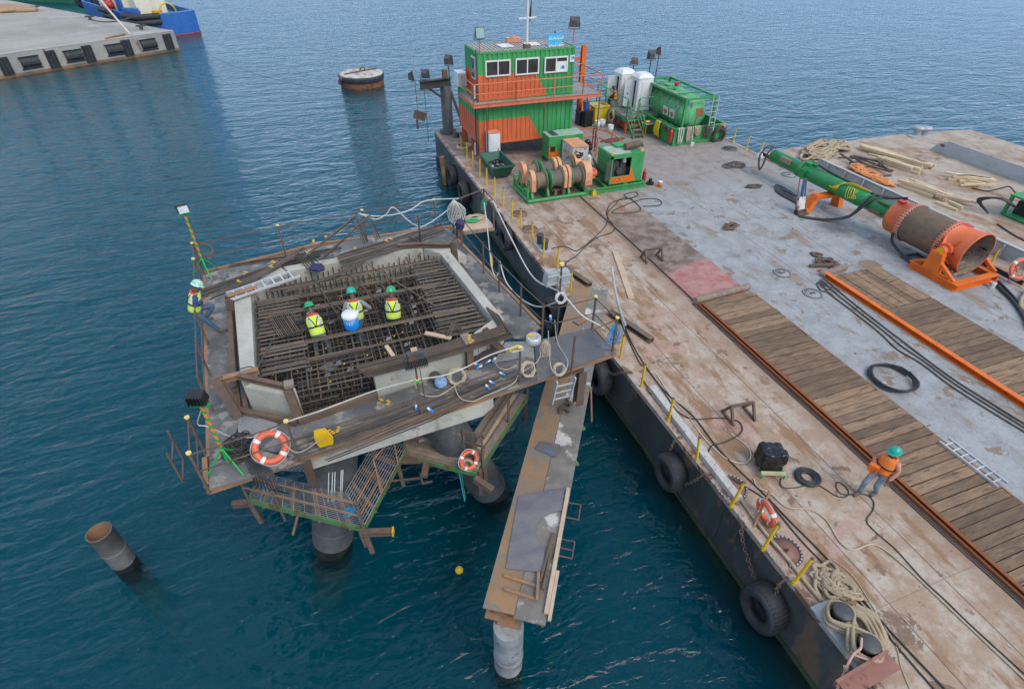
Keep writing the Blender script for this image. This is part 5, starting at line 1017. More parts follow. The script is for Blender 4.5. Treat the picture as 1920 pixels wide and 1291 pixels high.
line('black_cable', [(1168, 604), (1186, 645), (1220, 700), (1256, 742), (1300, 780), (1345, 838), (1385, 880), (1432, 925), (1480, 975), (1540, 1035), (1590, 1090), (1640, 1150), (1700, 1215), (1790, 1310)], .021, 'cable', 'long black cable running down the rusty deck to the bottom edge', 'cable')
line('black_cable', [(1372, 897), (1420, 925), (1450, 950), (1500, 1010), (1550, 1062), (1600, 1115), (1660, 1185), (1720, 1255), (1760, 1300)], .019, 'cable', 'second long black cable passing under the rope pile', 'cable')
line('black_cable', [(1464, 896), (1465, 912), (1490, 914), (1530, 908), (1570, 930), (1590, 928), (1588, 915), (1572, 903), (1568, 912), (1580, 926), (1620, 926), (1637, 938), (1637, 955), (1625, 975), (1640, 995), (1680, 1030), (1730, 1085), (1772, 1124), (1830, 1180), (1935, 1275)], .015, 'cable', 'thin black cable from the round coil past the man in orange', 'cable')
line('beige_rope', [(1413, 897), (1420, 912), (1445, 925), (1475, 950), (1520, 955), (1550, 975), (1575, 1015), (1600, 1030), (1640, 1020), (1690, 1055), (1760, 1120), (1850, 1205), (1940, 1290)], .022, 'rope_beige', 'beige line wandering down the deck beside the black cables', 'rope')
line('beige_rope', [(1560, 1048), (1600, 1080), (1650, 1160), (1680, 1210), (1690, 1250), (1710, 1300)], .012, 'rope_beige', 'thin pale string trailing off the rope pile', 'string')
line('white_rope', [(1230, 700), (1262, 748), (1290, 780), (1320, 820), (1360, 858), (1395, 868), (1408, 855), (1400, 835), (1370, 812)], .016, 'rope_white', 'thin white line curling past the trestle on deck', 'rope')
b = MB(); c = G(1513, 897, DZ); coil(b, c, .3, .03, 4, .06, .2); coil(b, c, .24, .03, 3, .06, .2); coil(b, c, .18, .03, 3, .06, .2); single('cable_coil', b, M['cable'], 'neat round coil of black cable beside the covered machine', 'cable')
# covered machine
mc = thing('covered_machine', 'small machine wrapped in black plastic on a pale yellow frame', 'machine', G(1440, 885, DZ)); c = G(1441, 880, DZ)
b = MB(); random.seed(3)
b.cbox(c+V((0, .1, .42)), (.62, .5, .62), -.35); o = b.build('plastic_wrap', M['glass_black'], mc); bm = o.modifiers.new('sub', 'SUBSURF'); bm.subdivision_type = 'SIMPLE'; bm.levels = bm.render_levels = 5; b2_ = o.modifiers.new('soft', 'SMOOTH'); b2_.iterations = 40; b2_.factor = .5; o.data.polygons.foreach_set('use_smooth', [True]*len(o.data.polygons))
for e_ in range(12): pass
tx = bpy.data.textures.new('crumple', 'CLOUDS'); tx.noise_scale = .22; dm = o.modifiers.new('crumple', 'DISPLACE'); dm.texture = tx; dm.strength = .14; dm.mid_level = .4
b = MB()
for s in (-1, 1): b.beam(c+rotz(V((s*.3, -.3, .12)), -.35), c+rotz(V((s*.3, .4, .12)), -.35), .04); b.beam(c+rotz(V((s*.3, -.3, 0)), -.35), c+rotz(V((s*.3, -.3, .14)), -.35), .04)
b.build('frame', M['rope_green'], mc); b = MB(); b.beam(c+rotz(V((-.36, -.28, .2)), -.35), c+rotz(V((.3, -.28, .18)), -.35), .09, .07); b.build('bumper', mtl('pale_yellow_bar', (.55, .5, .3)), mc)
# bollards and rope pile
def bollard(name, pts, r, h, lab, base):
    t = thing(name, lab, 'bollard', G(*pts[0], DZ))
    for px in pts: b = MB(); q = G(*px, DZ+h); b.lathe((q.x, q.y, DZ), [(r*.82, 0), (r*.82, h-.1), (r, h-.07), (r, h-.01), (r*.97, h), (0, h)], 24); b.build('post', M['dark_steel'], t)
    a, c = G(*pts[0], DZ+h), G(*pts[-1], DZ+h); d = (c-a).normalized(); b = MB(); b.beam(V((a.x, a.y, DZ+.025))-d*base, V((c.x, c.y, DZ+.025))+d*base, base*1.5, .05); b.build('base_plate', M['galv'], t)
bollard('twin_bollard', [(1583, 1144), (1633, 1205)], .2, .48, 'dark twin bollard wrapped in thick hemp rope', .42); bollard('twin_bollard', [(1013, 439), (1022, 449)], .17, .5, 'short dark twin bollard at the barge edge behind the pier', .35)
b = MB(); random.seed(11)
ca, cb_ = G(1583, 1144, DZ+.48), G(1633, 1205, DZ+.48); ca.z = cb_.z = DZ
c = G(1557, 1095, DZ)
tangle(b, c, .5, .42, .24, .04, 44, 8, -.9, 6, .13); tangle(b, c+V((.12, -.15, .05)), .42, .36, .24, .04, 30, 8, -.9, 6, .13); rope(b, [G(1540, 1125, DZ+.05), G(1528, 1095, DZ+.08), G(1540, 1062, DZ+.08), G(1556, 1052, DZ+.1), G(1570, 1068, DZ+.16), G(1560, 1085, DZ+.2)], .042)
d = (cb_-ca).normalized(); s = V((-d.y, d.x, 0))
for k in range(6):
    z = .06+.055*k; r = .24+.025*(k % 3); rope(b, [ca-d*r+V((0, 0, z)), ca-s*r*1.05+V((0, 0, z)), ca.lerp(cb_, .5)+s*.05*(k % 2)+V((0, 0, z+.03)), cb_+s*r+V((0, 0, z)), cb_+d*r+V((0, 0, z)), cb_-s*r+V((0, 0, z)), ca.lerp(cb_, .5)-s*.06*(k % 2)+V((0, 0, z+.03)), ca+s*r+V((0, 0, z))], .042, 6, 8, True, .12)
for k in range(7): rope(b, [ca+s*(.24+.06*k)-d*.1+V((0, 0, .1+.05*(k % 3))), ca+s*(.42+.055*k)+d*.15+V((0, 0, .2)), ca.lerp(cb_, .6)+s*(.45+.05*k)+V((0, 0, .12+.05*(k % 2))), cb_+s*(.36+.05*k)+V((0, 0, .06)), cb_+d*.1+s*(.3+.03*k)+V((0, 0, .05))], .042, 6, 8, False, .12)
for k in range(4): rope(b, [ca-d*.1+s*.2+V((0, 0, .3)), ca.lerp(cb_, .4)-s*(.1-.07*k)+V((0, 0, .32)), ca.lerp(cb_, .75)-s*(.28-.05*k)+V((0, 0, .2)), cb_-s*(.3+.04*k)+V((0, 0, .08))], .042, 6, 8, False, .12)
single('rope_pile', b, M['rope'], 'thick hemp rope heaped round the twin bollard at the bottom edge', 'rope')
b = MB(); rope(b, [ca.lerp(cb_, .8)+V((0, 0, .48))-s*.1, cb_-s*.25+V((0, 0, .45)), G(1600, 1226, DZ+.35), G(1585, 1255, DZ+.2), G(1566, 1300, DZ-.2)], .025); rope(b, [cb_+d*.24+V((0, 0, .42)), cb_+d*.25-s*.2+V((0, 0, .42)), G(1600, 1226, DZ+.35)], .025); tangle(b, G(1585, 1253, DZ+.2), .06, .06, .08, .012, 14); single('pink_rope', b, M['rope_pink'], 'pale pink rope tied from the bollard over the barge side', 'rope')
b = MB(); p0, p1 = G(1580, 1292, DZ+.12), G(1675, 1237, DZ+.3); b.beam(p0, p1, .34, .05, (.2, 0, 1)); b.beam(p0+V((-.1, .12, .07)), p1+V((-.08, .14, .09)), .06, .24); single('fairlead', b, mtl('red_brown_fairlead', (.34, .14, .1), (.26, .12, .09), rust=.2), 'red-brown fairlead plate on the barge edge below the bollard', 'fairlead')
# lifebuoys
def lifebuoy(c, ax, up, lab, R=.3, r=.075, grp='orange lifebuoys'):
    ax = V(ax).normalized(); t = thing('lifebuoy', lab, 'lifebuoy', c, grp); b = MB(); b.torus(c, R, r, ax, 40, 12); o = b.build('ring', M['ring'], t)
    x = V(up) - ax*V(up).dot(ax); x.normalize(); y = ax.cross(x)
    for q in range(4):
        a0 = math.pi/4+q*math.pi/2; b = MB(); b.tube([V(c)+(x*math.cos(a0+k)+y*math.sin(a0+k))*R for k in (-.13, -.06, 0, .06, .13)], r+.004, 12, caps=False); b.build('white_band', M['ring_white'], t)
    b = MB(); b.tube([V(c)+(x*math.cos(2*math.pi*k/32)+y*math.sin(2*math.pi*k/32))*(R+r+.012+.012*math.cos(k*math.pi/4)) for k in range(32)], .008, 5, True); b.build('grab_line', M['rope_white'], t); return t
p = G(1412, 990, DZ); t = thing('lifebuoy_stand', 'leaning rusty stand holding the lifebuoy at the barge edge', 'stand', p); b = MB(); b.cyl(p, G(1430, 948, DZ+.0)+V((0, 0, .62)), .03, 8); b.build('post', M['rust_light'], t)
lifebuoy(GX(1436, 961, 8.75)+V((.02, 0, .0)), (.98, -.085, .16), (0, 0, 1), 'lifebuoy on a leaning stand by the yellow posts', .29, .075)
p = G(1889, 527, DZ); t = thing('lifebuoy_stand', 'orange stand holding the lifebuoy beside the hammer cradle', 'stand', p); b = MB(); b.cyl(p, p+V((0, 0, .95)), .025, 8); c = p+V((0, -.02, .6)); b.beam(c-V((.3, 0, 0)), c+V((.3, 0, .05)), .04); b.beam(c-V((0.2, 0, -.2)), c+V((.2, 0, -.2)), .04); b.build('post', M['salmon'], t)
lifebuoy(c+V((.03, -.1, .03)), (-.35, -1, .45), (0, 0, 1), 'sun-faded lifebuoy on a stand beside the hammer cradle', .36, .08)
# loose gear on the grey deck
def heap(px, py, sx, sy, h, r, n, lab, mat='wire', nm='sling_heap', cat='sling'):
    b = MB(); tangle(b, G(px, py, DZ), sx*1.15, sy*1.1, h*.8, r*.62, int(n*.7), 5); single(nm, b, M[mat], lab, cat)
heap(1376, 311, .75, .5, .12, .045, 26, 'dark wire sling heap on deck near the green tank'); heap(1412, 350, .5, .3, .12, .05, 22, 'small brown strop heap on the grey deck'); heap(1367, 427, .5, .33, .18, .055, 34, 'round brown rope heap in the middle of the grey deck', 'rust'); heap(1150, 263, .9, .35, .12, .04, 26, 'rusty chain heap by the orange handrail', 'rust', 'chain_heap', 'chain')
b = MB(); tangle(b, G(1548, 494, DZ), .5, .45, .16, .035, 26, 5); tangle(b, G(1530, 478, DZ), .28, .25, .08, .03, 12, 5); b.beam(G(1518, 498, DZ+.08), G(1560, 497, DZ+.1), .14, .1); b.cyl(G(1560, 505, DZ+.1), G(1572, 497, DZ+.12), .1, 10); single('shackle_heap', b, M['rust'], 'heap of rusty chain and shackles at the second plank mat', 'chain')
b = MB(); tangle(b, G(1537, 508, DZ), .12, .06, .05, .02, 14); single('red_strop', b, M['red'], 'scrap of red strop beside the rusty chain heap', 'strop')
line('black_hose', [(1865, 530), (1880, 545), (1900, 565), (1920, 595), (1930, 620)], .06, 'cable', 'thick black hose leaving the cradle toward the deck edge', 'hose'); line('black_hose', [(1872, 527), (1890, 545), (1908, 565), (1928, 592), (1945, 620)], .05, 'cable', 'second black hose beside the thick one by the cradle', 'hose'); line('thick_rope', [(1925, 545), (1915, 560), (1914, 575), (1925, 585)], .07, 'rope', 'thick pale rope end at the deck edge past the lifebuoy', 'rope')
line('steel_wire', [(1088, 368), (1110, 388), (1180, 450), (1300, 562)], .03, 'wire', 'long greasy wire running from the winch to the plank mat', 'wire')
b = MB(); tangle(b, G(1062, 520, DZ), .3, .5, .1, .02, 40); single('rope_bundle', b, M['rope_beige'], 'loose beige rope behind the grey twin floodlight', 'rope')
b = MB(); b.cbox(G(1113, 367, DZ)+V((0, 0, .12)), (.24, .12, .22), .3); b.cyl(G(1113, 367, DZ)+V((0, 0, .22)), G(1113, 367, DZ)+V((0, 0, .32)), .06, 8); single('yellow_block', b, M['rope_yellow'], 'small yellow pulley block in front of the winch', 'block')
b = MB(); random.seed(77)
for k in range(110):
    x, y = random.uniform(8.6, 25.6), random.uniform(1, 30)
    if 12.6 < x < 15.5 and y < 14.5 or 18.8 < x < 21.8 and y < 14.2: continue
    b.cbox((x, y, DZ+.012), (random.uniform(.03, .16), random.uniform(.015, .06), .012), random.random()*3)
o = b.build('deck_litter', mtl('deck_scraps', (.12, .09, .07), (.4, .33, .26), sc=3, isl=.6)); tag(o, 'small scraps of wood, wire and rust flakes scattered over the barge deck', 'litter', kind='stuff')
# ---------------------------------------------------------------- steel piles
def pile(base, top, r, lab, mat, open_=False, deep=-9):
    base, top = V(base), V(top); d = (top-base).normalized(); t = thing('steel_pile', lab, 'pile', base, 'round steel piles standing in the water')
    lo = base+d*((deep)/d.z); b = MB()
    if open_:
        L = (top-base).length; b.lathe(base, [(r, .22), (r, L-.02), (r*1.02, L-.015), (r*1.02, L), (r*.93, L)], 36, d); bi_ = MB(); bi_.lathe(base, [(r*.929, L-.004), (r*.925, L-2.2), (0, L-2.21)], 36, d); bi_.build('rusty_bore', M['rust_light'], t)
    else: b.cyl(base+d*.22, top, r, 36)
    b.build('shaft', mat, t); b = MB(); b.cyl(base+d*-.55, base+d*.219, r*1.004, 36); b.build('wet_band', M['black_band'], t)
    b = MB(); b.cyl(lo, base-d*.552, r, 36); b.build('underwater_shaft', M['algae'], t); b = MB()
    b.lathe(base, [(r+.001, .75), (r+.012, .77), (r+.012, .8), (r+.001, .82)], 36, d); b.build('weld_ring', mat, t); return t
M['black_band'] = mtl('wet_black_band', (.012, .012, .013), (.02, .022, .018), rough=.25)
p1 = G(238, 1058, 0); pile(p1, GY(185, 996, p1.y), .29, 'open topped steel pile standing alone in the water', mtl('weathered_pile', (.16, .15, .145), (.085, .075, .07), rust=.28, rc=(.2, .12, .075), sc=1.5, bump=.25, bsc=10), True)
pile((-1.6, 9.8, 0), (-.75, 10.05, 3.95), .54, 'black raking pile with white chalk marks inside the steel gratings', M['pile'])
pile((3.08, 10.0, 0), (1.62, 9.85, 3.95), .53, 'dark raking pile inside the timber walkway', M['pile'])
p3 = G(953, 1250, 0); pile(p3, (p3.x, p3.y, GZ-.6), .32, 'slim grey pile carrying the gangway end', M['pile_grey'])
pile((-1.2, 15.2, 0), (-1.0, 14.6, 3.95), .58, 'dark pile hidden at the back of the pier', M['pile'])
b = MB(); d = (V((-.75, 10.05, 3.95))-V((-1.6, 9.8, 0))).normalized(); c0 = V((-1.6, 9.8, 0))
for k, a in enumerate((-1.95, -1.8, -1.7, -1.45, -1.38)):
    q = lambda h: c0+d*h+V((math.cos(a)*.585, math.sin(a)*.585, 0)); b.tube([q(2.3), q(3.3)], .014, 5)
single('chalk_marks', b, M['white'], 'white chalk streaks down the raking pile above the grating', 'marking')

# ---------------------------------------------------------------- concrete shell of the pile cap
cap = thing('pile_cap_shell', 'pale concrete box shell of the pile cap with chamfered corners', 'pile cap', (.5, 12.8, 3.95))
conc = M['concrete']
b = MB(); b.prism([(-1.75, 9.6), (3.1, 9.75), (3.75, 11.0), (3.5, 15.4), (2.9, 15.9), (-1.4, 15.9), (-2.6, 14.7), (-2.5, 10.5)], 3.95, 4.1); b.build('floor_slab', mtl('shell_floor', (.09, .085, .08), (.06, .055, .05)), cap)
b = MB(); b.prism([(-1.45, 9.0), (2.7, 9.28), (3.05, 9.5), (3.05, 9.7), (-1.75, 9.5)], 3.98, 4.58); b.build('lower_beam', conc, cap)
b = MB(); b.hexa([V((2.7, 9.28, 3.98)), V((2.95, 9.32, 4.25)), V((3.0, 9.5, 4.25)), V((2.7, 9.5, 3.98))], [V((2.7, 9.28, 4.58)), V((3.0, 9.32, 4.58)), V((3.02, 9.5, 4.58)), V((2.7, 9.5, 4.58))]); b.build('beam_end', conc, cap)
WALLS = [((-2.74, 14.6), (-2.5, 10.86), (-2.2, 10.9), (-2.3, 14.5)), ((-2.44, 10.62), (-1.5, 9.98), (-1.36, 10.2), (-2.2, 10.78)), ((.36, 10.1), (3.0, 10.5), (2.95, 10.78), (.34, 10.38)),
 ((3.02, 10.52), (3.85, 11.0), (3.62, 11.2), (2.97, 10.8)), ((3.9, 11.1), (3.5, 15.1), (3.2, 15.0), (3.62, 11.22)), ((3.48, 15.14), (2.9, 15.85), (2.78, 15.55), (3.2, 15.04)), ((2.88, 15.86), (-1.4, 15.8), (-1.3, 15.5), (2.76, 15.56)), ((-1.45, 15.8), (-2.74, 14.64), (-2.32, 14.54), (-1.32, 15.48))]
for i, w_ in enumerate(WALLS):
    b = MB(); c = sum((V((*p, 0)) for p in w_), V())/4; lo = [V((*p, 4.1)) for p in w_]; mid = [V((*p, WT-.03)) for p in w_]; top = [V((*(c+(V((*p, 0))-c)*(1-.02/max((V((*p, 0))-c).length, .1))).xy, WT)) for p in w_]
    if sum(w_[k][0]*w_[(k+1) % 4][1]-w_[(k+1) % 4][0]*w_[k][1] for k in range(4)) < 0: lo, mid, top = lo[::-1], mid[::-1], top[::-1]
    b.add(lo+mid+top, [[3, 2, 1, 0], [8, 9, 10, 11]]+[[k+o, (k+1) % 4+o, (k+1) % 4+4+o, k+4+o] for o in (0, 4) for k in range(4)]); b.build('wall', conc, cap)
# red chalk figures on the right-hand chamfer
b = MB(); n_ = V((.5, -.86, 0)); d_ = V((.86, .5, 0)); c = V((3.25, 10.62, 4.95))+n_*.03
for u, h in ((0, .16), (.12, .2), (.26, .15), (.4, .2)): b.beam(c+d_*u, c+d_*(u+.05)+V((0, 0, h)), .02, .008)
b.build('chalk_mark', M['red'], cap)

# ---------------------------------------------------------------- steel walkway round the shell
wk = thing('pier_walkway', 'steel plate walkway with brown edge channels round the concrete shell', 'walkway', (.5, 12, PZ-.1))
def plate(px, mat, nm='plate', z=PZ, t=.025): b = MB(); b.prism(GS(px, z), z-t, z); return b.build(nm, mat, wk)
plate([(386, 514), (425, 503), (436, 545), (452, 772), (447, 800), (412, 860), (393, 860), (392, 800)], M['plate']); plate([(393, 862), (412, 862), (470, 838), (556, 862), (520, 880), (392, 917)], M['plate'])
plate([(447, 802), (555, 795), (720, 742), (905, 682), (1000, 640), (1005, 715), (790, 778), (560, 858), (470, 836)], M['plate']); plate([(1002, 639), (1110, 614), (1152, 659), (1007, 714)], M['plate_dark'])
plate([(838, 466), (852, 446), (1012, 612), (1000, 637), (950, 632)], M['plate']); plate([(386, 513), (420, 504), (600, 462), (800, 424), (845, 430), (852, 445), (836, 464), (800, 462), (560, 500), (446, 548), (400, 560)], M['plate'], z=PZ-.03)
def grating(name, quad, z, mat, parent, nx, ny, h=.035, r=.007):
    b = MB(); q = [V((p[0], p[1], z)) for p in quad]
    for i in range(nx+1): a, c = q[0].lerp(q[1], i/nx), q[3].lerp(q[2], i/nx); b.beam(a, c, r*1.6, h)
    for j in range(ny+1): a, c = q[0].lerp(q[3], j/ny), q[1].lerp(q[2], j/ny); b.beam(a+V((0, 0, h*.3)), c+V((0, 0, h*.3)), r*1.3, r*1.3)
    return b.build(name, mat, parent)
q = GS([(449, 774), (520, 794), (470, 836), (447, 818)], PZ+.03); grating('grating', q, PZ+.03, M['galv'], wk, 22, 10, .03)
q = GS([(948, 642), (1000, 640), (985, 668), (926, 680)], PZ+.03); grating('grating', q, PZ+.03, M['galv'], wk, 18, 12, .03)
def edge(px, lab='edge_channel', w_=.1, h=.2, mat='rust_light'):
    pts = GS(px, PZ-.11); b = MB()
    for a, c in zip(pts, pts[1:]): b.chan(a, c, w_, h, .02, -1)
    b.build(lab, M[mat], wk)
edge([(390, 918), (1153, 661)]); edge([(1153, 661), (1110, 613)]); edge([(390, 918), (386, 862)]); edge([(394, 860), (385, 514)]); edge([(385, 513), (600, 460), (848, 427)]); edge([(850, 444), (1013, 612)])
b = MB()
for a, c, w_ in (((447, 770), (556, 792), .12), ((560, 790), (706, 738), .14)): b.beam(G(*a, PZ+.08), G(*c, PZ+.08), w_, .16)
b.build('inner_channel', M['rust'], wk)
b = MB(); b.beam(G(846, 470, PZ+.06), G(958, 628, PZ+.06), .08, .1); b.beam(G(428, 560, PZ+.05), G(449, 768, PZ+.05), .09, .12); b.beam(G(440, 560, PZ+.12), G(462, 765, PZ+.12), .1, .2); b.build('inner_channel', M['rust'], wk)
def post_i(a, c, w_=.16, nm='waler_post'): b = MB(); b.ibeam(a, c, w_, w_, .02, (0, 1, .2)); b.build(nm, M['rust'], wk)
post_i(V((-2.86, 14.35, PZ)), V((-2.82, 14.3, 5.55)), .2); post_i(V((-2.7, 10.45, PZ)), V((-2.95, 10.85, 5.6)), .2); post_i(V((-1.42, 9.86, PZ)), V((-1.5, 10.05, 5.55)), .18); post_i(V((2.72, 10.32, PZ)), V((2.72, 10.36, 5.5)), .17); post_i(V((3.7, 15.2, PZ)), V((3.65, 15.15, 5.6)), .18); post_i(V((3.72, 10.62, PZ)), V((3.25, 10.7, 5.5)), .15)
def wbeam(a, c, w_=.11, h=.12, mat='rust', nm='waler'): b = MB(); b.ibeam(V(a), V(c), w_, h, .02); b.build(nm, M[mat], wk)
wbeam((-2.52, 10.9, 5.5), (-1.42, 10.1, 5.5)); wbeam((-2.95, 10.92, 5.49), (-2.1, 10.98, 5.49), .14, .12, 'rust_light'); wbeam((-2.85, 14.4, 5.49), (-2.1, 14.62, 5.49), .16, .14, 'rust_light'); wbeam((-2.9, 14.3, PZ+.4), (-2.72, 11.0, PZ+.4), .12, .16); wbeam((2.75, 15.6, 5.5), (3.6, 15.25, 5.5), .16, .14, 'rust'); wbeam((2.0, 15.75, 5.5), (2.75, 15.6, 5.5), .14, .12)
b = MB(); b.cbox((2.72, 10.5, 5.47), (.22, .4, .1), .1); b.cbox((-1.45, 10.12, 5.6), (.2, .2, .1)); b.build('wedge', M['timber'], wk)
b = MB(); b.prism(GS([(884, 676), (925, 664), (925, 655), (884, 668)], PZ+.05), PZ+.03, PZ+.12); b.cbox(G(905, 668, PZ+.1), (.85, .08, .26), .16); b.build('side_plate', M['dark_steel'], wk)
b = MB(); b.cbox((3.55, 15.6, 4.85), (.9, .8, .3), .3); b.build('corner_block', conc, wk); b = MB(); b.beam((3.1, 16.1, 5.05), (3.4, 15.5, 5.05), .1, .1); b.build('white_bar', M['white'], wk)
# railing: posts with yellow caps, two bars
H_ = 1.08
def rpost(px, h=H_, capc=True, r=.024):
    p = G(*px, PZ); b = MB(); b.beam(p-V((0, 0, .12)), p+V((0, 0, h)), r*1.9, r*1.9, (0, 1, 0)); o = b.build('railing_post', M['rust'], wk)
    if capc: b = MB(); b.cyl(p+V((0, 0, h+.001)), p+V((0, 0, h+.035)), .05, 14); b.build('yellow_cap', M['cap'], o)
    return p
M['cap'] = mtl('yellow_cap', (.75, .6, .16), (.7, .55, .12), fine=.05)
for px, c in (((390, 917), 1), ((385, 850), 1), ((399, 770), 0), ((394, 703), 0), ((391, 645), 0), ((386, 545), 1), ((383, 514), 1), ((536, 479), 1), ((688, 449), 1), ((818, 428), 1), ((907, 512), 0), ((936, 547), 0), ((976, 592), 0), ((1016, 631), 0), ((560, 857), 1), ((791, 778), 1), ((974, 716), 1), ((1072, 693), 0), ((1148, 659), 1), ((1110, 618), 1), ((866, 460), 0)): rpost(px, capc=bool(c))
def rrail(px, hs=(H_-.04, .55), r=.011):
    for h in hs:
        b = MB(); pts = [G(*p, PZ)+V((0, 0, h)) for p in px]
        for a, c in zip(pts, pts[1:]): b.beam(a, c, r*1.9, r*2.2)
        b.build('railing_bar', M['rust'], wk)
rrail([(390, 917), (385, 850)]); rrail([(399, 770), (394, 703), (391, 645), (386, 545), (383, 514)]); rrail([(383, 514), (536, 479), (688, 449), (818, 428)]); rrail([(848, 440), (866, 460), (907, 512), (936, 547), (976, 592), (1016, 631)]); rrail([(390, 917), (560, 857)]); rrail([(1016, 631), (1038, 637), (1110, 618)]); rrail([(1110, 618), (1148, 659)]); rrail([(1072, 693), (1148, 659)], (H_-.04,))
# outside return frame by the corner
b = MB(); p = G(385, 850, PZ); q = p+V((-.55, .3, 0)); r_ = p+V((-.5, -.35, 0))
for a, c in ((q, r_), (q+V((0, 0, .6)), r_+V((0, 0, .6))), (q, q+V((0, 0, .9))), (r_, r_+V((0, 0, .9)))): b.beam(a-V((0, 0, .3)), c-V((0, 0, .3)), .035)
b.build('outer_frame', M['rust'], wk)
# landing to the barge side at the back corner
ld = thing('corner_landing', 'small timber topped landing between the pier corner and the barge', 'landing', G(885, 420, PZ)); lp = GS([(852, 425), (908, 402), (926, 424), (870, 432)], PZ-.05)
b = MB(); b.prism(lp, PZ-.09, PZ-.05); b.build('board', M['wood_pale'], ld); b = MB()
for i in range(4): b.beam(lp[i]-V((0, 0, .1)), lp[(i+1) % 4]-V((0, 0, .1)), .07, .12)
b.build('frame', M['timber'], ld); b = MB()
for i in (1, 2): b.beam(lp[i]-V((0, 0, .1)), lp[i]+V((0, 0, 1.0)), .05)
b.beam(lp[1]+V((0, 0, 1)), lp[2]+V((0, 0, 1)), .035); b.beam(lp[0]+V((0, 0, 1)), lp[1]+V((0, 0, 1)), .035); b.build('rail', M['rust'], ld)
b = MB(); p = G(862, 445, PZ); b.ibeam(p-V((0, 0, .4)), p+V((0, 0, 1.1)), .18, .18, .02, (0, 1, 0)); b.build('corner_post', M['rust'], ld)
# walkway support under the barge end
b = MB(); p = G(1078, 692, PZ-.25); b.ibeam(p-V((.5, 0, 0)), p+V((.25, .1, 0)), .24, .22, .03); b.ibeam(p+V((.2, 0, -.1)), p+V((.2, 0, -1.3)), .22, .22, .03, (0, 1, 0)); b.build('hanger', M['rust'], wk)
b = MB(); ladder(b, G(1062, 712, PZ-.15), G(1062, 712, PZ-.15)+V((0, .2, -.95)), .5, 3, (0, -1, 0)); single('ladder', b, M['alu'], 'short aluminium ladder from the gangway up to the walkway', 'ladder')

# ---------------------------------------------------------------- gratings hung round the first pile
hg1 = thing('hung_grating', 'green edged steel grating platform hung round the chalk marked pile', 'grating platform', (-1, 9.5, 2.6))
Z1 = 2.6; fr1 = GS([(466, 936), (682, 990), (652, 926), (488, 886)], Z1); grating('grating_panel', [fr1[0], fr1[1], fr1[2], fr1[3]], Z1, M['galv'], hg1, 10, 17, .02, .006)
fr2 = GS([(684, 984), (764, 836), (706, 826), (648, 924)], Z1+.0); q = [fr2[3], fr2[0], fr2[1], fr2[2]]; grating('grating_panel', q, Z1+.04, M['galv'], hg1, 13, 10, .02, .006)
fr3 = GS([(500, 880), (590, 884), (612, 862), (540, 848)], Z1+.1); grating('grating_panel', fr3, Z1+.1, M['galv'], hg1, 12, 9, .02, .006)
for a, c in ((fr1[0], fr1[1]), (fr2[0], fr2[1]), (fr1[3], fr1[0]), (fr3[1], fr3[2])): b = MB(); b.beam(a-V((0, 0, .06)), c-V((0, 0, .06)), .05, .15); b.build('edge_beam', M['green_edge'], hg1)
b = MB()
for k in (.12, .38, .62, .88): b.beam(fr1[0].lerp(fr1[1], k)-V((0, 0, .15)), fr1[3].lerp(fr1[2], k)-V((0, 0, .15)), .07, .12)
for k in (.2, .5, .8): b.beam(fr2[0].lerp(fr2[1], k)-V((0, 0, .15)), fr2[3].lerp(fr2[2], k)-V((0, 0, .15)), .07, .12)
b.build('cross_beam', M['rust_light'], hg1)
for p in (fr1[0], fr1[0].lerp(fr1[1], .28), fr1[1]): b = MB(); b.beam(p+V((0, 0, -.5)), p+V((0, 0, 1.05)), .05, .05, (0, 1, 0)); b.build('post', M['rust'], hg1)
b = MB(); u = V((0, 0, .95)); b.beam(fr1[0]+u, fr1[1]+u, .035); b.beam(fr1[0]+u*.5, fr1[1]+u*.5, .035); b.build('rail', M['rust_light'], hg1)
b = MB(); u = V((0, 0, 1.0)); p0, p1 = fr1[1], fr2[0].lerp(fr2[1], .35); b.tube([p0, p0+u, p1+u, p1], .025, 6); b.tube([p1+V((.05, .1, 0)), p1+u*1.1+V((0, .2, 0)), fr2[0].lerp(fr2[1], .75)+u, fr2[0].lerp(fr2[1], .75)], .025, 6); b.beam(p0+u*.5, p1+u*.5, .03); b.build('rail', M['rust_light'], hg1)
b = MB(); b.ibeam(fr1[1]+V((-.1, .02, -.16)), fr1[1]+V((.62, -.2, -.16)), .14, .14, .02); b.ibeam(fr1[0]+V((.1, 0, -.14)), fr1[0]+V((-.4, .1, -.14)), .14, .14, .02); b.beam(fr1[0]+V((0, 0, -.1)), fr1[0]+V((.05, 0, -.95)), .1); b.beam(fr1[1]+V((0, 0, -.1)), fr1[1]+V((.05, 0, -1.0)), .11); b.beam(fr1[1]+V((-.1, 0, -.1)), fr1[1]+V((-.06, 0, -.7)), .06); b.build('bracket', M['rust'], hg1)
b = MB(); p = fr1[1]+V((.62, -.2, -.16)); b.cbox(p, (.03, .16, .18), -.3); b.build('end_plate', M['yellow'], hg1)
for x0, x1 in ((G(572, 855, PZ-.1), G(588, 905, 3.0)),): b = MB(); b.ibeam(x0, x1, .2, .2, .025, (0, 1, .2)); b.build('hanger', M['rust'], hg1)
b = MB(); b.beam(fr1[0].lerp(fr1[1], .42)-V((0, 0, .2)), fr1[0].lerp(fr1[1], .3)-V((0, 0, 1.1)), .05); b.build('loose_bar', M['rust_light'], hg1)
b = MB(); c = fr1[1].lerp(fr1[2], .45)+V((-.15, 0, .05)); tangle(b, c, .18, .14, .06, .012, 22); single('blue_twine', b, M['rope_blue'], 'scrap of blue twine on the steel grating', 'twine')
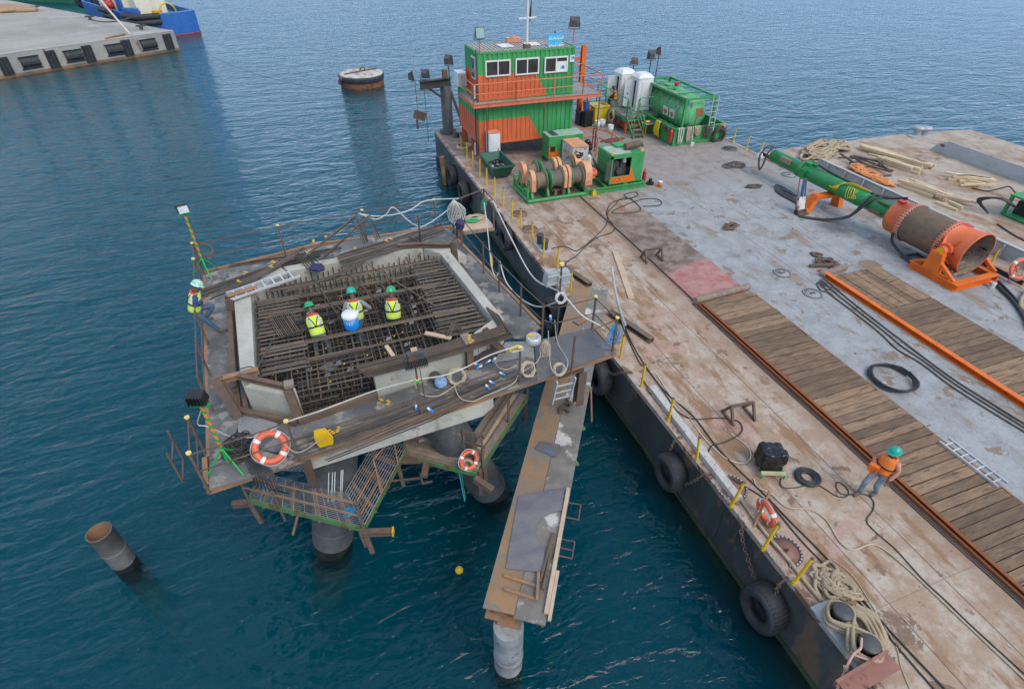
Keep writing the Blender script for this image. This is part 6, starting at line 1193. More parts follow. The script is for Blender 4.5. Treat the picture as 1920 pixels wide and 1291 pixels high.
# timber walkway round the second pile
hg2 = thing('hung_boards', 'timber boarded platform with green edge hung round the second pile', 'boarded platform', (2.6, 10, 2.6)); Z2 = 2.6
A = GS([(756, 816), (905, 862), (894, 884), (757, 852)], Z2); B = GS([(905, 868), (988, 742), (946, 736), (870, 850)], Z2)
def boards(q, n, z, L):
    b = MB()
    for i in range(n):
        a0, a1 = q[0].lerp(q[3], i/n), q[0].lerp(q[3], (i+.93)/n); c0, c1 = q[1].lerp(q[2], i/n), q[1].lerp(q[2], (i+.93)/n); h = random.uniform(0, .03)
        b.hexa([V((p.x, p.y, z-.04+h)) for p in (a0, a1, c1, c0)][::-1], [V((p.x, p.y, z+h)) for p in (a0, a1, c1, c0)][::-1])
    b.build('board_deck', M['timber'], hg2)
boards([A[0], A[1], A[2], A[3]], 5, Z2, 0); boards([B[0], B[1], B[2], B[3]], 6, Z2+.05, 0)
for a, c in ((A[3], A[2]), (B[0], B[1])): b = MB(); b.beam(a-V((0, 0, .1)), c-V((0, 0, .1)), .06, .14); b.build('edge_beam', M['green_edge'], hg2)
b = MB(); b.beam(A[0]+V((0, 0, .12)), A[1]+V((0, 0, .12)), .05, .2); b.beam(B[3]+V((0, 0, .1)), B[2]+V((0, 0, .1)), .05, .18); b.build('side_board', M['timber'], hg2)
b = MB(); u = V((0, 0, .95)); b.tube([A[0]+u*.7, A[1]+u, B[0]+u*.0+V((.05, 0, .9)), B[0].lerp(B[1], .55)+u, B[1]+u], .025, 6)
for p in (A[0].lerp(A[1], .78), A[1], B[0], B[0].lerp(B[1], .55), B[1]): b.beam(p-V((0, 0, .3)), p+u, .05, .05, (0, 1, 0))
b.beam(A[0]+u*.4, A[1]+u*.55, .035); b.beam(B[0]+u*.55, B[1]+u*.55, .035); b.build('rail', M['rust'], hg2)
b = MB()
for p, l in ((A[2]+V((.1, .1, 0)), 1.1), (A[1]+V((.05, 0, 0)), .9), (B[1]+V((0, .1, 0)), 1.2), (B[0]+V((.2, .5, 0)), 1.2)): b.beam(p-V((0, 0, .1)), p-V((0, 0, l)), .1, .1, (0, 1, 0))
b.beam(A[2]-V((.1, .1, .1)), A[2]+V((.25, -.5, -.25)), .14, .16); b.build('leg', M['rust'], hg2)
b = MB(); c = A[3].lerp(A[2], .0); b.beam(c+V((-.2, -.05, -.1)), c+V((.55, -.3, -.1)), .13); b.beam(c+V((.55, -.3, -.1)), c+V((.35, -.75, -.15)), .15); b.beam(c+V((-.2, -.1, -.1)), c+V((-.15, -.1, -1.1)), .1); b.beam(c+V((-.6, -.2, -.6)), c+V((.35, -.3, -.75)), .04); b.beam(c+V((.3, -.3, -.5)), c+V((.35, -.3, -1.0)), .04); b.beam(c+V((.35, -.3, -1.0)), c+V((.6, -.3, -1.0)), .04); b.build('bracket', M['rust'], hg2)
for i in range(3): b = MB(); a = B[0].lerp(B[3], .25+.2*i)+V((0, 0, .09)); c = B[1].lerp(B[2], .25+.2*i)+V((0, 0, .09)); b.beam(a.lerp(c, .1), a.lerp(c, .95), .12, .04); single('loose_board', b, M['wood_pale'] if i == 1 else M['timber'], ('outer loose board along the boarded platform', 'pale middle loose board along the boarded platform', 'inner loose board along the boarded platform')[i], 'board')
lifebuoy(G(879, 862, 2.86), (.25, -.9, .45), (0, 0, 1), 'lifebuoy tied under the pier on the boarded platform', .22, .055)
b = MB(); rope(b, [G(866, 870, 2.7), G(872, 862, 2.72), G(882, 864, 2.7), G(890, 876, 2.66)], .05); single('rope_hank', b, M['rope'], 'short thick hank of rope inside the lifebuoy under the pier', 'rope')
b = MB(); p = G(857, 835, 2.9); b.tube(sag(p, p+V((.05, -.3, -1.9)), .05), .012, 5); single('green_line', b, M['rope_green'], 'thin green line hanging to the water below the boarded platform', 'line')
b = MB(); p = G(860, 880, 2.5); b.tube(sag(p, p+V((.05, -.2, -1.1)), .05), .014, 5); single('blue_line', b, M['rope_blue'], 'thin blue line hanging below the boarded platform', 'line')
for (px, py), m, lab in (((822, 820), 'rope_green', 'green bottle with white cap standing on the boards'), ((785, 829), 'rope_pink', 'pink and green bottle lying on the boards')):
    b = MB(); c = G(px, py, Z2+.05); (b.lathe(c, [(0, 0), (.04, 0), (.04, .16), (.02, .2), (.02, .25), (0, .25)], 10) if m == 'rope_green' else b.lathe(c+V((0, 0, .05)), [(0, 0), (.045, 0), (.045, .26), (.02, .32), (0, .34)], 10, (1, .1, 0))); single('bottle', b, M[m], lab, 'bottle')

# ---------------------------------------------------------------- gangway of paired beams
gw = thing('gangway', 'long rusty steel gangway beam from the barge deck to the slim pile', 'gangway', (5, 10, GZ-.5))
BL, BR, TL, TR = (V((1.42, 5.39, 0)), V((2.52, 4.68, 0)), V((8.29, 15.84, 0)), V((9.5, 15.24, 0)))
ax = ((TL+TR)/2-(BL+BR)/2).normalized(); sx = V((ax.y, -ax.x, 0)); W0 = (BR-BL).length
def gpt(u, v, z): return BL.lerp(TL, u)*(1-v)+BR.lerp(TR, u)*v+V((0, 0, z))
b = MB(); b.hexa([gpt(0, 0, GZ-.03), gpt(0, .5, GZ-.03), gpt(1, .5, GZ-.03), gpt(1, 0, GZ-.03)], [gpt(0, 0, GZ), gpt(0, .5, GZ), gpt(1, .5, GZ), gpt(1, 0, GZ)]); b.build('top_plate', M['gang_rust'] if 'gang_rust' in M else M['rust_light'], gw)
b = MB(); b.hexa([gpt(-.005, .507, GZ-.045), gpt(-.005, 1, GZ-.045), gpt(1, 1, GZ-.045), gpt(1, .507, GZ-.045)], [gpt(-.005, .507, GZ-.01), gpt(-.005, 1, GZ-.01), gpt(1, 1, GZ-.01), gpt(1, .507, GZ-.01)])
b.build('side_plate', mtl('grey_worn_plate', (.22, .19, .155), (.15, .13, .11), rust=.3, rc=(.5, .46, .42), rsc=1.1), gw)
for v in (.12, .42): b = MB(); b.beam(gpt(.01, v, GZ-.22), gpt(1, v, GZ-.22), .04, .37); b.build('web', M['rust'], gw)
b = MB(); b.hexa([gpt(.0, .02, GZ-.44), gpt(0, .5, GZ-.44), gpt(1, .5, GZ-.44), gpt(1, .02, GZ-.44)], [gpt(.0, .02, GZ-.41), gpt(0, .5, GZ-.41), gpt(1, .5, GZ-.41), gpt(1, .02, GZ-.41)]); b.beam(gpt(.0, .95, GZ-.15), gpt(1, .95, GZ-.15), .05, .2); b.build('bottom_flange', M['rust_light'], gw)
b = MB(); b.cbox(gpt(.035, .42, GZ-.52), (.9, .5, .14), math.atan2(ax.y, ax.x)); b.cbox(gpt(.03, .6, GZ-.35), (.16, .06, .5), .3); b.build('pile_head', M['rust_light'], gw)
b = MB()
for u in (.12, .2): o = gpt(u, 1.0, GZ-.05); b.tube([o, o+sx*.3, o+sx*.3+ax*.42-V((0, 0, .0)), o+ax*.42], .018, 6)
b.tube([gpt(.12, 1.0, GZ-.05)+ax*.2, gpt(.12, 1.0, GZ-.05)+ax*.2+sx*.3], .018, 6); b.build('rung', M['rust'], gw)
b = MB(); o = gpt(.56, 1.0, GZ); b.beam(o+sx*.02, o+sx*.18-V((0, .0, 1.4)), .05, .05, (0, 1, 0)); b.build('loose_post', M['rust_light'], gw); b = MB(); b.cbox(gpt(.56, 1.0, GZ-.03), (.1, .1, .05)); b.cbox(gpt(.33, 1.01, GZ-.05), (.1, .12, .05)); b.cbox(gpt(.43, 1.01, GZ-.05), (.1, .12, .05)); b.build('lug', M['green_edge'], gw)
# loose plate with a circular cut-out
PL = GS([(958, 934), (1062, 910), (1056, 962), (948, 1060), (946, 1066)], GZ+.03)
def arc(c, r, a0, a1, n): return [(c[0]+math.cos(a0+(a1-a0)*i/n)*r, c[1]+math.sin(a0+(a1-a0)*i/n)*r) for i in range(n+1)]
P0, P1, P2, P3 = G(972, 930, GZ), G(1058, 914, GZ), G(1054, 960, GZ), G(1022, 1074, GZ); P4 = G(948, 1066, GZ); cc = G(1060, 1005, GZ); rr = (P2-cc).length; a2 = math.atan2(P2.y-cc.y, P2.x-cc.x)
P3b = G(1022, 1025, GZ); a3 = math.atan2(P3b.y-cc.y, P3b.x-cc.x); r3 = (P3b-cc).length
if a3 < a2: a3 += 2*math.pi
arcpts = [G(cx_, cy_, GZ) for cx_, cy_ in ((1054, 958), (1032, 962), (1014, 974), (1005, 992), (1007, 1010), (1020, 1026))]
arcpts = smooth_path(arcpts, 4); b = MB(); b.m = 0
poly = [P4, P3]+[p for p in arcpts[::-1]]+[P1, P0]
zz = GZ+.004
b.add([V((p.x, p.y, zz)) for p in poly]+[V((p.x, p.y, zz+.025)) for p in poly], [list(range(len(poly)-1, -1, -1)), list(range(len(poly), 2*len(poly)))]+[[i, (i+1) % len(poly), len(poly)+(i+1) % len(poly), len(poly)+i] for i in range(len(poly))])
o = single('cut_plate', b, mtl('violet_mill_scale', (.125, .115, .135), (.18, .16, .16), rust=.14, rc=(.26, .25, .29), sc=1.1, stretch=(1, 2.4, 1), rough=.55), 'dark steel plate with a round cut-out lying on the gangway', 'plate')
bm = None
b = MB(); q = GS([(1003, 842), (1012, 828), (1050, 834), (1052, 842), (1040, 858)], GZ); b.prism(q, GZ+.004, GZ+.03); single('small_plate', b, M['plate_dark'], 'small dark steel offcut with blue chalk on the gangway', 'plate'); b = MB(); b.beam(G(1020, 842, GZ+.034), G(1040, 850, GZ+.034), .02, .004); single('blue_chalk', b, M['cooler_blue'], 'faint blue chalk writing on the small steel offcut', 'chalk mark')
for a, c, lab, w_, m in (((1024, 1150), (1066, 915), 'long pale timber along the outer edge of the gangway', .09, 'wood_pale'), ((1030, 1163), (1046, 1070), 'short pale timber beside the long one on the gangway edge', .07, 'wood_pale')):
    b = MB(); b.beam(G(*a, GZ+.04), G(*c, GZ+.04), w_, .06); single('timber', b, M[m], lab, 'timber')
for a, c, lab in (((1013, 1090), (1038, 998), 'rusty angle bar lying along the cut-out plate'), ((1018, 1105), (1036, 1020), 'rusty flat bar lying nearest the gangway edge')):
    b = MB(); b.beam(G(*a, GZ+.05), G(*c, GZ+.06), .05, .05); single('steel_bar', b, M['rust'], lab, 'bar')
fb = thing('bar_grid', 'two rusty bars joined by an upright lying at the end of the gangway', 'steel bars', G(990, 1100, GZ)); b = MB()
for a, c in (((944, 1078), (1008, 1099)), ((944, 1103), (1006, 1123))): b.beam(G(*a, GZ+.03), G(*c, GZ+.03), .06, .05)
b.beam(G(1007, 1124, GZ+.08), G(1010, 1072, GZ+.08), .06, .05); b.build('bar', M['rust_light'], fb)
b = MB()
for i in range(7): b.cbox(G(1060+random.uniform(-14, 12), 757+random.uniform(-12, 14), GZ+.05+.03*(i % 3)), (.2, .05, .06), random.random()*3)
single('clamp_heap', b, M['rust'], 'little heap of rusty clamps on the upper gangway', 'clamps')
b = MB(); c = G(861, 1068, .06); b.ball(c, .11, 12); b.cyl(c+V((0, 0, .08)), c+V((0, 0, .14)), .03, 8); single('marker_float', b, M['rope_yellow'], 'small orange-yellow float drifting beside the pier', 'float')
# ---------------------------------------------------------------- reinforcement cage inside the shell
random.seed(21)
cage = thing('rebar_cage', 'dense brown steel reinforcement cage filling the concrete shell', 'rebar cage', (.5, 12.8, 4.1))
INN = [(-2.2, 10.9), (-1.36, 10.2), (.34, 10.38), (2.95, 10.78), (3.62, 11.2), (3.2, 15.0), (2.78, 15.55), (-1.3, 15.5), (-2.3, 14.5)]
def span_x(y):
    xs = []
    for i in range(len(INN)):
        (xa, ya), (xb, yb) = INN[i], INN[(i+1) % len(INN)]
        if (ya-y)*(yb-y) < 0: xs.append(xa+(xb-xa)*(y-ya)/(yb-ya))
    return (min(xs)+.03, max(xs)-.03) if len(xs) > 1 else None
def span_y(x):
    ys = []
    for i in range(len(INN)):
        (xa, ya), (xb, yb) = INN[i], INN[(i+1) % len(INN)]
        if (xa-x)*(xb-x) < 0: ys.append(ya+(yb-ya)*(x-xa)/(xb-xa))
    return (min(ys)+.03, max(ys)-.03) if len(ys) > 1 else None
def bar(b, a, c, r=.016): b.tube([a, c], r, 5)
def matx(b, z, y0, y1, st, r, xa=None, xb=None, jit=.012, dbl=False):
    y = y0
    while y < y1:
        s = span_x(y)
        if s:
            l, h = max(s[0], xa if xa is not None else -9), min(s[1], xb if xb is not None else 9)
            if h-l > .2:
                j = random.uniform(-jit, jit); bar(b, V((l+random.uniform(0, .12), y+j, z+random.uniform(-.01, .01))), V((h-random.uniform(0, .12), y+random.uniform(-jit, jit), z+random.uniform(-.01, .01))), r)
                if dbl: bar(b, V((l+.1, y+.045, z+.01)), V((h-.15*random.random(), y+.04, z)), r)
        y += st
def maty(b, z, x0, x1, st, r, ya=None, yb=None, jit=.012):
    x = x0
    while x < x1:
        s = span_y(x)
        if s:
            l, h = max(s[0], ya if ya is not None else -9), min(s[1], yb if yb is not None else 99)
            if h-l > .2: bar(b, V((x+random.uniform(-jit, jit), l, z+random.uniform(-.01, .01))), V((x+random.uniform(-jit, jit), h, z+random.uniform(-.01, .01))), r)
        x += st
for z, m in ((4.2, 'rebar_dark'), (4.42, 'rebar_dark')):
    b = MB(); matx(b, z, 10.3, 15.5, .16, .018); maty(b, z+.035, -2.2, 3.6, .16, .018); b.build('bottom_mat', M[m], cage)
b = MB(); matx(b, 4.78, 10.3, 15.4, .24, .016); maty(b, 4.81, -2.1, 3.5, .24, .016); b.build('middle_mat', M['rebar'], cage)
b = MB(); maty(b, 5.0, -1.25, 2.3, .19, .017, None, 13.2); matx(b, 5.03, 10.3, 11.7, .17, .017, -1.45, .45); b.build('front_mat', M['rebar'], cage)
b = MB(); matx(b, 5.24, 10.9, 14.4, .17, .021, None, -1.0, .025, True); maty(b, 5.2, -2.15, -1.0, .35, .018); b.build('quay_side_top_mat', M['rebar'], cage)
b = MB(); matx(b, 5.24, 11.1, 15.0, .18, .021, 2.15, None, .025, True); maty(b, 5.2, 2.2, 3.6, .4, .018); b.build('barge_side_top_mat', M['rebar'], cage)
b = MB()                                    # tall link bars along the walls and vertical bars rising through the mats
for i in range(len(INN)):
    (xa, ya), (xb, yb) = INN[i], INN[(i+1) % len(INN)]
    if i == 1: continue
    L = math.hypot(xb-xa, yb-ya); n = max(2, int(L/.17))
    for k in range(n):
        t = (k+.5)/n; x, y = xa+(xb-xa)*t, ya+(yb-ya)*t; c = V((.5-x, 12.9-y, 0)).normalized()*.07; bar(b, V((x+c.x, y+c.y, 4.15)), V((x+c.x*1.3+random.uniform(-.02, .02), y+c.y*1.3, 5.22+random.uniform(-.12, .12))), .017)
b.build('wall_bars', M['rebar'], cage)
b = MB()
for i in range(15):
    for j in range(12):
        x, y = -2.0+i*.38+random.uniform(-.05, .05), 10.6+j*.4+random.uniform(-.06, .06)
        s = span_x(y)
        if s and s[0] < x < s[1] and not (-1.0 < x < 2.0 and 12.0 < y < 14.5 and random.random() < .35): bar(b, V((x, y, 4.15)), V((x+random.uniform(-.04, .04), y+random.uniform(-.04, .04), random.uniform(4.85, 5.22))), .014)
b.build('standing_bars', M['rebar'], cage)
b = MB()
for y, n, za in ((11.35, 2, 5.16), (12.0, 3, 5.22), (12.75, 2, 5.2), (13.45, 3, 5.24), (14.15, 2, 5.26), (14.7, 3, 5.3)):
    s = span_x(y)
    for k in range(n): bar(b, V((s[0]+random.uniform(0, .5), y+k*.06, za+.008*k)), V((s[1]-random.uniform(0, .4), y+k*.055+.12, za)), .018)
b.build('spreader_bars', M['rebar_brown'], cage)
b = MB()
for k in range(20):
    x = random.uniform(-.9, 2.6); y = random.uniform(13.4, 15.2); bar(b, V((x, y, 5.26)), V((x+random.uniform(-.25, .5), y-random.uniform(.5, 1.6), 5.2-random.random()*.5)), .014)
for (xa, ya), (xb, yb) in (((.9, 15.4), (2.4, 12.4)), ((.2, 15.2), (1.1, 12.9)), ((2.0, 12.8), (3.4, 13.9)), ((-.6, 14.9), (-.1, 12.6))): bar(b, V((xa, ya, 5.36)), V((xb, yb, 5.3)), .017)
b.build('leaning_bars', M['rebar_brown'], cage)
b = MB()                                    # plastic spacers and binding tags
for k in range(90):
    x, y = random.uniform(-2, 3.2), random.uniform(10.5, 15.2); s = span_x(y)
    if s and s[0] < x < s[1]: b.cbox((x, y, random.choice((4.46, 4.83, 5.06))), (.045, .02, .02), random.random()*3)
b.build('yellow_tags', M['yellow'], cage)
b = MB()
for k in range(26): x, y = random.uniform(-1.6, 2.6), random.uniform(11, 14.6); b.cbox((x, y, 4.85), (.16, .03, .012), .2); b.cbox((x+.02, y+.07, 4.85), (.14, .03, .012), .2)
b.build('wire_chairs', M['alu'], cage)
b = MB()                                    # small stirrups stacked on the quay side mat
for k in range(11):
    o = V((-1.75+.05*k, 12.35-.01*k, 5.32+.012*k)); b.tube([o+V((-.12, 1.0, 0)), o+V((-.02, 1.03, .02)), o+V((.28, .02, .02)), o+V((.12, -.03, .02)), o+V((-.14, .95, .0))], .012, 5)
single('stirrup_stack', b, M['rebar_brown'], 'stack of slim brown stirrups lying on the cage near the aluminium ladder', 'stirrups')
def bundle(paths, n, off, r, mat, lab, jit=.02, lift=.03, rows=2, tags=None):
    b = MB(); off = V(off)
    for i in range(n):
        k = i//rows; o = off*k+V((0, 0, (i % rows)*lift)); b.tube([V(p)+o+V((random.uniform(-jit, jit), random.uniform(-jit, jit), 0)) for p in paths], r, 6)
    t = single('rebar_bundle', b, M[mat], lab, 'rebar bundle', 'loose bundles of reinforcement bars')
    return t
def ytags(pts, lab='yellow tags'):
    b = MB()
    for p in pts:
        for k in range(3): b.cbox(V(p)+V((random.uniform(-.05, .05), k*.06-.06, .02)), (.07, .03, .015), random.uniform(-.4, .4))
    return b
bundle([G(668, 688, 5.45), G(800, 655, 5.47), G(938, 615, 5.45), G(912, 577, 5.42)], 14, (.03, -.075, 0), .019, 'rebar_brown', 'thick bundle of L-shaped bars lying along the front concrete wall')
b = ytags([G(880, 632, 5.5), G(884, 640, 5.5)]); single('tag_ties', b, M['yellow'], 'yellow tag ties on the L-shaped front bar bundle', 'tags')
bundle([G(395, 562, 5.45), G(470, 528, 5.48), G(555, 480, 5.55), G(585, 512, 5.35)], 12, (.05, .085, 0), .017, 'rebar', 'hooked bar bundle over the corner by the tripod lamp and ladder', .025); b = ytags([G(510, 500, 5.58), G(460, 512, 5.55), G(448, 528, 5.55), G(511, 492, 5.6)]); single('tag_ties', b, M['yellow'], 'yellow tag ties on the hooked bundle by the ladder', 'tags')
bundle([G(380, 553, PZ+.06), G(470, 520, PZ+.1), G(600, 480, PZ+.25)], 10, (.0, .07, 0), .016, 'rebar_dark', 'dark straight bars lying along the back walkway', .04); bundle([G(430, 502, PZ+.4), G(520, 488, PZ+.5), G(640, 470, PZ+.6)], 8, (0, .06, 0), .015, 'rebar', 'bars with yellow ends resting across the back walkway corner', .04)
PKa = GY(662, 410, 15.9); PKb = GY(687, 409, 15.9)
bundle([GY(568, 484, 15.5), PKa, GY(682, 458, 15.3)], 8, (.05, .05, 0), .017, 'rebar_brown', 'tall hooked bars standing against the back railing', .02); bundle([GY(600, 488, 15.4), PKb, GY(706, 452, 15.4)], 6, (.055, .05, .0), .017, 'rebar_brown', 'second set of tall hooked bars rising over the back wall', .02); b = ytags([GY(590, 452, 15.8), GY(612, 445, 15.8), GY(578, 475, 15.6), GY(640, 432, 15.9)]); single('tag_ties', b, M['yellow'], 'yellow tag ties on the tall hooked bars', 'tags')
bundle([G(640, 500, 5.45), G(740, 470, 5.47), G(838, 436, 5.45)], 16, (.0, .1, 0), .016, 'rebar', 'wide bundle of straight bars lying on the back concrete wall', .05, .03); b = ytags([G(726, 452, 5.52), G(733, 448, 5.52), G(666, 466, 5.52), G(752, 459, 5.52)]); single('tag_ties', b, M['yellow'], 'yellow tag ties on the straight back bundle', 'tags')
bundle([G(536, 548, 5.4), G(620, 522, 5.42), G(684, 492, 5.44)], 5, (0, .05, 0), .017, 'rebar_brown', 'few brown bars slanting across the cage beside the purple cloth', .02)
# long bars lying on the front walkway
def walkbars(a, c, n, sp, mat, lab, fan=.2):
    b = MB(); A_, C_ = G(*a, PZ+.03), G(*c, PZ+.03)
    for i in range(n):
        o = V((0, -sp*i, random.choice((0, .03)))); b.tube([A_+o+V((random.uniform(-.5, .5), random.uniform(-.06, .06), 0)), A_.lerp(C_, .5)+o*1.0+V((0, random.uniform(-.05, .05)-fan*.1, .0)), C_+o*.7+V((random.uniform(-.5, .5), random.uniform(-.05, .05), 0))], .015, 5)
    single('rebar_bundle', b, M[mat], lab, 'rebar bundle', 'loose bundles of reinforcement bars')
walkbars((585, 815), (948, 690), 10, .075, 'rebar', 'long bars laid loosely along the front walkway'); walkbars((620, 838), (960, 702), 6, .085, 'rebar_brown', 'outer long brown bars along the front walkway edge'); walkbars((560, 826), (760, 760), 5, .08, 'rebar_dark', 'dark shorter bars near the yellow rope hank on the walkway')
b = ytags([G(713, 752, PZ+.08), G(728, 755, PZ+.08), G(622, 810, PZ+.08), G(633, 806, PZ+.08)]); single('tag_ties', b, M['yellow'], 'yellow tag ties on the front walkway bars', 'tags')
bundle([G(838, 630, 5.32), G(848, 605, 5.6), G(862, 622, 5.32)], 5, (.05, .0, 0), .018, 'rebar_dark', 'small dark hooked bars by the short plank on the cage', .01)
bundle([GY(783, 402+3, 15.6), G(788, 455, 5.5), G(766, 445, 5.5)], 2, (.08, 0, 0), .018, 'rebar_brown', 'bent bar pair standing at the back corner of the shell', .02)
for a, c, w_, m, lab in (((724, 648), (738, 668), .1, 'wood_pale', 'short pale plank stood in the front of the cage'), ((797, 624), (846, 634), .12, 'wood_pale', 'short thick plank lying on the cage near the L-shaped bundle')):
    b = MB(); b.beam(G(*a, 5.32), G(*c, 5.26), w_, .04); single('plank', b, M[m], lab, 'plank')
b = MB(); b.tube([G(481, 692, 5.33), G(510, 640, 5.38)], .02, 8); single('dark_tube', b, M['dark_steel'], 'short dark tube lying aslant on the quay-side bars', 'tube')
b = MB(); q = G(459, 697, WT+.01); rope(b, [q+V((-.1, .15, 0)), q+V((.12, .16, 0)), q+V((.2, .02, 0)), q+V((.1, -.1, 0)), q+V((-.1, -.08, 0))], .015); single('bent_bar', b, M['dark_steel'], 'bent loop of bar lying on top of the concrete wall', 'bar')
# ---------------------------------------------------------------- people
def skin_mesh(name, vs, es, mat, parent, roots=(0,), sub=2):
    me = bpy.data.meshes.new(name); me.from_pydata([v[0] for v in vs], es, []); me.materials.append(mat)
    o = bpy.data.objects.new(name, me); COL.objects.link(o); o.parent = parent
    md = o.modifiers.new('skin', 'SKIN'); md.use_smooth_shade = True; md.branch_smoothing = .3
    for i, v in enumerate(vs):
        r = v[1] if isinstance(v[1], tuple) else (v[1], v[1]); me.skin_vertices[0].data[i].radius = r; me.skin_vertices[0].data[i].use_root = i in roots
    sb = o.modifiers.new('sub', 'SUBSURF'); sb.levels = sb.render_levels = sub; ORG[o.name] = V((0, 0, 0)); return o
M['skin'] = mtl('brown_skin', (.17, .085, .055), (.14, .07, .045), rough=.55, fine=.05, bump=.05)
def cloth(n, c, c2=None): return mtl(n, c, c2, sc=6, rough=.85, bump=.5, bsc=14, fine=.12)
C_ = dict(black=cloth('black_jacket', (.022, .021, .022)), grey=cloth('grey_sweater', (.26, .25, .24)), blue=cloth('blue_shirt', (.025, .06, .24)), salmon=cloth('salmon_shirt', (.62, .26, .18)), jeans=cloth('blue_jeans', (.07, .13, .22), (.11, .17, .24)), pale=cloth('washed_jeans', (.20, .28, .34), (.14, .17, .17)), dark=cloth('dark_trousers', (.03, .03, .033)), denim=cloth('denim', (.05, .09, .17), (.07, .11, .18)),
 vest=cloth('yellow_vest', (.62, .80, .05), (.55, .72, .04)), orange=cloth('orange_vest', (.85, .22, .03), (.72, .17, .03)), tape=cloth('silver_tape', (.55, .56, .56)), redc=cloth('red_collar', (.62, .08, .05)), belt=cloth('black_webbing', (.015, .015, .017)), boot=cloth('dusty_boots', (.12, .11, .10)))
M['helmet_green'] = mtl('green_helmet', (.02, .34, .13), (.02, .30, .12), rough=.3, fine=0, bump=0); M['helmet_teal'] = mtl('teal_helmet', (.01, .36, .27), (.01, .33, .25), rough=.3, fine=0, bump=0); M['helmet_spot'] = mtl('patterned_helmet', (.62, .72, .66), (.06, .4, .2), sc=14, rough=.35, fine=0, bump=0); M['helmet_dark'] = mtl('dark_helmet', (.03, .03, .04), rough=.4)
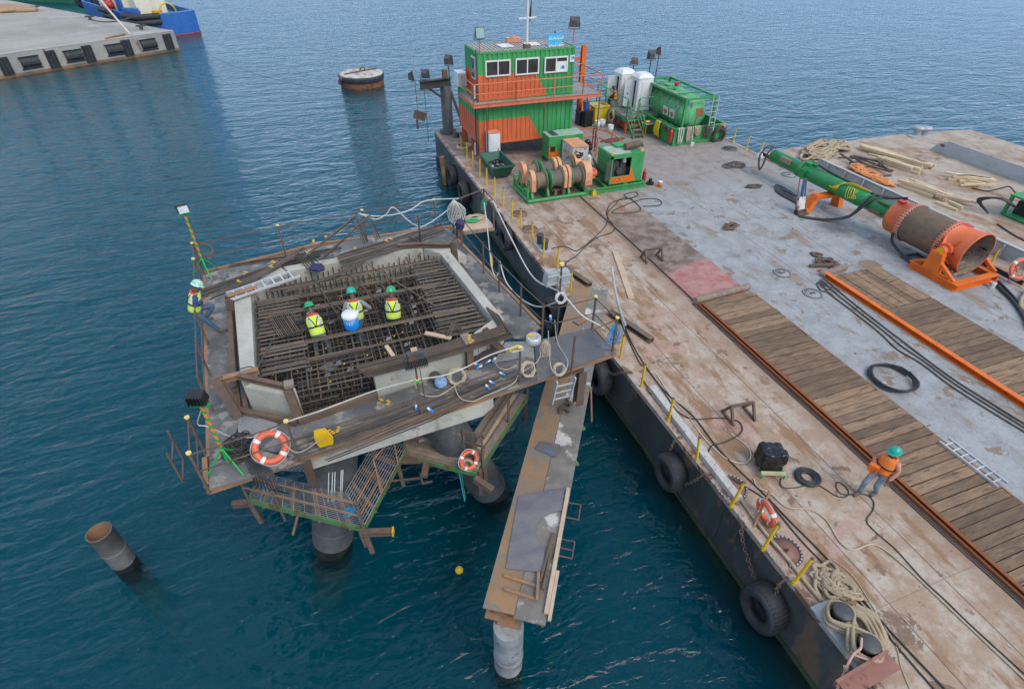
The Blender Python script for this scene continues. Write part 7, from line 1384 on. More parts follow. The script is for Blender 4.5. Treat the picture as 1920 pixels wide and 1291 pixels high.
def person(loc, rz, lab, J, shirt, trousers, vest, helmet, head_dir=(0, 1, -.25), stripes_=True, collar='redc', boots='boot', vest_len=1.0):
    t = thing('person', lab, 'person', loc); t.rotation_euler = (0, 0, rz); P = {k: V(v) for k, v in J.items()}
    up = (P['neck']-P['pelvis']).normalized(); rt = (P['shR']-P['shL']).normalized(); fw = up.cross(rt).normalized()
    hd = V(head_dir).normalized(); hz_ = (P['head']-P['neck']).normalized(); hr = hd.cross(hz_).normalized(); hf = hz_.cross(hr).normalized()
    vs, es, roots = [], [], [0]
    def add(p, r, par=None): vs.append((V(p), r)); es.append((par, len(vs)-1)) if par is not None else None; return len(vs)-1
    pe = add(P['pelvis'], (.13, .1)); ch = add(P['pelvis'].lerp(P['neck'], .6), (.145, .105), pe); nk = add(P['neck'], .055, ch)
    h1 = add(P['head']-hz_*.07+hf*.01, (.07, .08), nk); h2 = add(P['head']+hz_*.05, (.078, .09), h1); add(P['head']+hz_*.12, (.05, .06), h2); add(P['head']-hz_*.02+hf*.105, .016, h1)
    for s in ('L', 'R'):
        sh = add(P['sh'+s], .058, ch); el = add(P['el'+s], .043, sh); wr = add(P['ha'+s], .03, el); d = (P['ha'+s]-P['el'+s]).normalized(); pm_ = add(P['ha'+s]+d*.07, (.042, .02), wr)
        hi = add(P['hi'+s], .085, pe); kn = add(P['kn'+s], .058, hi); an = add(P['an'+s], .04, kn); add(P['to'+s], .035, an)
    for s in ('L', 'R'):
        d = (P['ha'+s]-P['el'+s]).normalized(); sd = d.cross(fw); sd = (sd if sd.length > .1 else d.orthogonal()).normalized(); dn = d.cross(sd).normalized()
        for k in range(5):
            if k < 4: o = P['ha'+s]+d*.085+sd*(k-1.5)*.021; L = (.07, .08, .076, .06)[k]; pts = [o, o+d*L*.5-dn*.008, o+d*L*.85-dn*.03]
            else: sg_ = -1 if s == 'L' else 1; o = P['ha'+s]+d*.04+sd*sg_*.036; pts = [o, o+d*.03+sd*sg_*.022, o+d*.06+sd*sg_*.026-dn*.012]
            i0 = add(pts[0], .0095); roots.append(i0); i1 = add(pts[1], .0088, i0); add(pts[2], .0075, i1)
    skin_mesh('body', vs, es, M['skin'], t, roots)
    # trousers and shirt follow the limbs
    vs, es = [], []; pe = add(P['pelvis']+up*.02, (.155, .125)); add(P['pelvis']+up*.1, (.15, .115), pe)
    for s in ('L', 'R'): hi = add(P['hi'+s], .1, pe); m1 = add(P['hi'+s].lerp(P['kn'+s], .5), .087, hi); kn = add(P['kn'+s], .073, m1); m2 = add(P['kn'+s].lerp(P['an'+s], .5), .066, kn); add(P['an'+s].lerp(P['kn'+s], .06), .062, m2)
    skin_mesh('trousers', vs, es, C_[trousers], t)
    vs, es = [], []; c0 = add(P['pelvis']+up*.1, (.155, .12)); c1 = add(P['pelvis'].lerp(P['neck'], .45), (.16, .12), c0); c2 = add(P['pelvis'].lerp(P['neck'], .8), (.16, .115), c1); add(P['neck']-up*.02, .068, c2)
    for s in ('L', 'R'): sh = add(P['sh'+s], .075, c2); e0 = add(P['sh'+s].lerp(P['el'+s], .6), .062, sh); el = add(P['el'+s], .058, e0); add(P['el'+s].lerp(P['ha'+s], .92), .043, el)
    skin_mesh('shirt', vs, es, C_[shirt], t)
    # vest: elliptical rings round the trunk with reflective bands
    if vest:
        b = MB(); n = 28; rows = [(-.02, .185, .15), (.08, .188, .15), (.12, .188, .15), (.30, .19, .15), (.48, .195, .152), (.53, .195, .152), (.72, .195, .145), (.9, .17, .125), (1.0, .1, .09)]; rings = []
        Lt = (P['neck']-P['pelvis']).length*vest_len
        for h, a_, c in rows: rings.append([P['pelvis']+up*(h*Lt)+rt*math.cos(2*math.pi*k/n)*a_*1.04+fw*math.sin(2*math.pi*k/n)*c*1.04 for k in range(n)])
        for i in range(len(rings)-1):
            for k in range(n):
                back = math.pi*1.05 < 2*math.pi*k/n < math.pi*1.95; a_ = math.degrees(2*math.pi*(k+.5)/n) % 360
                b.m = 1 if (stripes_ and (i == 1 or (i >= 3 and (abs(a_-232) < 9 or abs(a_-308) < 9 or abs(a_-55) < 9 or abs(a_-125) < 9)))) else 0
                b.add([rings[i][k], rings[i][(k+1) % n], rings[i+1][(k+1) % n], rings[i+1][k]], [[0, 1, 2, 3]], True)
        # merge ring vertices so shading is smooth
        v = b.build('vest', [C_[vest], C_['tape']], t, loc=ORG[t.name]) if 0 else None
        me = bpy.data.meshes.new('vest'); me.from_pydata([p for p in b.v], [], b.f); me.materials.append(C_[vest]); me.materials.append(C_['tape']); me.polygons.foreach_set('material_index', b.mi)
        import bmesh as _b; bm_ = _b.new(); bm_.from_mesh(me); _b.ops.remove_doubles(bm_, verts=bm_.verts, dist=1e-4); bm_.to_mesh(me); bm_.free(); me.polygons.foreach_set('use_smooth', [True]*len(me.polygons))
        o = bpy.data.objects.new('vest', me); COL.objects.link(o); o.parent = t; ORG[o.name] = V((0, 0, 0)); so_ = o.modifiers.new('thick', 'SOLIDIFY'); so_.thickness = .012
        R1 = lambda h, a, k=1.09: P['pelvis']+up*(h*Lt)+rt*math.cos(a)*.192*k+fw*math.sin(a)*.15*k
        b = MB(); b.tube([R1(.4, 2*math.pi*k/24) for k in range(24)], .02, 6, True); b.tube([R1(.88, 4.05, .95), R1(.65, 4.5, 1.1), R1(.4, 4.7, 1.12)], .012, 6); b.tube([R1(.88, 5.35, .95), R1(.65, 4.95, 1.1), R1(.4, 4.72, 1.12)], .012, 6)
        bo_ = b.build('harness', C_['belt'], None, loc=(0, 0, 0)); bo_.parent = t
        b = MB(); b.tube([P['neck']-up*.03+rt*math.cos(a)*.13+fw*math.sin(a)*.1+up*(-.03*math.sin(a)) for a in [math.pi*(.82+1.36*k/12) for k in range(13)]], .032, 8); cl = b.build('collar', C_[collar], None, loc=(0, 0, 0)); cl.parent = t
    # helmet, eyes, boots
    b = MB(); hc = P['head']+hz_*.055; n = 24; prof = [(.0, .135), (.05, .128), (.09, .1), (.115, .06), (.125, .015), (.13, .0)]; rings = [[hc+hz_*h+hr*math.cos(2*math.pi*k/n)*r*.98+hf*math.sin(2*math.pi*k/n)*r*1.14 for k in range(n)] for r, h in prof]
    brim = [hc+hr*math.cos(2*math.pi*k/n)*.145+hf*(math.sin(2*math.pi*k/n)*.16+max(0, math.sin(2*math.pi*k/n))*.045)-hz_*.008 for k in range(n)]; rings.append(brim); vv = [p for q in rings for p in q]
    b.add(vv, [[i*n+k, (i+1)*n+k, (i+1)*n+(k+1) % n, i*n+(k+1) % n] for i in range(len(rings)-1) for k in range(n)], True); ho = b.build('helmet', M[helmet], None, loc=(0, 0, 0)); ho.parent = t; ho.modifiers.new('thick', 'SOLIDIFY').thickness = .008
    b = MB()
    for s in (-1, 1): b.ball(P['head']+hf*.088+hr*s*.032+hz_*.005, .013, 8)
    eo = b.build('eyes', M['black'], None, loc=(0, 0, 0)); eo.parent = t
    for s in ('L', 'R'):
        b = MB(); a_, c = P['an'+s], P['to'+s]; d = (c-a_); d.normalize(); b.tube([a_-d*.07-V((0, 0, .03)), a_-V((0, 0, .025)), a_.lerp(c, .6)-V((0, 0, .015)), c+d*.05-V((0, 0, .0))], .05, 10, rs=[.04, .052, .05, .034]); b.tube([a_-V((0, 0, .02)), a_+(P['kn'+s]-a_).normalized()*.1], .055, 10); o = b.build('boot', C_[boots], None, loc=(0, 0, 0)); o.parent = t
    return t
def pose(lean=0, side=0, yaw=0, dz=0, knees=((0, .03, .5), (0, .03, .5)), feet=((-.12, .0, .08), (.12, .0, .08)), hands=((-.3, .1, .9), (.3, .1, .9)), elbows=((-.3, -.05, 1.12), (.3, -.05, 1.12)), pel=(0, 0, .93), headf=.03):
    pel = V(pel); Rm = Matrix.Rotation(-lean, 3, 'X') @ Matrix.Rotation(side, 3, 'Y'); T = lambda p: pel+Rm @ V(p)
    J = dict(pelvis=pel, neck=T((0, 0, .53)), head=T((0, headf, .68)), shL=T((-.185, 0, .46)), shR=T((.185, 0, .46)))
    for s, i in (('L', 0), ('R', 1)): J['el'+s] = V(elbows[i]); J['ha'+s] = V(hands[i]); J['hi'+s] = pel+V((-.1 if i == 0 else .1, 0, -.04)); J['kn'+s] = V(knees[i]); J['an'+s] = V(feet[i]); J['to'+s] = V(feet[i])+V((0, .16, -.04))
    return J
a = G(609, 674, 4.25); person(a, .12, 'worker in yellow vest and black jacket with arms spread, beside the water cooler', pose(.5, -.02, pel=(0, -.05, .9), elbows=((-.42, .18, 1.2), (.38, .22, 1.2)), hands=((-.62, .38, 1.05), (.62, .42, 1.08)), feet=((-.16, 0, .07), (.18, -.06, .07)), knees=((-.14, .06, .48), (.16, .02, .48))), 'black', 'pale', 'vest', 'helmet_green', (-.3, 1, -.5))
a = G(679, 648, 4.25); person(a, -.05, 'worker in yellow vest with grey sleeves standing behind the water cooler', pose(.28, .0, pel=(0, 0, .93), elbows=((-.3, .05, 1.12), (.4, .05, 1.15)), hands=((-.22, .28, 1.0), (.3, .3, 1.02))), 'grey', 'jeans', 'vest', 'helmet_teal', (.35, 1, -.4))
a = G(746, 645, 4.25); person(a, -.2, 'worker in yellow vest and dark trousers, reaching toward the hanging bars', pose(.22, .02, elbows=((-.3, .12, 1.15), (.4, .12, 1.22)), hands=((-.2, .35, 1.05), (.5, .38, 1.22))), 'black', 'dark', 'vest', 'helmet_green', (.5, 1, -.35))
a = G(407, 622, PZ); person(V((a.x-.28, a.y+.05, PZ)), -1.45, 'worker in blue shirt leaning on the railing with a green and white patterned helmet', pose(.34, -.06, pel=(0, -.04, .78), feet=((-.05, .1, .42), (.12, .34, .07)), knees=((-.1, .42, .72), (.12, .14, .43)), elbows=((-.25, .02, 1.0), (.25, .02, 1.0)), hands=((-.08, .24, 1.08), (.08, .24, 1.08))), 'blue', 'denim', 'vest', 'helmet_spot', (.1, 1, -.7), collar='redc')
b = MB(); q = V((a.x-.28, a.y+.05, PZ))+rotz(V((0, .32, 1.12)), -1.45); b.cbox(q, (.08, .15, .012), -1.45, ('X', -.5)); single('phone', b, M['black'], 'dark phone held by the worker leaning on the railing', 'phone')
a = G(1627, 924, DZ); person(a, 1.75, 'man in orange vest and salmon shirt walking along the long plank mat', pose(-.08, .0, pel=(0, 0, .9), feet=((.12, .22, .08), (-.1, -.16, .08))[::-1], knees=((-.12, .16, .5), (.12, .24, .5)), elbows=((-.28, -.06, 1.12), (.3, -.02, 1.1)), hands=((-.26, .12, .84), (.1, .27, 1.06))), 'salmon', 'pale', 'orange', 'helmet_teal', (.35, 1, -.45), stripes_=False, collar='orange')
b = MB(); c = a+rotz(V((.12, .3, 1.08)), 1.75); b.cbox(c, (.12, .22, .2), .4); b.beam(c, c+V((.02, 0, -.3)), .04); single('hand_tool', b, M['bright_orange'], 'orange hand tool held at the hip of the man in orange', 'tool')
a = G(1152, 200, 2.9); person(a, .9, 'man in orange vest sitting behind the white portable toilets', pose(.2, 0, pel=(0, 0, .5), feet=((-.12, .42, .08), (.12, .42, .08)), knees=((-.13, .42, .52), (.13, .42, .52)), elbows=((-.28, .12, .75), (.28, .12, .75)), hands=((-.12, .36, .62), (.12, .36, .62))), 'black', 'dark', 'orange', 'helmet_dark', stripes_=False, collar='orange')
b = MB(); b.cbox(a+V((0, 0, .2)), (.4, .4, .38), .9); single('seat_box', b, M['timber'], 'low wooden box under the sitting man', 'box')
# ---------------------------------------------------------------- gear on the pier
random.seed(5)
b = MB(); ladder(b, G(428, 556, 5.52), G(558, 512, 5.56), .4, 7); single('ladder', b, M['alu'], 'aluminium ladder with blue feet lying over the shell corner', 'ladder')
cl = thing('water_cooler', 'blue round water cooler with a white lid and white letters among the bars', 'cooler', G(661, 614, 5.24)); c = G(661, 614, 5.24)
b = MB(); b.lathe(c, [(0, 0), (.175, 0), (.19, .04), (.2, .34), (.0, .35)], 28); b.build('body', M['cooler_blue'], cl); b = MB(); b.lathe(c, [(.2, .345), (.215, .36), (.215, .43), (.18, .47), (0, .475)], 28); b.cbox(c+V((.2, .05, .42)), (.07, .06, .03)); b.build('lid', M['white'], cl)
b = MB(); zt = .25
def on_cyl(a, h, r=.201): return c+V((math.cos(a)*r, math.sin(a)*r, h))
def stroke(pts): b.tube([on_cyl(a_, h) for a_, h in pts], .006, 5)
a0 = -2.25
stroke([(a0, zt+.05), (a0+.16, zt+.05)]); stroke([(a0+.08, zt+.05), (a0+.08, zt-.03)])
stroke([(a0+.44, zt+.04), (a0+.3, zt+.05), (a0+.3, zt+.012), (a0+.44, zt+.008), (a0+.44, zt-.03), (a0+.3, zt-.03)])
stroke([(a0+.6, zt-.03), (a0+.6, zt+.05), (a0+.74, zt+.045), (a0+.74, zt+.015), (a0+.6, zt+.01), (a0+.75, zt+.0), (a0+.75, zt-.03), (a0+.6, zt-.03)]); b.build('lettering', M['white'], cl)
b = MB(); tangle(b, G(597, 508, 5.4), .16, .2, .22, .06, 16); single('purple_cloth', b, M['cloth_purple'], 'dark purple cloth thrown over the hooked bars', 'cloth')
b = MB(); tangle(b, G(620, 690, 4.9), .25, .15, .06, .05, 10); single('brown_cloth', b, C_['boot'], 'brown sack lying low in the front of the cage', 'sack')
# tripod lamps
M['striped'] = stripes('green_orange_stripes', (.02, .33, .06), (.85, .20, .02), .2)
def tripod(px, h, apex, lab, rz, lens_mat):
    p = G(*px, PZ); t = thing('tripod_lamp', lab, 'work lamp', p, 'striped tripod lamps on the pier'); b = MB(); b.cyl(p+V((0, 0, apex-.05)), p+V((0, 0, h)), .035, 10); o = b.build('pole', M['striped'], t)
    for k in range(3): a = rz+.5+k*2.1; b = MB(); b.tube([p+V((0, 0, apex)), p+V((math.cos(a)*.42, math.sin(a)*.42, .02))], .022, 8); b.build('leg', M['rope_green'] if 0 else M['leg_green'], t)
    b = MB(); b.cyl(p+V((0, 0, .15)), p+V((0, 0, apex)), .03, 8); b.build('centre_tube', M['leg_green'], t); b = MB(); b.cbox(p+V((0, 0, h+.01)), (.34, .1, .04), rz); b.build('crossbar', M['leg_green'], t)
    c = p+V((0, 0, h+.2)); b = MB(); b.cbox(c, (.3, .2, .24), rz, ('X', -.25)); 
    for k in range(5): b.cbox(c+rotz(V((-.12+.06*k, .12, 0)), rz), (.02, .06, .2), rz)
    b.build('housing', M['black'], t); b = MB(); b.cbox(c+rotz(V((0, -.108, -.015)), rz), (.26, .012, .2), rz, ('X', -.25)); b.build('lens', M['lens_white'], t); b = MB(); b.beam(c+V((0, 0, -.18)), c+V((0, 0, -.1)), .04); b.build('bracket', M['dark_steel'], t)
M['leg_green'] = mtl('bright_green_tube', (.015, .36, .07), (.015, .33, .06), rough=.4, fine=.05)
tripod((390, 516), 2.05, .62, 'striped tripod lamp at the back corner of the pier', .35, 0); tripod((432, 876), 1.8, .6, 'striped tripod lamp at the front corner beside the cable tangle', 2.8, 0)
b = MB(); tangle(b, G(452, 842, PZ), .38, .42, .35, .014, 150, 5, 0, 5)
for k in range(9): a = G(455+k*4, 855+k*2, PZ+.1); b.tube(smooth_path([a, G(470+k*5, 885, PZ+.05), G(478+k*6, 905+k*2, PZ-.3), G(470+k*9, 915+k, PZ-.7)], 5), .012, 5)
single('cable_tangle', b, M['cable'], 'tangled black cables spilling over the front edge beside the lifebuoy', 'cables')
lifebuoy(GY(507, 838, G(507, 862, PZ).y-.05)+V((0, 0, .0)), (.1, -.72, .62), (0, 0, 1), 'large lifebuoy on the pier beside the black cable tangle', .285, .075)
b = MB(); p = GY(604, 822, G(604, 842, PZ).y)
for k in range(9): rope(b, [p+V((-.1+.02*k, 0, .28)), p+V((-.13+.03*k, -.03, .05)), p+V((-.08+.03*k, -.02, -.22)), p+V((-.04+.03*k, 0, .0)), p+V((-.06+.02*k, .02, .26))], .014)
single('yellow_hank', b, M['rope_yellow'], 'hank of yellow rope hung over the front walkway rail', 'rope')
b = MB(); rope(b, [p+V((0, 0, .0)), G(560, 848, PZ+.5), G(530, 830, PZ+.5)], .01); single('yellow_line', b, M['rope_beige'], 'thin tan line from the yellow hank to the lifebuoy', 'line')
H2 = V((0, 0, H_))
def pl(name, pts, r, mat, lab, cat='rope', k=8, grp=None): b = MB(); rope(b, pts, r, 6, k); return single(name, b, M[mat], lab, cat, grp)
def gz(px, h=0): return [G(x, y, PZ+h) for x, y in px]
pl('white_cable', [G(377, 770, PZ+1.5), G(371, 795, PZ+.8), G(392, 800, PZ+.7), G(440, 820, PZ+.1), G(490, 815, PZ+.5), G(540, 790, PZ+.95), G(600, 770, PZ+.7), G(700, 733, PZ+.75), G(781, 711, PZ+1.05)], .014, 'rope_white', 'white cable looping along the front rail from the tripod lamp', 'cable')
pl('white_cable', [G(781, 711, PZ+1.05), G(830, 704, PZ+.8), G(870, 690, PZ+.85), G(920, 665, PZ+.95), G(972, 649, PZ+1.08), G(980, 655, PZ+1.05), G(960, 660, PZ+1.0)], .016, 'rope_white', 'white cable on the front rail ending at the yellow clamp', 'cable')
pl('white_rope', [GY(672, 400, 16.2), GY(700, 405, 16.2), GY(735, 403, 16.1), GY(770, 393, 16.3), GY(800, 376, 16.6), GY(860, 372, 17.5)], .018, 'rope_white', 'white rope slung along the back rail to the landing'); pl('white_rope', [GY(672, 400, 16.2), GY(690, 407, 16), GY(706, 411, 16), GY(724, 402, 16), GY(734, 389, 16), GY(745, 394, 16), GY(765, 413, 15.9), GY(784, 424, 15.9), GY(800, 421, 16), GY(826, 404, 16.2), GY(842, 391, 16.4)], .016, 'rope_white', 'second white rope looping lower along the back rail')
b = MB(); p = GY(857, 397, 16.3)
for k in range(9): q = random.uniform(-.06, .06); rope(b, [p+V((-.1, 0, .42)), p+V((-.3+.05*k, 0, .1+q)), p+V((-.24+.055*k, .03, -.3-.07*(k % 4))), p+V((.0+.035*k, .03, .05+q)), p+V((-.08, 0, .42))], .012)
single('white_hank', b, M['rope_white'], 'large hank of white rope hung on the back corner post', 'rope')
b = MB(); tangle(b, GY(862, 432, 16.0)+V((0, 0, .0)), .14, .1, .5, .06, 18); single('hung_cloth', b, M['cloth_purple'], 'dark cloth hung on the corner post below the white hank', 'cloth')
b = MB(); tangle(b, G(885, 414, PZ-.03), .3, .2, .06, .012, 60); single('green_rope', b, M['rope_green'], 'green rope scraps on the corner landing', 'rope'); b = MB(); tangle(b, G(908, 394, PZ+.3), .13, .1, .8, .008, 22); single('green_rope', b, M['rope_green'], 'loose green rope hung on the landing rail', 'rope')
b = MB(); tangle(b, G(890, 408, PZ-.03), .5, .3, .04, .012, 50); single('beige_rope', b, M['rope_beige'], 'beige rope scraps strewn on the corner landing boards', 'rope')
tp1 = G(1043, 640, PZ)
pl('white_rope', [GY(924, 376, 16.8), GY(960, 450, 14.8), GY(1000, 520, 13), tp1+V((.02, 0, 1.55)), G(1090, 590, PZ+1.1), G(1128, 612, PZ+.8), G(1135, 622, PZ+.5)], .022, 'rope_white', 'long taut white rope from the landing to the floodlight post and on'); pl('white_rope', [GY(937, 490, 13.4), GY(950, 530, 12.8), GY(980, 562, 12.2), GY(1012, 575, 11.6), tp1+V((0, 0, 1.3))], .02, 'rope_white', 'drooping white rope from the side rail to the floodlight post'); pl('white_rope', [GY(908, 380, 16.5), GY(915, 440, 15), GY(922, 500, 13.6), GY(930, 518, 13.2), GY(934, 512, 13.1)], .016, 'rope_white', 'white rope hanging free beside the side rail')
b = MB(); c = tp1+V((-.02, -.06, 1.42)); coil(b, c, .13, .018, 4, .3, .2, axis=(V((1, 0, 0)), V((0, .3, 1)).normalized(), V((0, -1, .3)))); single('white_knot', b, M['rope_white'], 'knotted loops of white rope on the floodlight post', 'rope')
fl = thing('twin_floodlight', 'grey twin floodlight on a tall thin post with a yellow cap', 'floodlight', tp1); b = MB(); b.cyl(tp1, tp1+V((0, 0, 2.35)), .025, 8); b.build('post', M['dark_steel'], fl); b = MB(); b.cyl(tp1+V((0, 0, 2.35)), tp1+V((0, 0, 2.4)), .06, 12); b.build('yellow_cap', M['cap'], fl)
for k in (0, 1):
    b = MB(); c = tp1+V((.06-.26*k if 0 else (-.2+.3*k), .12, 1.95-.05*k)); b.cbox(c, (.34, .22, .34), .1-.1*k, ('X', .25)); b.cbox(c+V((0, .0, .19)), (.3, .2, .05), .1-.1*k); b.cbox(c+V((0, -.115, -.1)), (.34, .03, .03), .1-.1*k); b.build('lamp_box', M['galv'], fl)
fh = thing('fin_floodlight', 'black finned floodlight on a post seen from behind at the front rail', 'floodlight', G(791, 778, PZ)); p = G(791, 778, PZ); b = MB(); b.cyl(p+V((0, 0, .4)), p+V((0, 0, 1.75)), .022, 8); b.build('post', M['rust'], fh); c = p+V((.02, .0, 1.62)); b = MB(); b.cbox(c, (.5, .14, .24), .05); b.cbox(c+V((0, -.02, .18)), (.34, .16, .16), .05)
for k in range(14): b.cbox(c+V((-.23+.035*k, -.09, -.02)), (.012, .06, .24), .05)
b.build('housing', M['dark_steel'], fh); b = MB(); b.cbox(c+V((0, .03, .29)), (.13, .08, .05)); b.build('bracket', M['wood_pale'], fh)
b = MB(); b.tube(sag(c+V((.05, -.1, -.1)), p+V((.1, -.1, .55)), .05), .008, 5); single('lamp_cord', b, M['cable'], 'black cord hanging from the finned floodlight', 'cord'); b = MB(); b.cbox(p+V((0, -.02, 1.06)), (.07, .07, .06)); single('green_tie', b, M['leg_green'], 'green tie around the front rail post', 'tie')
b = MB(); p = G(1148, 659, PZ)
for k in range(10): q = random.uniform(-.05, .05); rope(b, [p+V((-.05, 0, .95)), p+V((-.22+.035*k, .0, .6+q)), p+V((-.2+.034*k, .02, .2+.06*(k % 4))), p+V((-.06+.03*k+q, .02, .55)), p+V((-.04, 0, .94))], .009)
single('blue_hank', b, M['rope_blue'], 'hank of bright blue rope hung on the last railing post', 'rope')
b = MB(); p = G(1022, 668, PZ)
for k in range(9): q = random.uniform(-.05, .05); rope(b, [p+V((-.02, 0, .55)), p+V((-.16+.034*k, 0, .3+q)), p+V((-.14+.03*k+q, -.03, .02-.1*(k % 3))), p+V((-.04+.022*k, 0, .3)), p+V((.0, 0, .54))], .008)
single('tan_hank', b, M['rope_beige'], 'hank of thin tan rope hung at the post by the steel pot', 'rope')
for (px, py), R, lab in (((988, 700), .17, 'beige rope coil on the walkway right of the post with the yellow clamp'.replace('right of', 'beyond')), ((855, 714), .19, 'beige cable coil standing against the front wall'), ((1046, 700), .14, 'loose beige loop near the walkway outer edge')):
    b = MB(); c = G(px, py, PZ+.05); coil(b, c+V((0, 0, .12)), R, .013, 6, .25, .3, axis=(V((1, .1, 0)), V((0, .5, .85)), V((0, -.85, .5)))); single('rope_coil', b, M['rope_beige'], lab, 'rope')
pl('beige_line', gz([(850, 718), (862, 745), (885, 752), (910, 742), (960, 720), (975, 700), (1005, 680), (1018, 655)], .1), .012, 'rope_beige', 'thin beige line wandering between the coils on the walkway'); pl('beige_line', gz([(1028, 620), (1030, 665), (1036, 695), (1055, 702), (1064, 685), (1062, 670), (1045, 640), (1040, 600)], .35), .012, 'rope_beige', 'beige loop hanging from the floodlight post to the walkway'); pl('beige_line', gz([(775, 715), (790, 738), (820, 742), (850, 725), (870, 712)], .12), .012, 'rope_beige', 'beige line curling beneath the finned floodlight'); pl('beige_line', gz([(925, 672), (935, 688), (950, 692), (970, 684)], .2), .012, 'rope_beige', 'short beige line behind the yellow clamp')
pt = thing('steel_pot', 'round shiny steel pot with a yellow lid patch on the walkway', 'pot', G(1000, 642, PZ)); c = G(1000, 642, PZ); b = MB(); b.lathe(c, [(0, 0), (.18, 0), (.21, .05), (.2, .2), (.14, .23), (.12, .16), (0, .15)], 24); b.build('bowl', M['alu'], pt); b = MB(); b.cbox(c+V((-.05, .05, .235)), (.18, .1, .02), .2); b.build('patch', M['yellow'], pt)
b = MB(); b.cyl(G(970, 650, PZ+.95), G(960, 655, PZ+.95), .05, 10); b.cbox(G(963, 653, PZ+.95), (.3, .07, .07), .3); single('yellow_clamp', b, M['rope_yellow'], 'yellow clamp at the rail post with the white cable end', 'clamp')
for (px, py), h, lab in (((893, 690), .06, 'white and blue plug nearest the front wall'), ((900, 684), .06, 'blue socket beside the white plug'), ((910, 681), .06, 'blue socket second along the dark side plate'), ((922, 678), .06, 'blue socket last along the dark side plate'), ((947, 704), .06, 'white and blue plug hanging near the middle of the walkway'), ((928, 720), .04, 'blue socket lying on the walkway edge'), ((918, 730), .04, 'white plug with blue cap at the walkway edge'), ((781, 770), .04, 'white and blue plug beside the rail post foot'), ((812, 772), .3, 'white and blue plug on a cord at the walkway edge'), ((1033, 600), 1.0, 'blue and white plug hanging on the floodlight post')):
    t = thing('cable_plug', lab, 'plug', G(px, py, PZ+h), 'blue and white cable plugs on the pier'); c = G(px, py, PZ+h); a = random.random()*3; d = rotz(V((1, 0, .2)), a); b = MB(); b.cyl(c, c+d*.08, .032, 10); b.build('cap', M['cooler_blue'], t); b = MB(); b.cyl(c+d*.081, c+d*.16, .028, 10); b.build('grip', M['white'], t)
b = MB(); b.lathe(G(826, 717, PZ+.12), [(0, 0), (.15, 0), (.16, .05), (.14, .1), (0, .1)], 18, (.1, -.6, .8)); single('blue_bag', b, mtl('blue_patterned_bag', (.02, .25, .5), (.35, .3, .35), sc=16), 'small blue patterned bag beside the beige coil', 'bag'); b = MB(); b.lathe(G(816, 706, PZ+.1), [(0, 0), (.14, 0), (.14, .02), (0, .02)], 20, (.1, -.5, .8)); single('grey_disc', b, M['dark_steel'], 'dark round disc behind the blue patterned bag', 'disc')
b = MB(); p = GY(384, 468, G(392, 512, PZ).y+.35); b.torus(p, .22, .03, (.5, -.4, .75), 30, 8); single('rubber_ring', b, M['rust'], 'dull red-brown ring hanging at the back rail by the tripod lamp', 'ring')
b = MB(); p = G(912, 512, PZ)
for k in range(3): rope(b, [p+V((.12, -.1, .75)), p+V((.1+.03*k, -.1, .45)), p+V((.16, -.12, .2)), p+V((.14+.02*k, -.1, .5)), p+V((.12, -.1, .75))], .01)
single('tan_strop', b, M['rope_yellow'], 'short tan strop hung on the side rail', 'strop')
b = MB(); b.prism(GS([(922, 588), (935, 580), (944, 586), (930, 594)], PZ), PZ+.003, PZ+.03); single('wood_scrap', b, M['wood_pale'], 'pale wood scrap on the barge-side walkway', 'scrap'); b = MB(); b.prism(GS([(1073, 605), (1098, 592), (1106, 600), (1085, 612)], PZ-.1), PZ-.09, PZ-.03); single('wood_scrap', b, M['rust_light'], 'brown scrap plates behind the walkway end', 'scrap')
b = MB(); q = [G(1142, 540, DZ), G(1170, 625, DZ)]; z = V((0, 0, .95)); b.tube(sag(q[0]+z, q[1]+z*.4, .25), .05, 8); b.tube(sag(q[0]+z*.9, q[1]+z*.2, .2), .02, 6); single('clear_sheet', b, M['galv'], 'twisted strip of pale plastic sheeting hung at the gangway head', 'sheeting')
# ---------------------------------------------------------------- mooring buoy
bc = G(680, 158, 0); bu = thing('mooring_buoy', 'large round mooring buoy with white top and rusty waterline', 'buoy', bc)
R0 = 2.05; b = MB(); b.lathe(bc, [(R0-.1, -.8), (R0, -.6), (R0, .42)], 48); b.build('drum', mtl('rusted_drum', (.24, .09, .03), (.11, .05, .028), rust=.35, rc=(.08, .045, .03), rough=.8, sc=1.2), bu)
b = MB(); b.lathe(bc, [(R0+.001, .42), (R0+.1, .66), (R0+.12, .8), (R0+.1, .94), (R0+.001, .98)], 48); b.build('fender_band', M['rubber'], bu); b = MB(); b.lathe(bc, [(R0, .66), (R0, .98), (R0-.05, 1.04), (R0-.5, 1.08), (0, 1.1)], 48); b.build('top', mtl('stained_white_top', (.52, .47, .4), (.38, .33, .27), rust=.4, rc=(.25, .17, .11), sc=.8, rsc=.8, stretch=(2, 1, .5)), bu)
b = MB(); b.tube([bc+V((-1.6, -.6, 1.12)), bc+V((.4, .3, 1.16)), bc+V((1.7, 1.0, 1.12))], .06, 8); b.torus(bc+V((.2, .2, 1.25)), .22, .06, (0, 1, .2), 18, 6); b.build('chain_rod', M['rust'], bu); b = MB(); b.cyl(bc+V((-2.0, -.5, .45)), bc+V((-2.2, -.6, .45)), .22, 12); b.cyl(bc+V((-1.9, -.8, .8)), bc+V((-2.15, -.9, .8)), .2, 12); b.build('lug', M['rust'], bu)
b = MB(); b.tube(sag(G(370, 92, .5), V((8.9, 36.9, 4.6)), 1.6, 24), .014, 5); single('mooring_wire', b, M['wire'], 'long thin mooring wire sagging from the quay to the davit', 'wire')

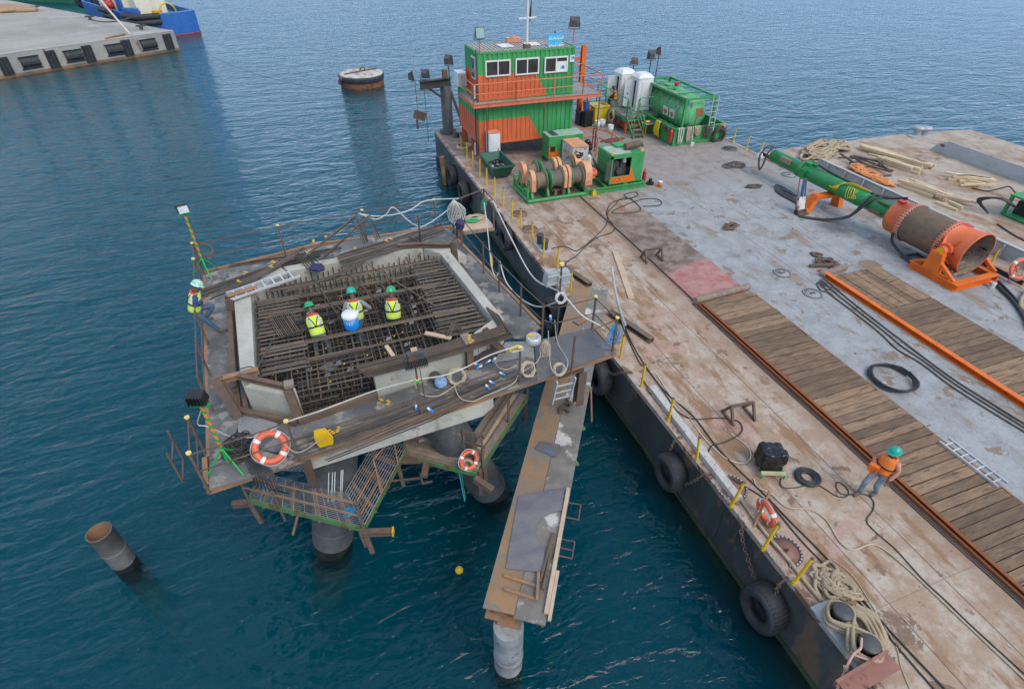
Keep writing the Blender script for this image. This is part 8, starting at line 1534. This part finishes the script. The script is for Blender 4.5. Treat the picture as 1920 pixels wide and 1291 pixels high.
# ---------------------------------------------------------------- quay
QZ = 2.0; Q0 = V((-11.75, 82.2, 0)); Q1 = V((-26.5, 72.8, 0)); Q2 = V((-30.5, 107.5, 0)); fd = (Q1-Q0).normalized(); bd = (Q2-Q0).normalized(); fn = V((fd.y, -fd.x, 0))
fn = fn if fn.y < 0 else -fn
qy = thing('quay', 'pale concrete quay with black rubber fenders along its face', 'quay', Q0)
A0, A1, A2 = Q0, Q0+fd*110, Q0+bd*140; A3 = A1+bd*140; b = MB(); b.prism([A0, A1, A3, A2], -3, QZ-.02); b.build('wall', M['quay_concrete'], qy); b = MB(); b.prism([A0, A1, A3, A2], QZ-.016, QZ); b.build('deck', M['quay_top'], qy)
b = MB(); b.prism([A0+fn*.02, A1+fn*.02, A1+fn*.02-fn*.5, A0+fn*.02-fn*.5+bd*0], QZ+.004, QZ+.05); b.build('kerb', mtl('quay_kerb', (.42, .39, .34), (.34, .31, .27), rust=.2), qy)
b = MB(); b.prism([A0+fn*.03, A1+fn*.03, A1+fn*.004, A0+fn*.004], -.2, .25); b.build('tide_line', mtl('rusty_tide_line', (.26, .14, .06), (.12, .09, .06), sc=.6), qy)
def qp(px, py, z): return GX(px, py, 0) if 0 else None
def face(s, z): return Q0+fd*s+V((0, 0, z))
def s_of(px, py, z): p = G(px, py, z); return (p-Q0).dot(fd)
for i, (px, py, tilt) in enumerate(((313, 78, 1), (245, 92, 1), (172, 103, 1), (97, 111, 1), (13, 126, 1))):
    s = s_of(px, py, 1.0); t = thing('fender_panel', 'tall ribbed black fender strip on the quay face, number along from the corner', 'fender', face(s, 1)+fn*.1, 'tall black fender strips on the quay'); b = MB(); w_ = .46; q = [face(s-w_, .25), face(s+w_, .25), face(s+w_, 1.8), face(s-w_, 1.8)]; b.hexa([p+fn*.02 for p in q], [p+fn*.2 for p in q]); b.build('pad', M['rubber'], t)
    for k in range(3): b = MB(); ss = s-w_+.14+k*.32; b.beam(face(ss, .3)+fn*.22, face(ss, 1.7)+fn*.22, .12, .08, fn); b.build('ridge', M['black'], t)
    t['label'] = ('tall black fender strip next to the quay corner', 'tall black fender strip second from the quay corner', 'tall black fender strip third from the quay corner', 'tall black fender strip fourth from the quay corner', 'tall black fender strip fifth from the quay corner')[i]
for i, (px, py) in enumerate(((281, 88), (214, 97), (138, 109), (57, 122))):
    s = s_of(px+9, py-1, 1.0); t = thing('arch_fender', ('wide black arched fender first from the quay corner', 'wide black arched fender second from the quay corner', 'wide black arched fender third from the quay corner', 'wide black arched fender fourth from the quay corner')[i], 'fender', face(s, 1)+fn*.1, 'wide black arched fenders on the quay'); b = MB(); w_ = .8
    pr = [(.02, .6), (.02, 1.5), (.25, 1.4), (.42, 1.15), (.42, .9), (.22, .65)]; b.hexa([face(s-w_, z)+fn*d for d, z in pr], [face(s+w_, z)+fn*d for d, z in pr]); b.build('arch', M['rubber'], t)
    b = MB(); b.beam(face(s-w_-.1, 1.54)+fn*.05, face(s+w_+.1, 1.54)+fn*.05, .12, .1); b.beam(face(s-w_-.1, .5)+fn*.05, face(s+w_+.1, .5)+fn*.05, .12, .1); b.build('flange', M['black'], t)
b = MB(); s = s_of(108, 110, 1); b.beam(face(s, .1)+fn*.06, face(s+.9, 2.0)+fn*.06, .12, .08); single('rust_pipe', b, M['rust'], 'rusty red pipe slanting down the quay face', 'pipe')
for px, py, lab in ((170, 38, 'small dark cleat on the quay near the leaning pole'), (68, 19, 'small dark cleat on the quay near the hose heap'), (266, 56, 'small dark cleat near the quay corner')):
    b = MB(); c = G(px, py, QZ); b.cyl(c, c+V((0, 0, .4)), .2, 10); b.beam(c+V((-.5, 0, .4)), c+V((.5, .1, .4)), .18); single('cleat', b, M['dark_steel'], lab, 'cleat')
b = MB(); b.cyl(G(244, 65, QZ), G(244, 65, QZ)+V((-2.4, 1.5, 4.2)), .11, 8); single('leaning_pole', b, mtl('faded_red_pole', (.55, .36, .27), (.62, .56, .5), sc=2), 'pale red pole leaning on the quay toward the tug', 'pole')
b = MB(); b.tube([G(198, 73, QZ+.1), G(212, 69, QZ+.1), G(234, 64, QZ+.12)], .12, 6); single('quay_timber', b, M['rust_light'], 'rusty bent bar lying near the quay edge', 'bar')
b = MB()
for k in range(9): rope(b, [G(-10, 12+k*1.3, QZ+.2), G(22, 11+k*1.0, QZ+.3), G(45+k, 13+k*.6, QZ+.25), G(66, 17+k*.2, QZ+.2), G(50, 19+k*.1, QZ+.2), G(10, 18+k*.3, QZ+.2)], .28, 6, 5)
single('hose_heap', b, mtl('tan_hose', (.40, .25, .13), (.33, .2, .1)), 'heap of tan hoses lying on the quay', 'hoses')
b = MB(); b.tube(sag(G(172, 38, QZ+.4), G(245, 33, QZ+1.5), .3), .07, 5); single('mooring_line', b, M['wire'], 'mooring line from a quay cleat to the blue tug', 'rope')
# ---------------------------------------------------------------- blue tug beyond the quay
st_ = G(382, 60, 0); hd_ = (G(270, 40, 0)-st_); hd_.z = 0; hd_ = V((-.45, .89, 0)); sd_ = V((-.89, -.45, 0))
def tug_pt(l, s, z): return st_+hd_*l+sd_*(8-s)+V((0, 0, z))
tg = thing('blue_tug', 'blue hulled tug with cream wheelhouse moored beyond the quay', 'tug', tug_pt(12, 4, 0))
def hull_ring(w0, z0, L=27): return [tug_pt(0+w0, .3, z0), tug_pt(0, 1.5, z0), tug_pt(0, 6.5, z0), tug_pt(.5, 7.8, z0), tug_pt(L-7, 8.0, z0), tug_pt(L-2, 6.0, z0), tug_pt(L, 4, z0), tug_pt(L-2, 2, z0), tug_pt(L-7, 0, z0)]
lo, hi = hull_ring(.6, -.6), [p+V((0, 0, .9 if i in (5, 6, 7) else 0)) for i, p in enumerate(hull_ring(.3, 2.5))]; b = MB(); n = len(lo); b.add(lo+hi, [[i, (i+1) % n, n+(i+1) % n, n+i][::-1] for i in range(n)]); hin = [p*.94+sum(hi, V())/n*.06 for p in hi]; hd2 = [V((p.x, p.y, 1.7)) for p in hin]; b.add(hi+hin+hd2, [[i, (i+1) % n, n+(i+1) % n, n+i][::-1] for i in range(n)]+[[n+i, n+(i+1) % n, 2*n+(i+1) % n, 2*n+i][::-1] for i in range(n)]); b.build('hull', M['blue'], tg)
b = MB(); b.add([p+V((0, 0, .01)) for p in hd2], [list(range(n))]); b.build('deck', mtl('tug_green_deck', (.05, .24, .12), (.06, .2, .1)), tg)
b = MB(); lo2 = [p+(p-sum(lo, V())/n)*.004 for p in hull_ring(.58, -.3)]; b.add(lo2+[V((p.x, p.y, .08)) for p in lo2], [[i, (i+1) % n, n+(i+1) % n, n+i][::-1] for i in range(n)]); b.build('boot_top', mtl('tug_red_boot', (.42, .09, .05)), tg)
b = MB(); b.hexa([tug_pt(0.05, .9, 2.3), tug_pt(3.5, .0, 2.3), tug_pt(3.5, .5, 2.3), tug_pt(.6, 1.2, 2.3)], [tug_pt(.2, .9, 3.3), tug_pt(3, .0, 3.2), tug_pt(3, .5, 3.2), tug_pt(.6, 1.2, 3.3)]); b.build('stern_bulwark', M['blue'], tg)
for z in (1.75, 2.4): b = MB(); b.tube([tug_pt(2.6, -.25, z), tug_pt(-.25, .5, z), tug_pt(-.4, 3, z)], .36, 10); b.build('roll_fender', M['rubber'], tg)
b = MB(); b.tube([tug_pt(6, -.3, 1.9), tug_pt(9.5, -.35, 1.75)], .36, 10); b.tube([tug_pt(7.5, -.3, 2.5), tug_pt(11, -.35, 2.4)], .36, 10); b.build('roll_fender', M['rubber'], tg)
b = MB(); b.add([], []); 
def tbox(l0, l1, s0, s1, z0, z1, m, nm, par=None): b = MB(); q = [(l0, s0), (l1, s0), (l1, s1), (l0, s1)]; b.hexa([tug_pt(l, s, z0) for l, s in q][::-1], [tug_pt(l, s, z1) for l, s in q][::-1]); return b.build(nm, m, par or tg)
tbox(6.8, 17, 1.4, 6.6, 1.72, 4.4, M['cream'], 'deckhouse'); wh = tbox(8.0, 15, 1.9, 6.1, 4.42, 7.2, M['cream'], 'wheelhouse'); tbox(7.9, 15.1, 1.8, 6.2, 7.22, 7.5, M['yellow'], 'wheelhouse_roof'); fnl = tbox(4.6, 6.6, 2.2, 4.0, 1.72, 6.8, M['cream'], 'funnel'); tbox(4.5, 6.7, 2.1, 4.1, 6.82, 7.4, M['black'], 'funnel_top')
for k in range(4): tbox(8.6+k*1.6, 9.7+k*1.6, 1.86, 1.89, 5.5, 6.8, M['window'], 'wheelhouse_window', wh)
for k in range(3): b = MB(); b.cyl(tug_pt(9+k*2.2, 1.38, 3.3), tug_pt(9+k*2.2, 1.3, 3.3), .22, 14); b.build('porthole', M['dark_steel'], tg)
b = MB()
for k in range(5): b.beam(tug_pt(6.6+k*.5, 1.2, 1.75), tug_pt(6.6+k*.5, 1.2, 4.0), .16)
for z in (2.5, 3.2, 4.0): b.beam(tug_pt(6.6, 1.2, z), tug_pt(8.6, 1.2, z), .14)
b.build('blue_ladder', M['blue'], tg); b = MB()
for k in range(6): b.beam(tug_pt(1.2+k*.7, 1.4, 1.75), tug_pt(1.2+k*.7, 1.4, 2.9), .1)
b.beam(tug_pt(1, 1.4, 2.9), tug_pt(5, 1.4, 2.9), .1); b.beam(tug_pt(1, 1.4, 2.4), tug_pt(5, 1.4, 2.4), .08); b.build('stern_rail', M['red'], tg); b = MB(); b.cyl(tug_pt(3, 4, 1.72), tug_pt(3, 4, 2.6), .6, 14); b.torus(tug_pt(2, 5, 2.4), 1.0, .1, hd_, 24, 6); b.build('towing_gear', M['yellow'], tg)
b = MB(); b.torus(tug_pt(13.5, 1.3, 3.2), .42, .12, sd_, 24, 8); single('lifebuoy', b, M['ring'], 'lifebuoy hung on the cream deckhouse of the tug', 'lifebuoy'); b = MB(); b.ball(tug_pt(11, 1.0, 2.7), .55, 14); single('red_float', b, M['red'], 'round red float hung on the tug side', 'float')
b = MB(); 
for k, x in enumerate((10.2, 10.55, 10.9, 11.25)): l = x-.6; b.box(0, 0, 0, .001, .001, .001) if 0 else b.hexa([tug_pt(l, -.02, 2.0), tug_pt(l+.22, -.02, 2.0), tug_pt(l+.22, -.06, 2.0), tug_pt(l, -.06, 2.0)], [tug_pt(l, -.02, 2.3), tug_pt(l+.22, -.02, 2.3), tug_pt(l+.22, -.06, 2.3), tug_pt(l, -.06, 2.3)])
b.build('hull_lettering', M['white'], tg)
b = MB(); 
for k in range(4): b.torus(tug_pt(24+k*.5, 1.0+.3*k, 2.2), .75, .3, (hd_+sd_*.3), 20, 8)
b.build('tyre_fender', M['rubber'], tg)
for k in range(3): o = tbox(17.5+k*1.6, 18.7+k*1.6, 1.6, 3.0, 1.72, 2.6, M['dark_steel'], 'winch_gear')
# second vessel, green and white, behind the tug
v0 = G(120, 6, 0); gv = thing('green_vessel', 'green decked white trimmed vessel behind the blue tug', 'vessel', v0+V((0, 6, 0))); b = MB(); q = lambda l, s, z: v0+V((-.85, .53, 0))*l+V((.53, .85, 0))*s+V((0, 0, z))
b.hexa([q(-8, 0, -.5), q(12, 0, -.5), q(12, 6, -.5), q(-8, 6, -.5)][::-1], [q(-10, -.3, 2.6), q(12, -.3, 2.4), q(12, 6.3, 2.4), q(-10, 6.3, 2.6)][::-1]); b.build('hull', mtl('vessel_green', (.03, .16, .09)), gv); b = MB()
for k in range(7): b.beam(q(-6+k*1.5, 0, 2.6), q(-6+k*1.5, 0, 3.8), .35)
b.beam(q(-7, 0, 3.8), q(4, 0, 3.8), .3); b.build('white_rail', M['white'], gv); b = MB(); b.hexa([q(-4, 2, 2.6), q(0, 2, 2.6), q(0, 5, 2.6), q(-4, 5, 2.6)][::-1], [q(-3.6, 2.2, 6), q(0, 2.2, 6), q(0, 5, 6), q(-3.6, 5, 6)][::-1]); b.build('deckhouse', M['white'], gv)
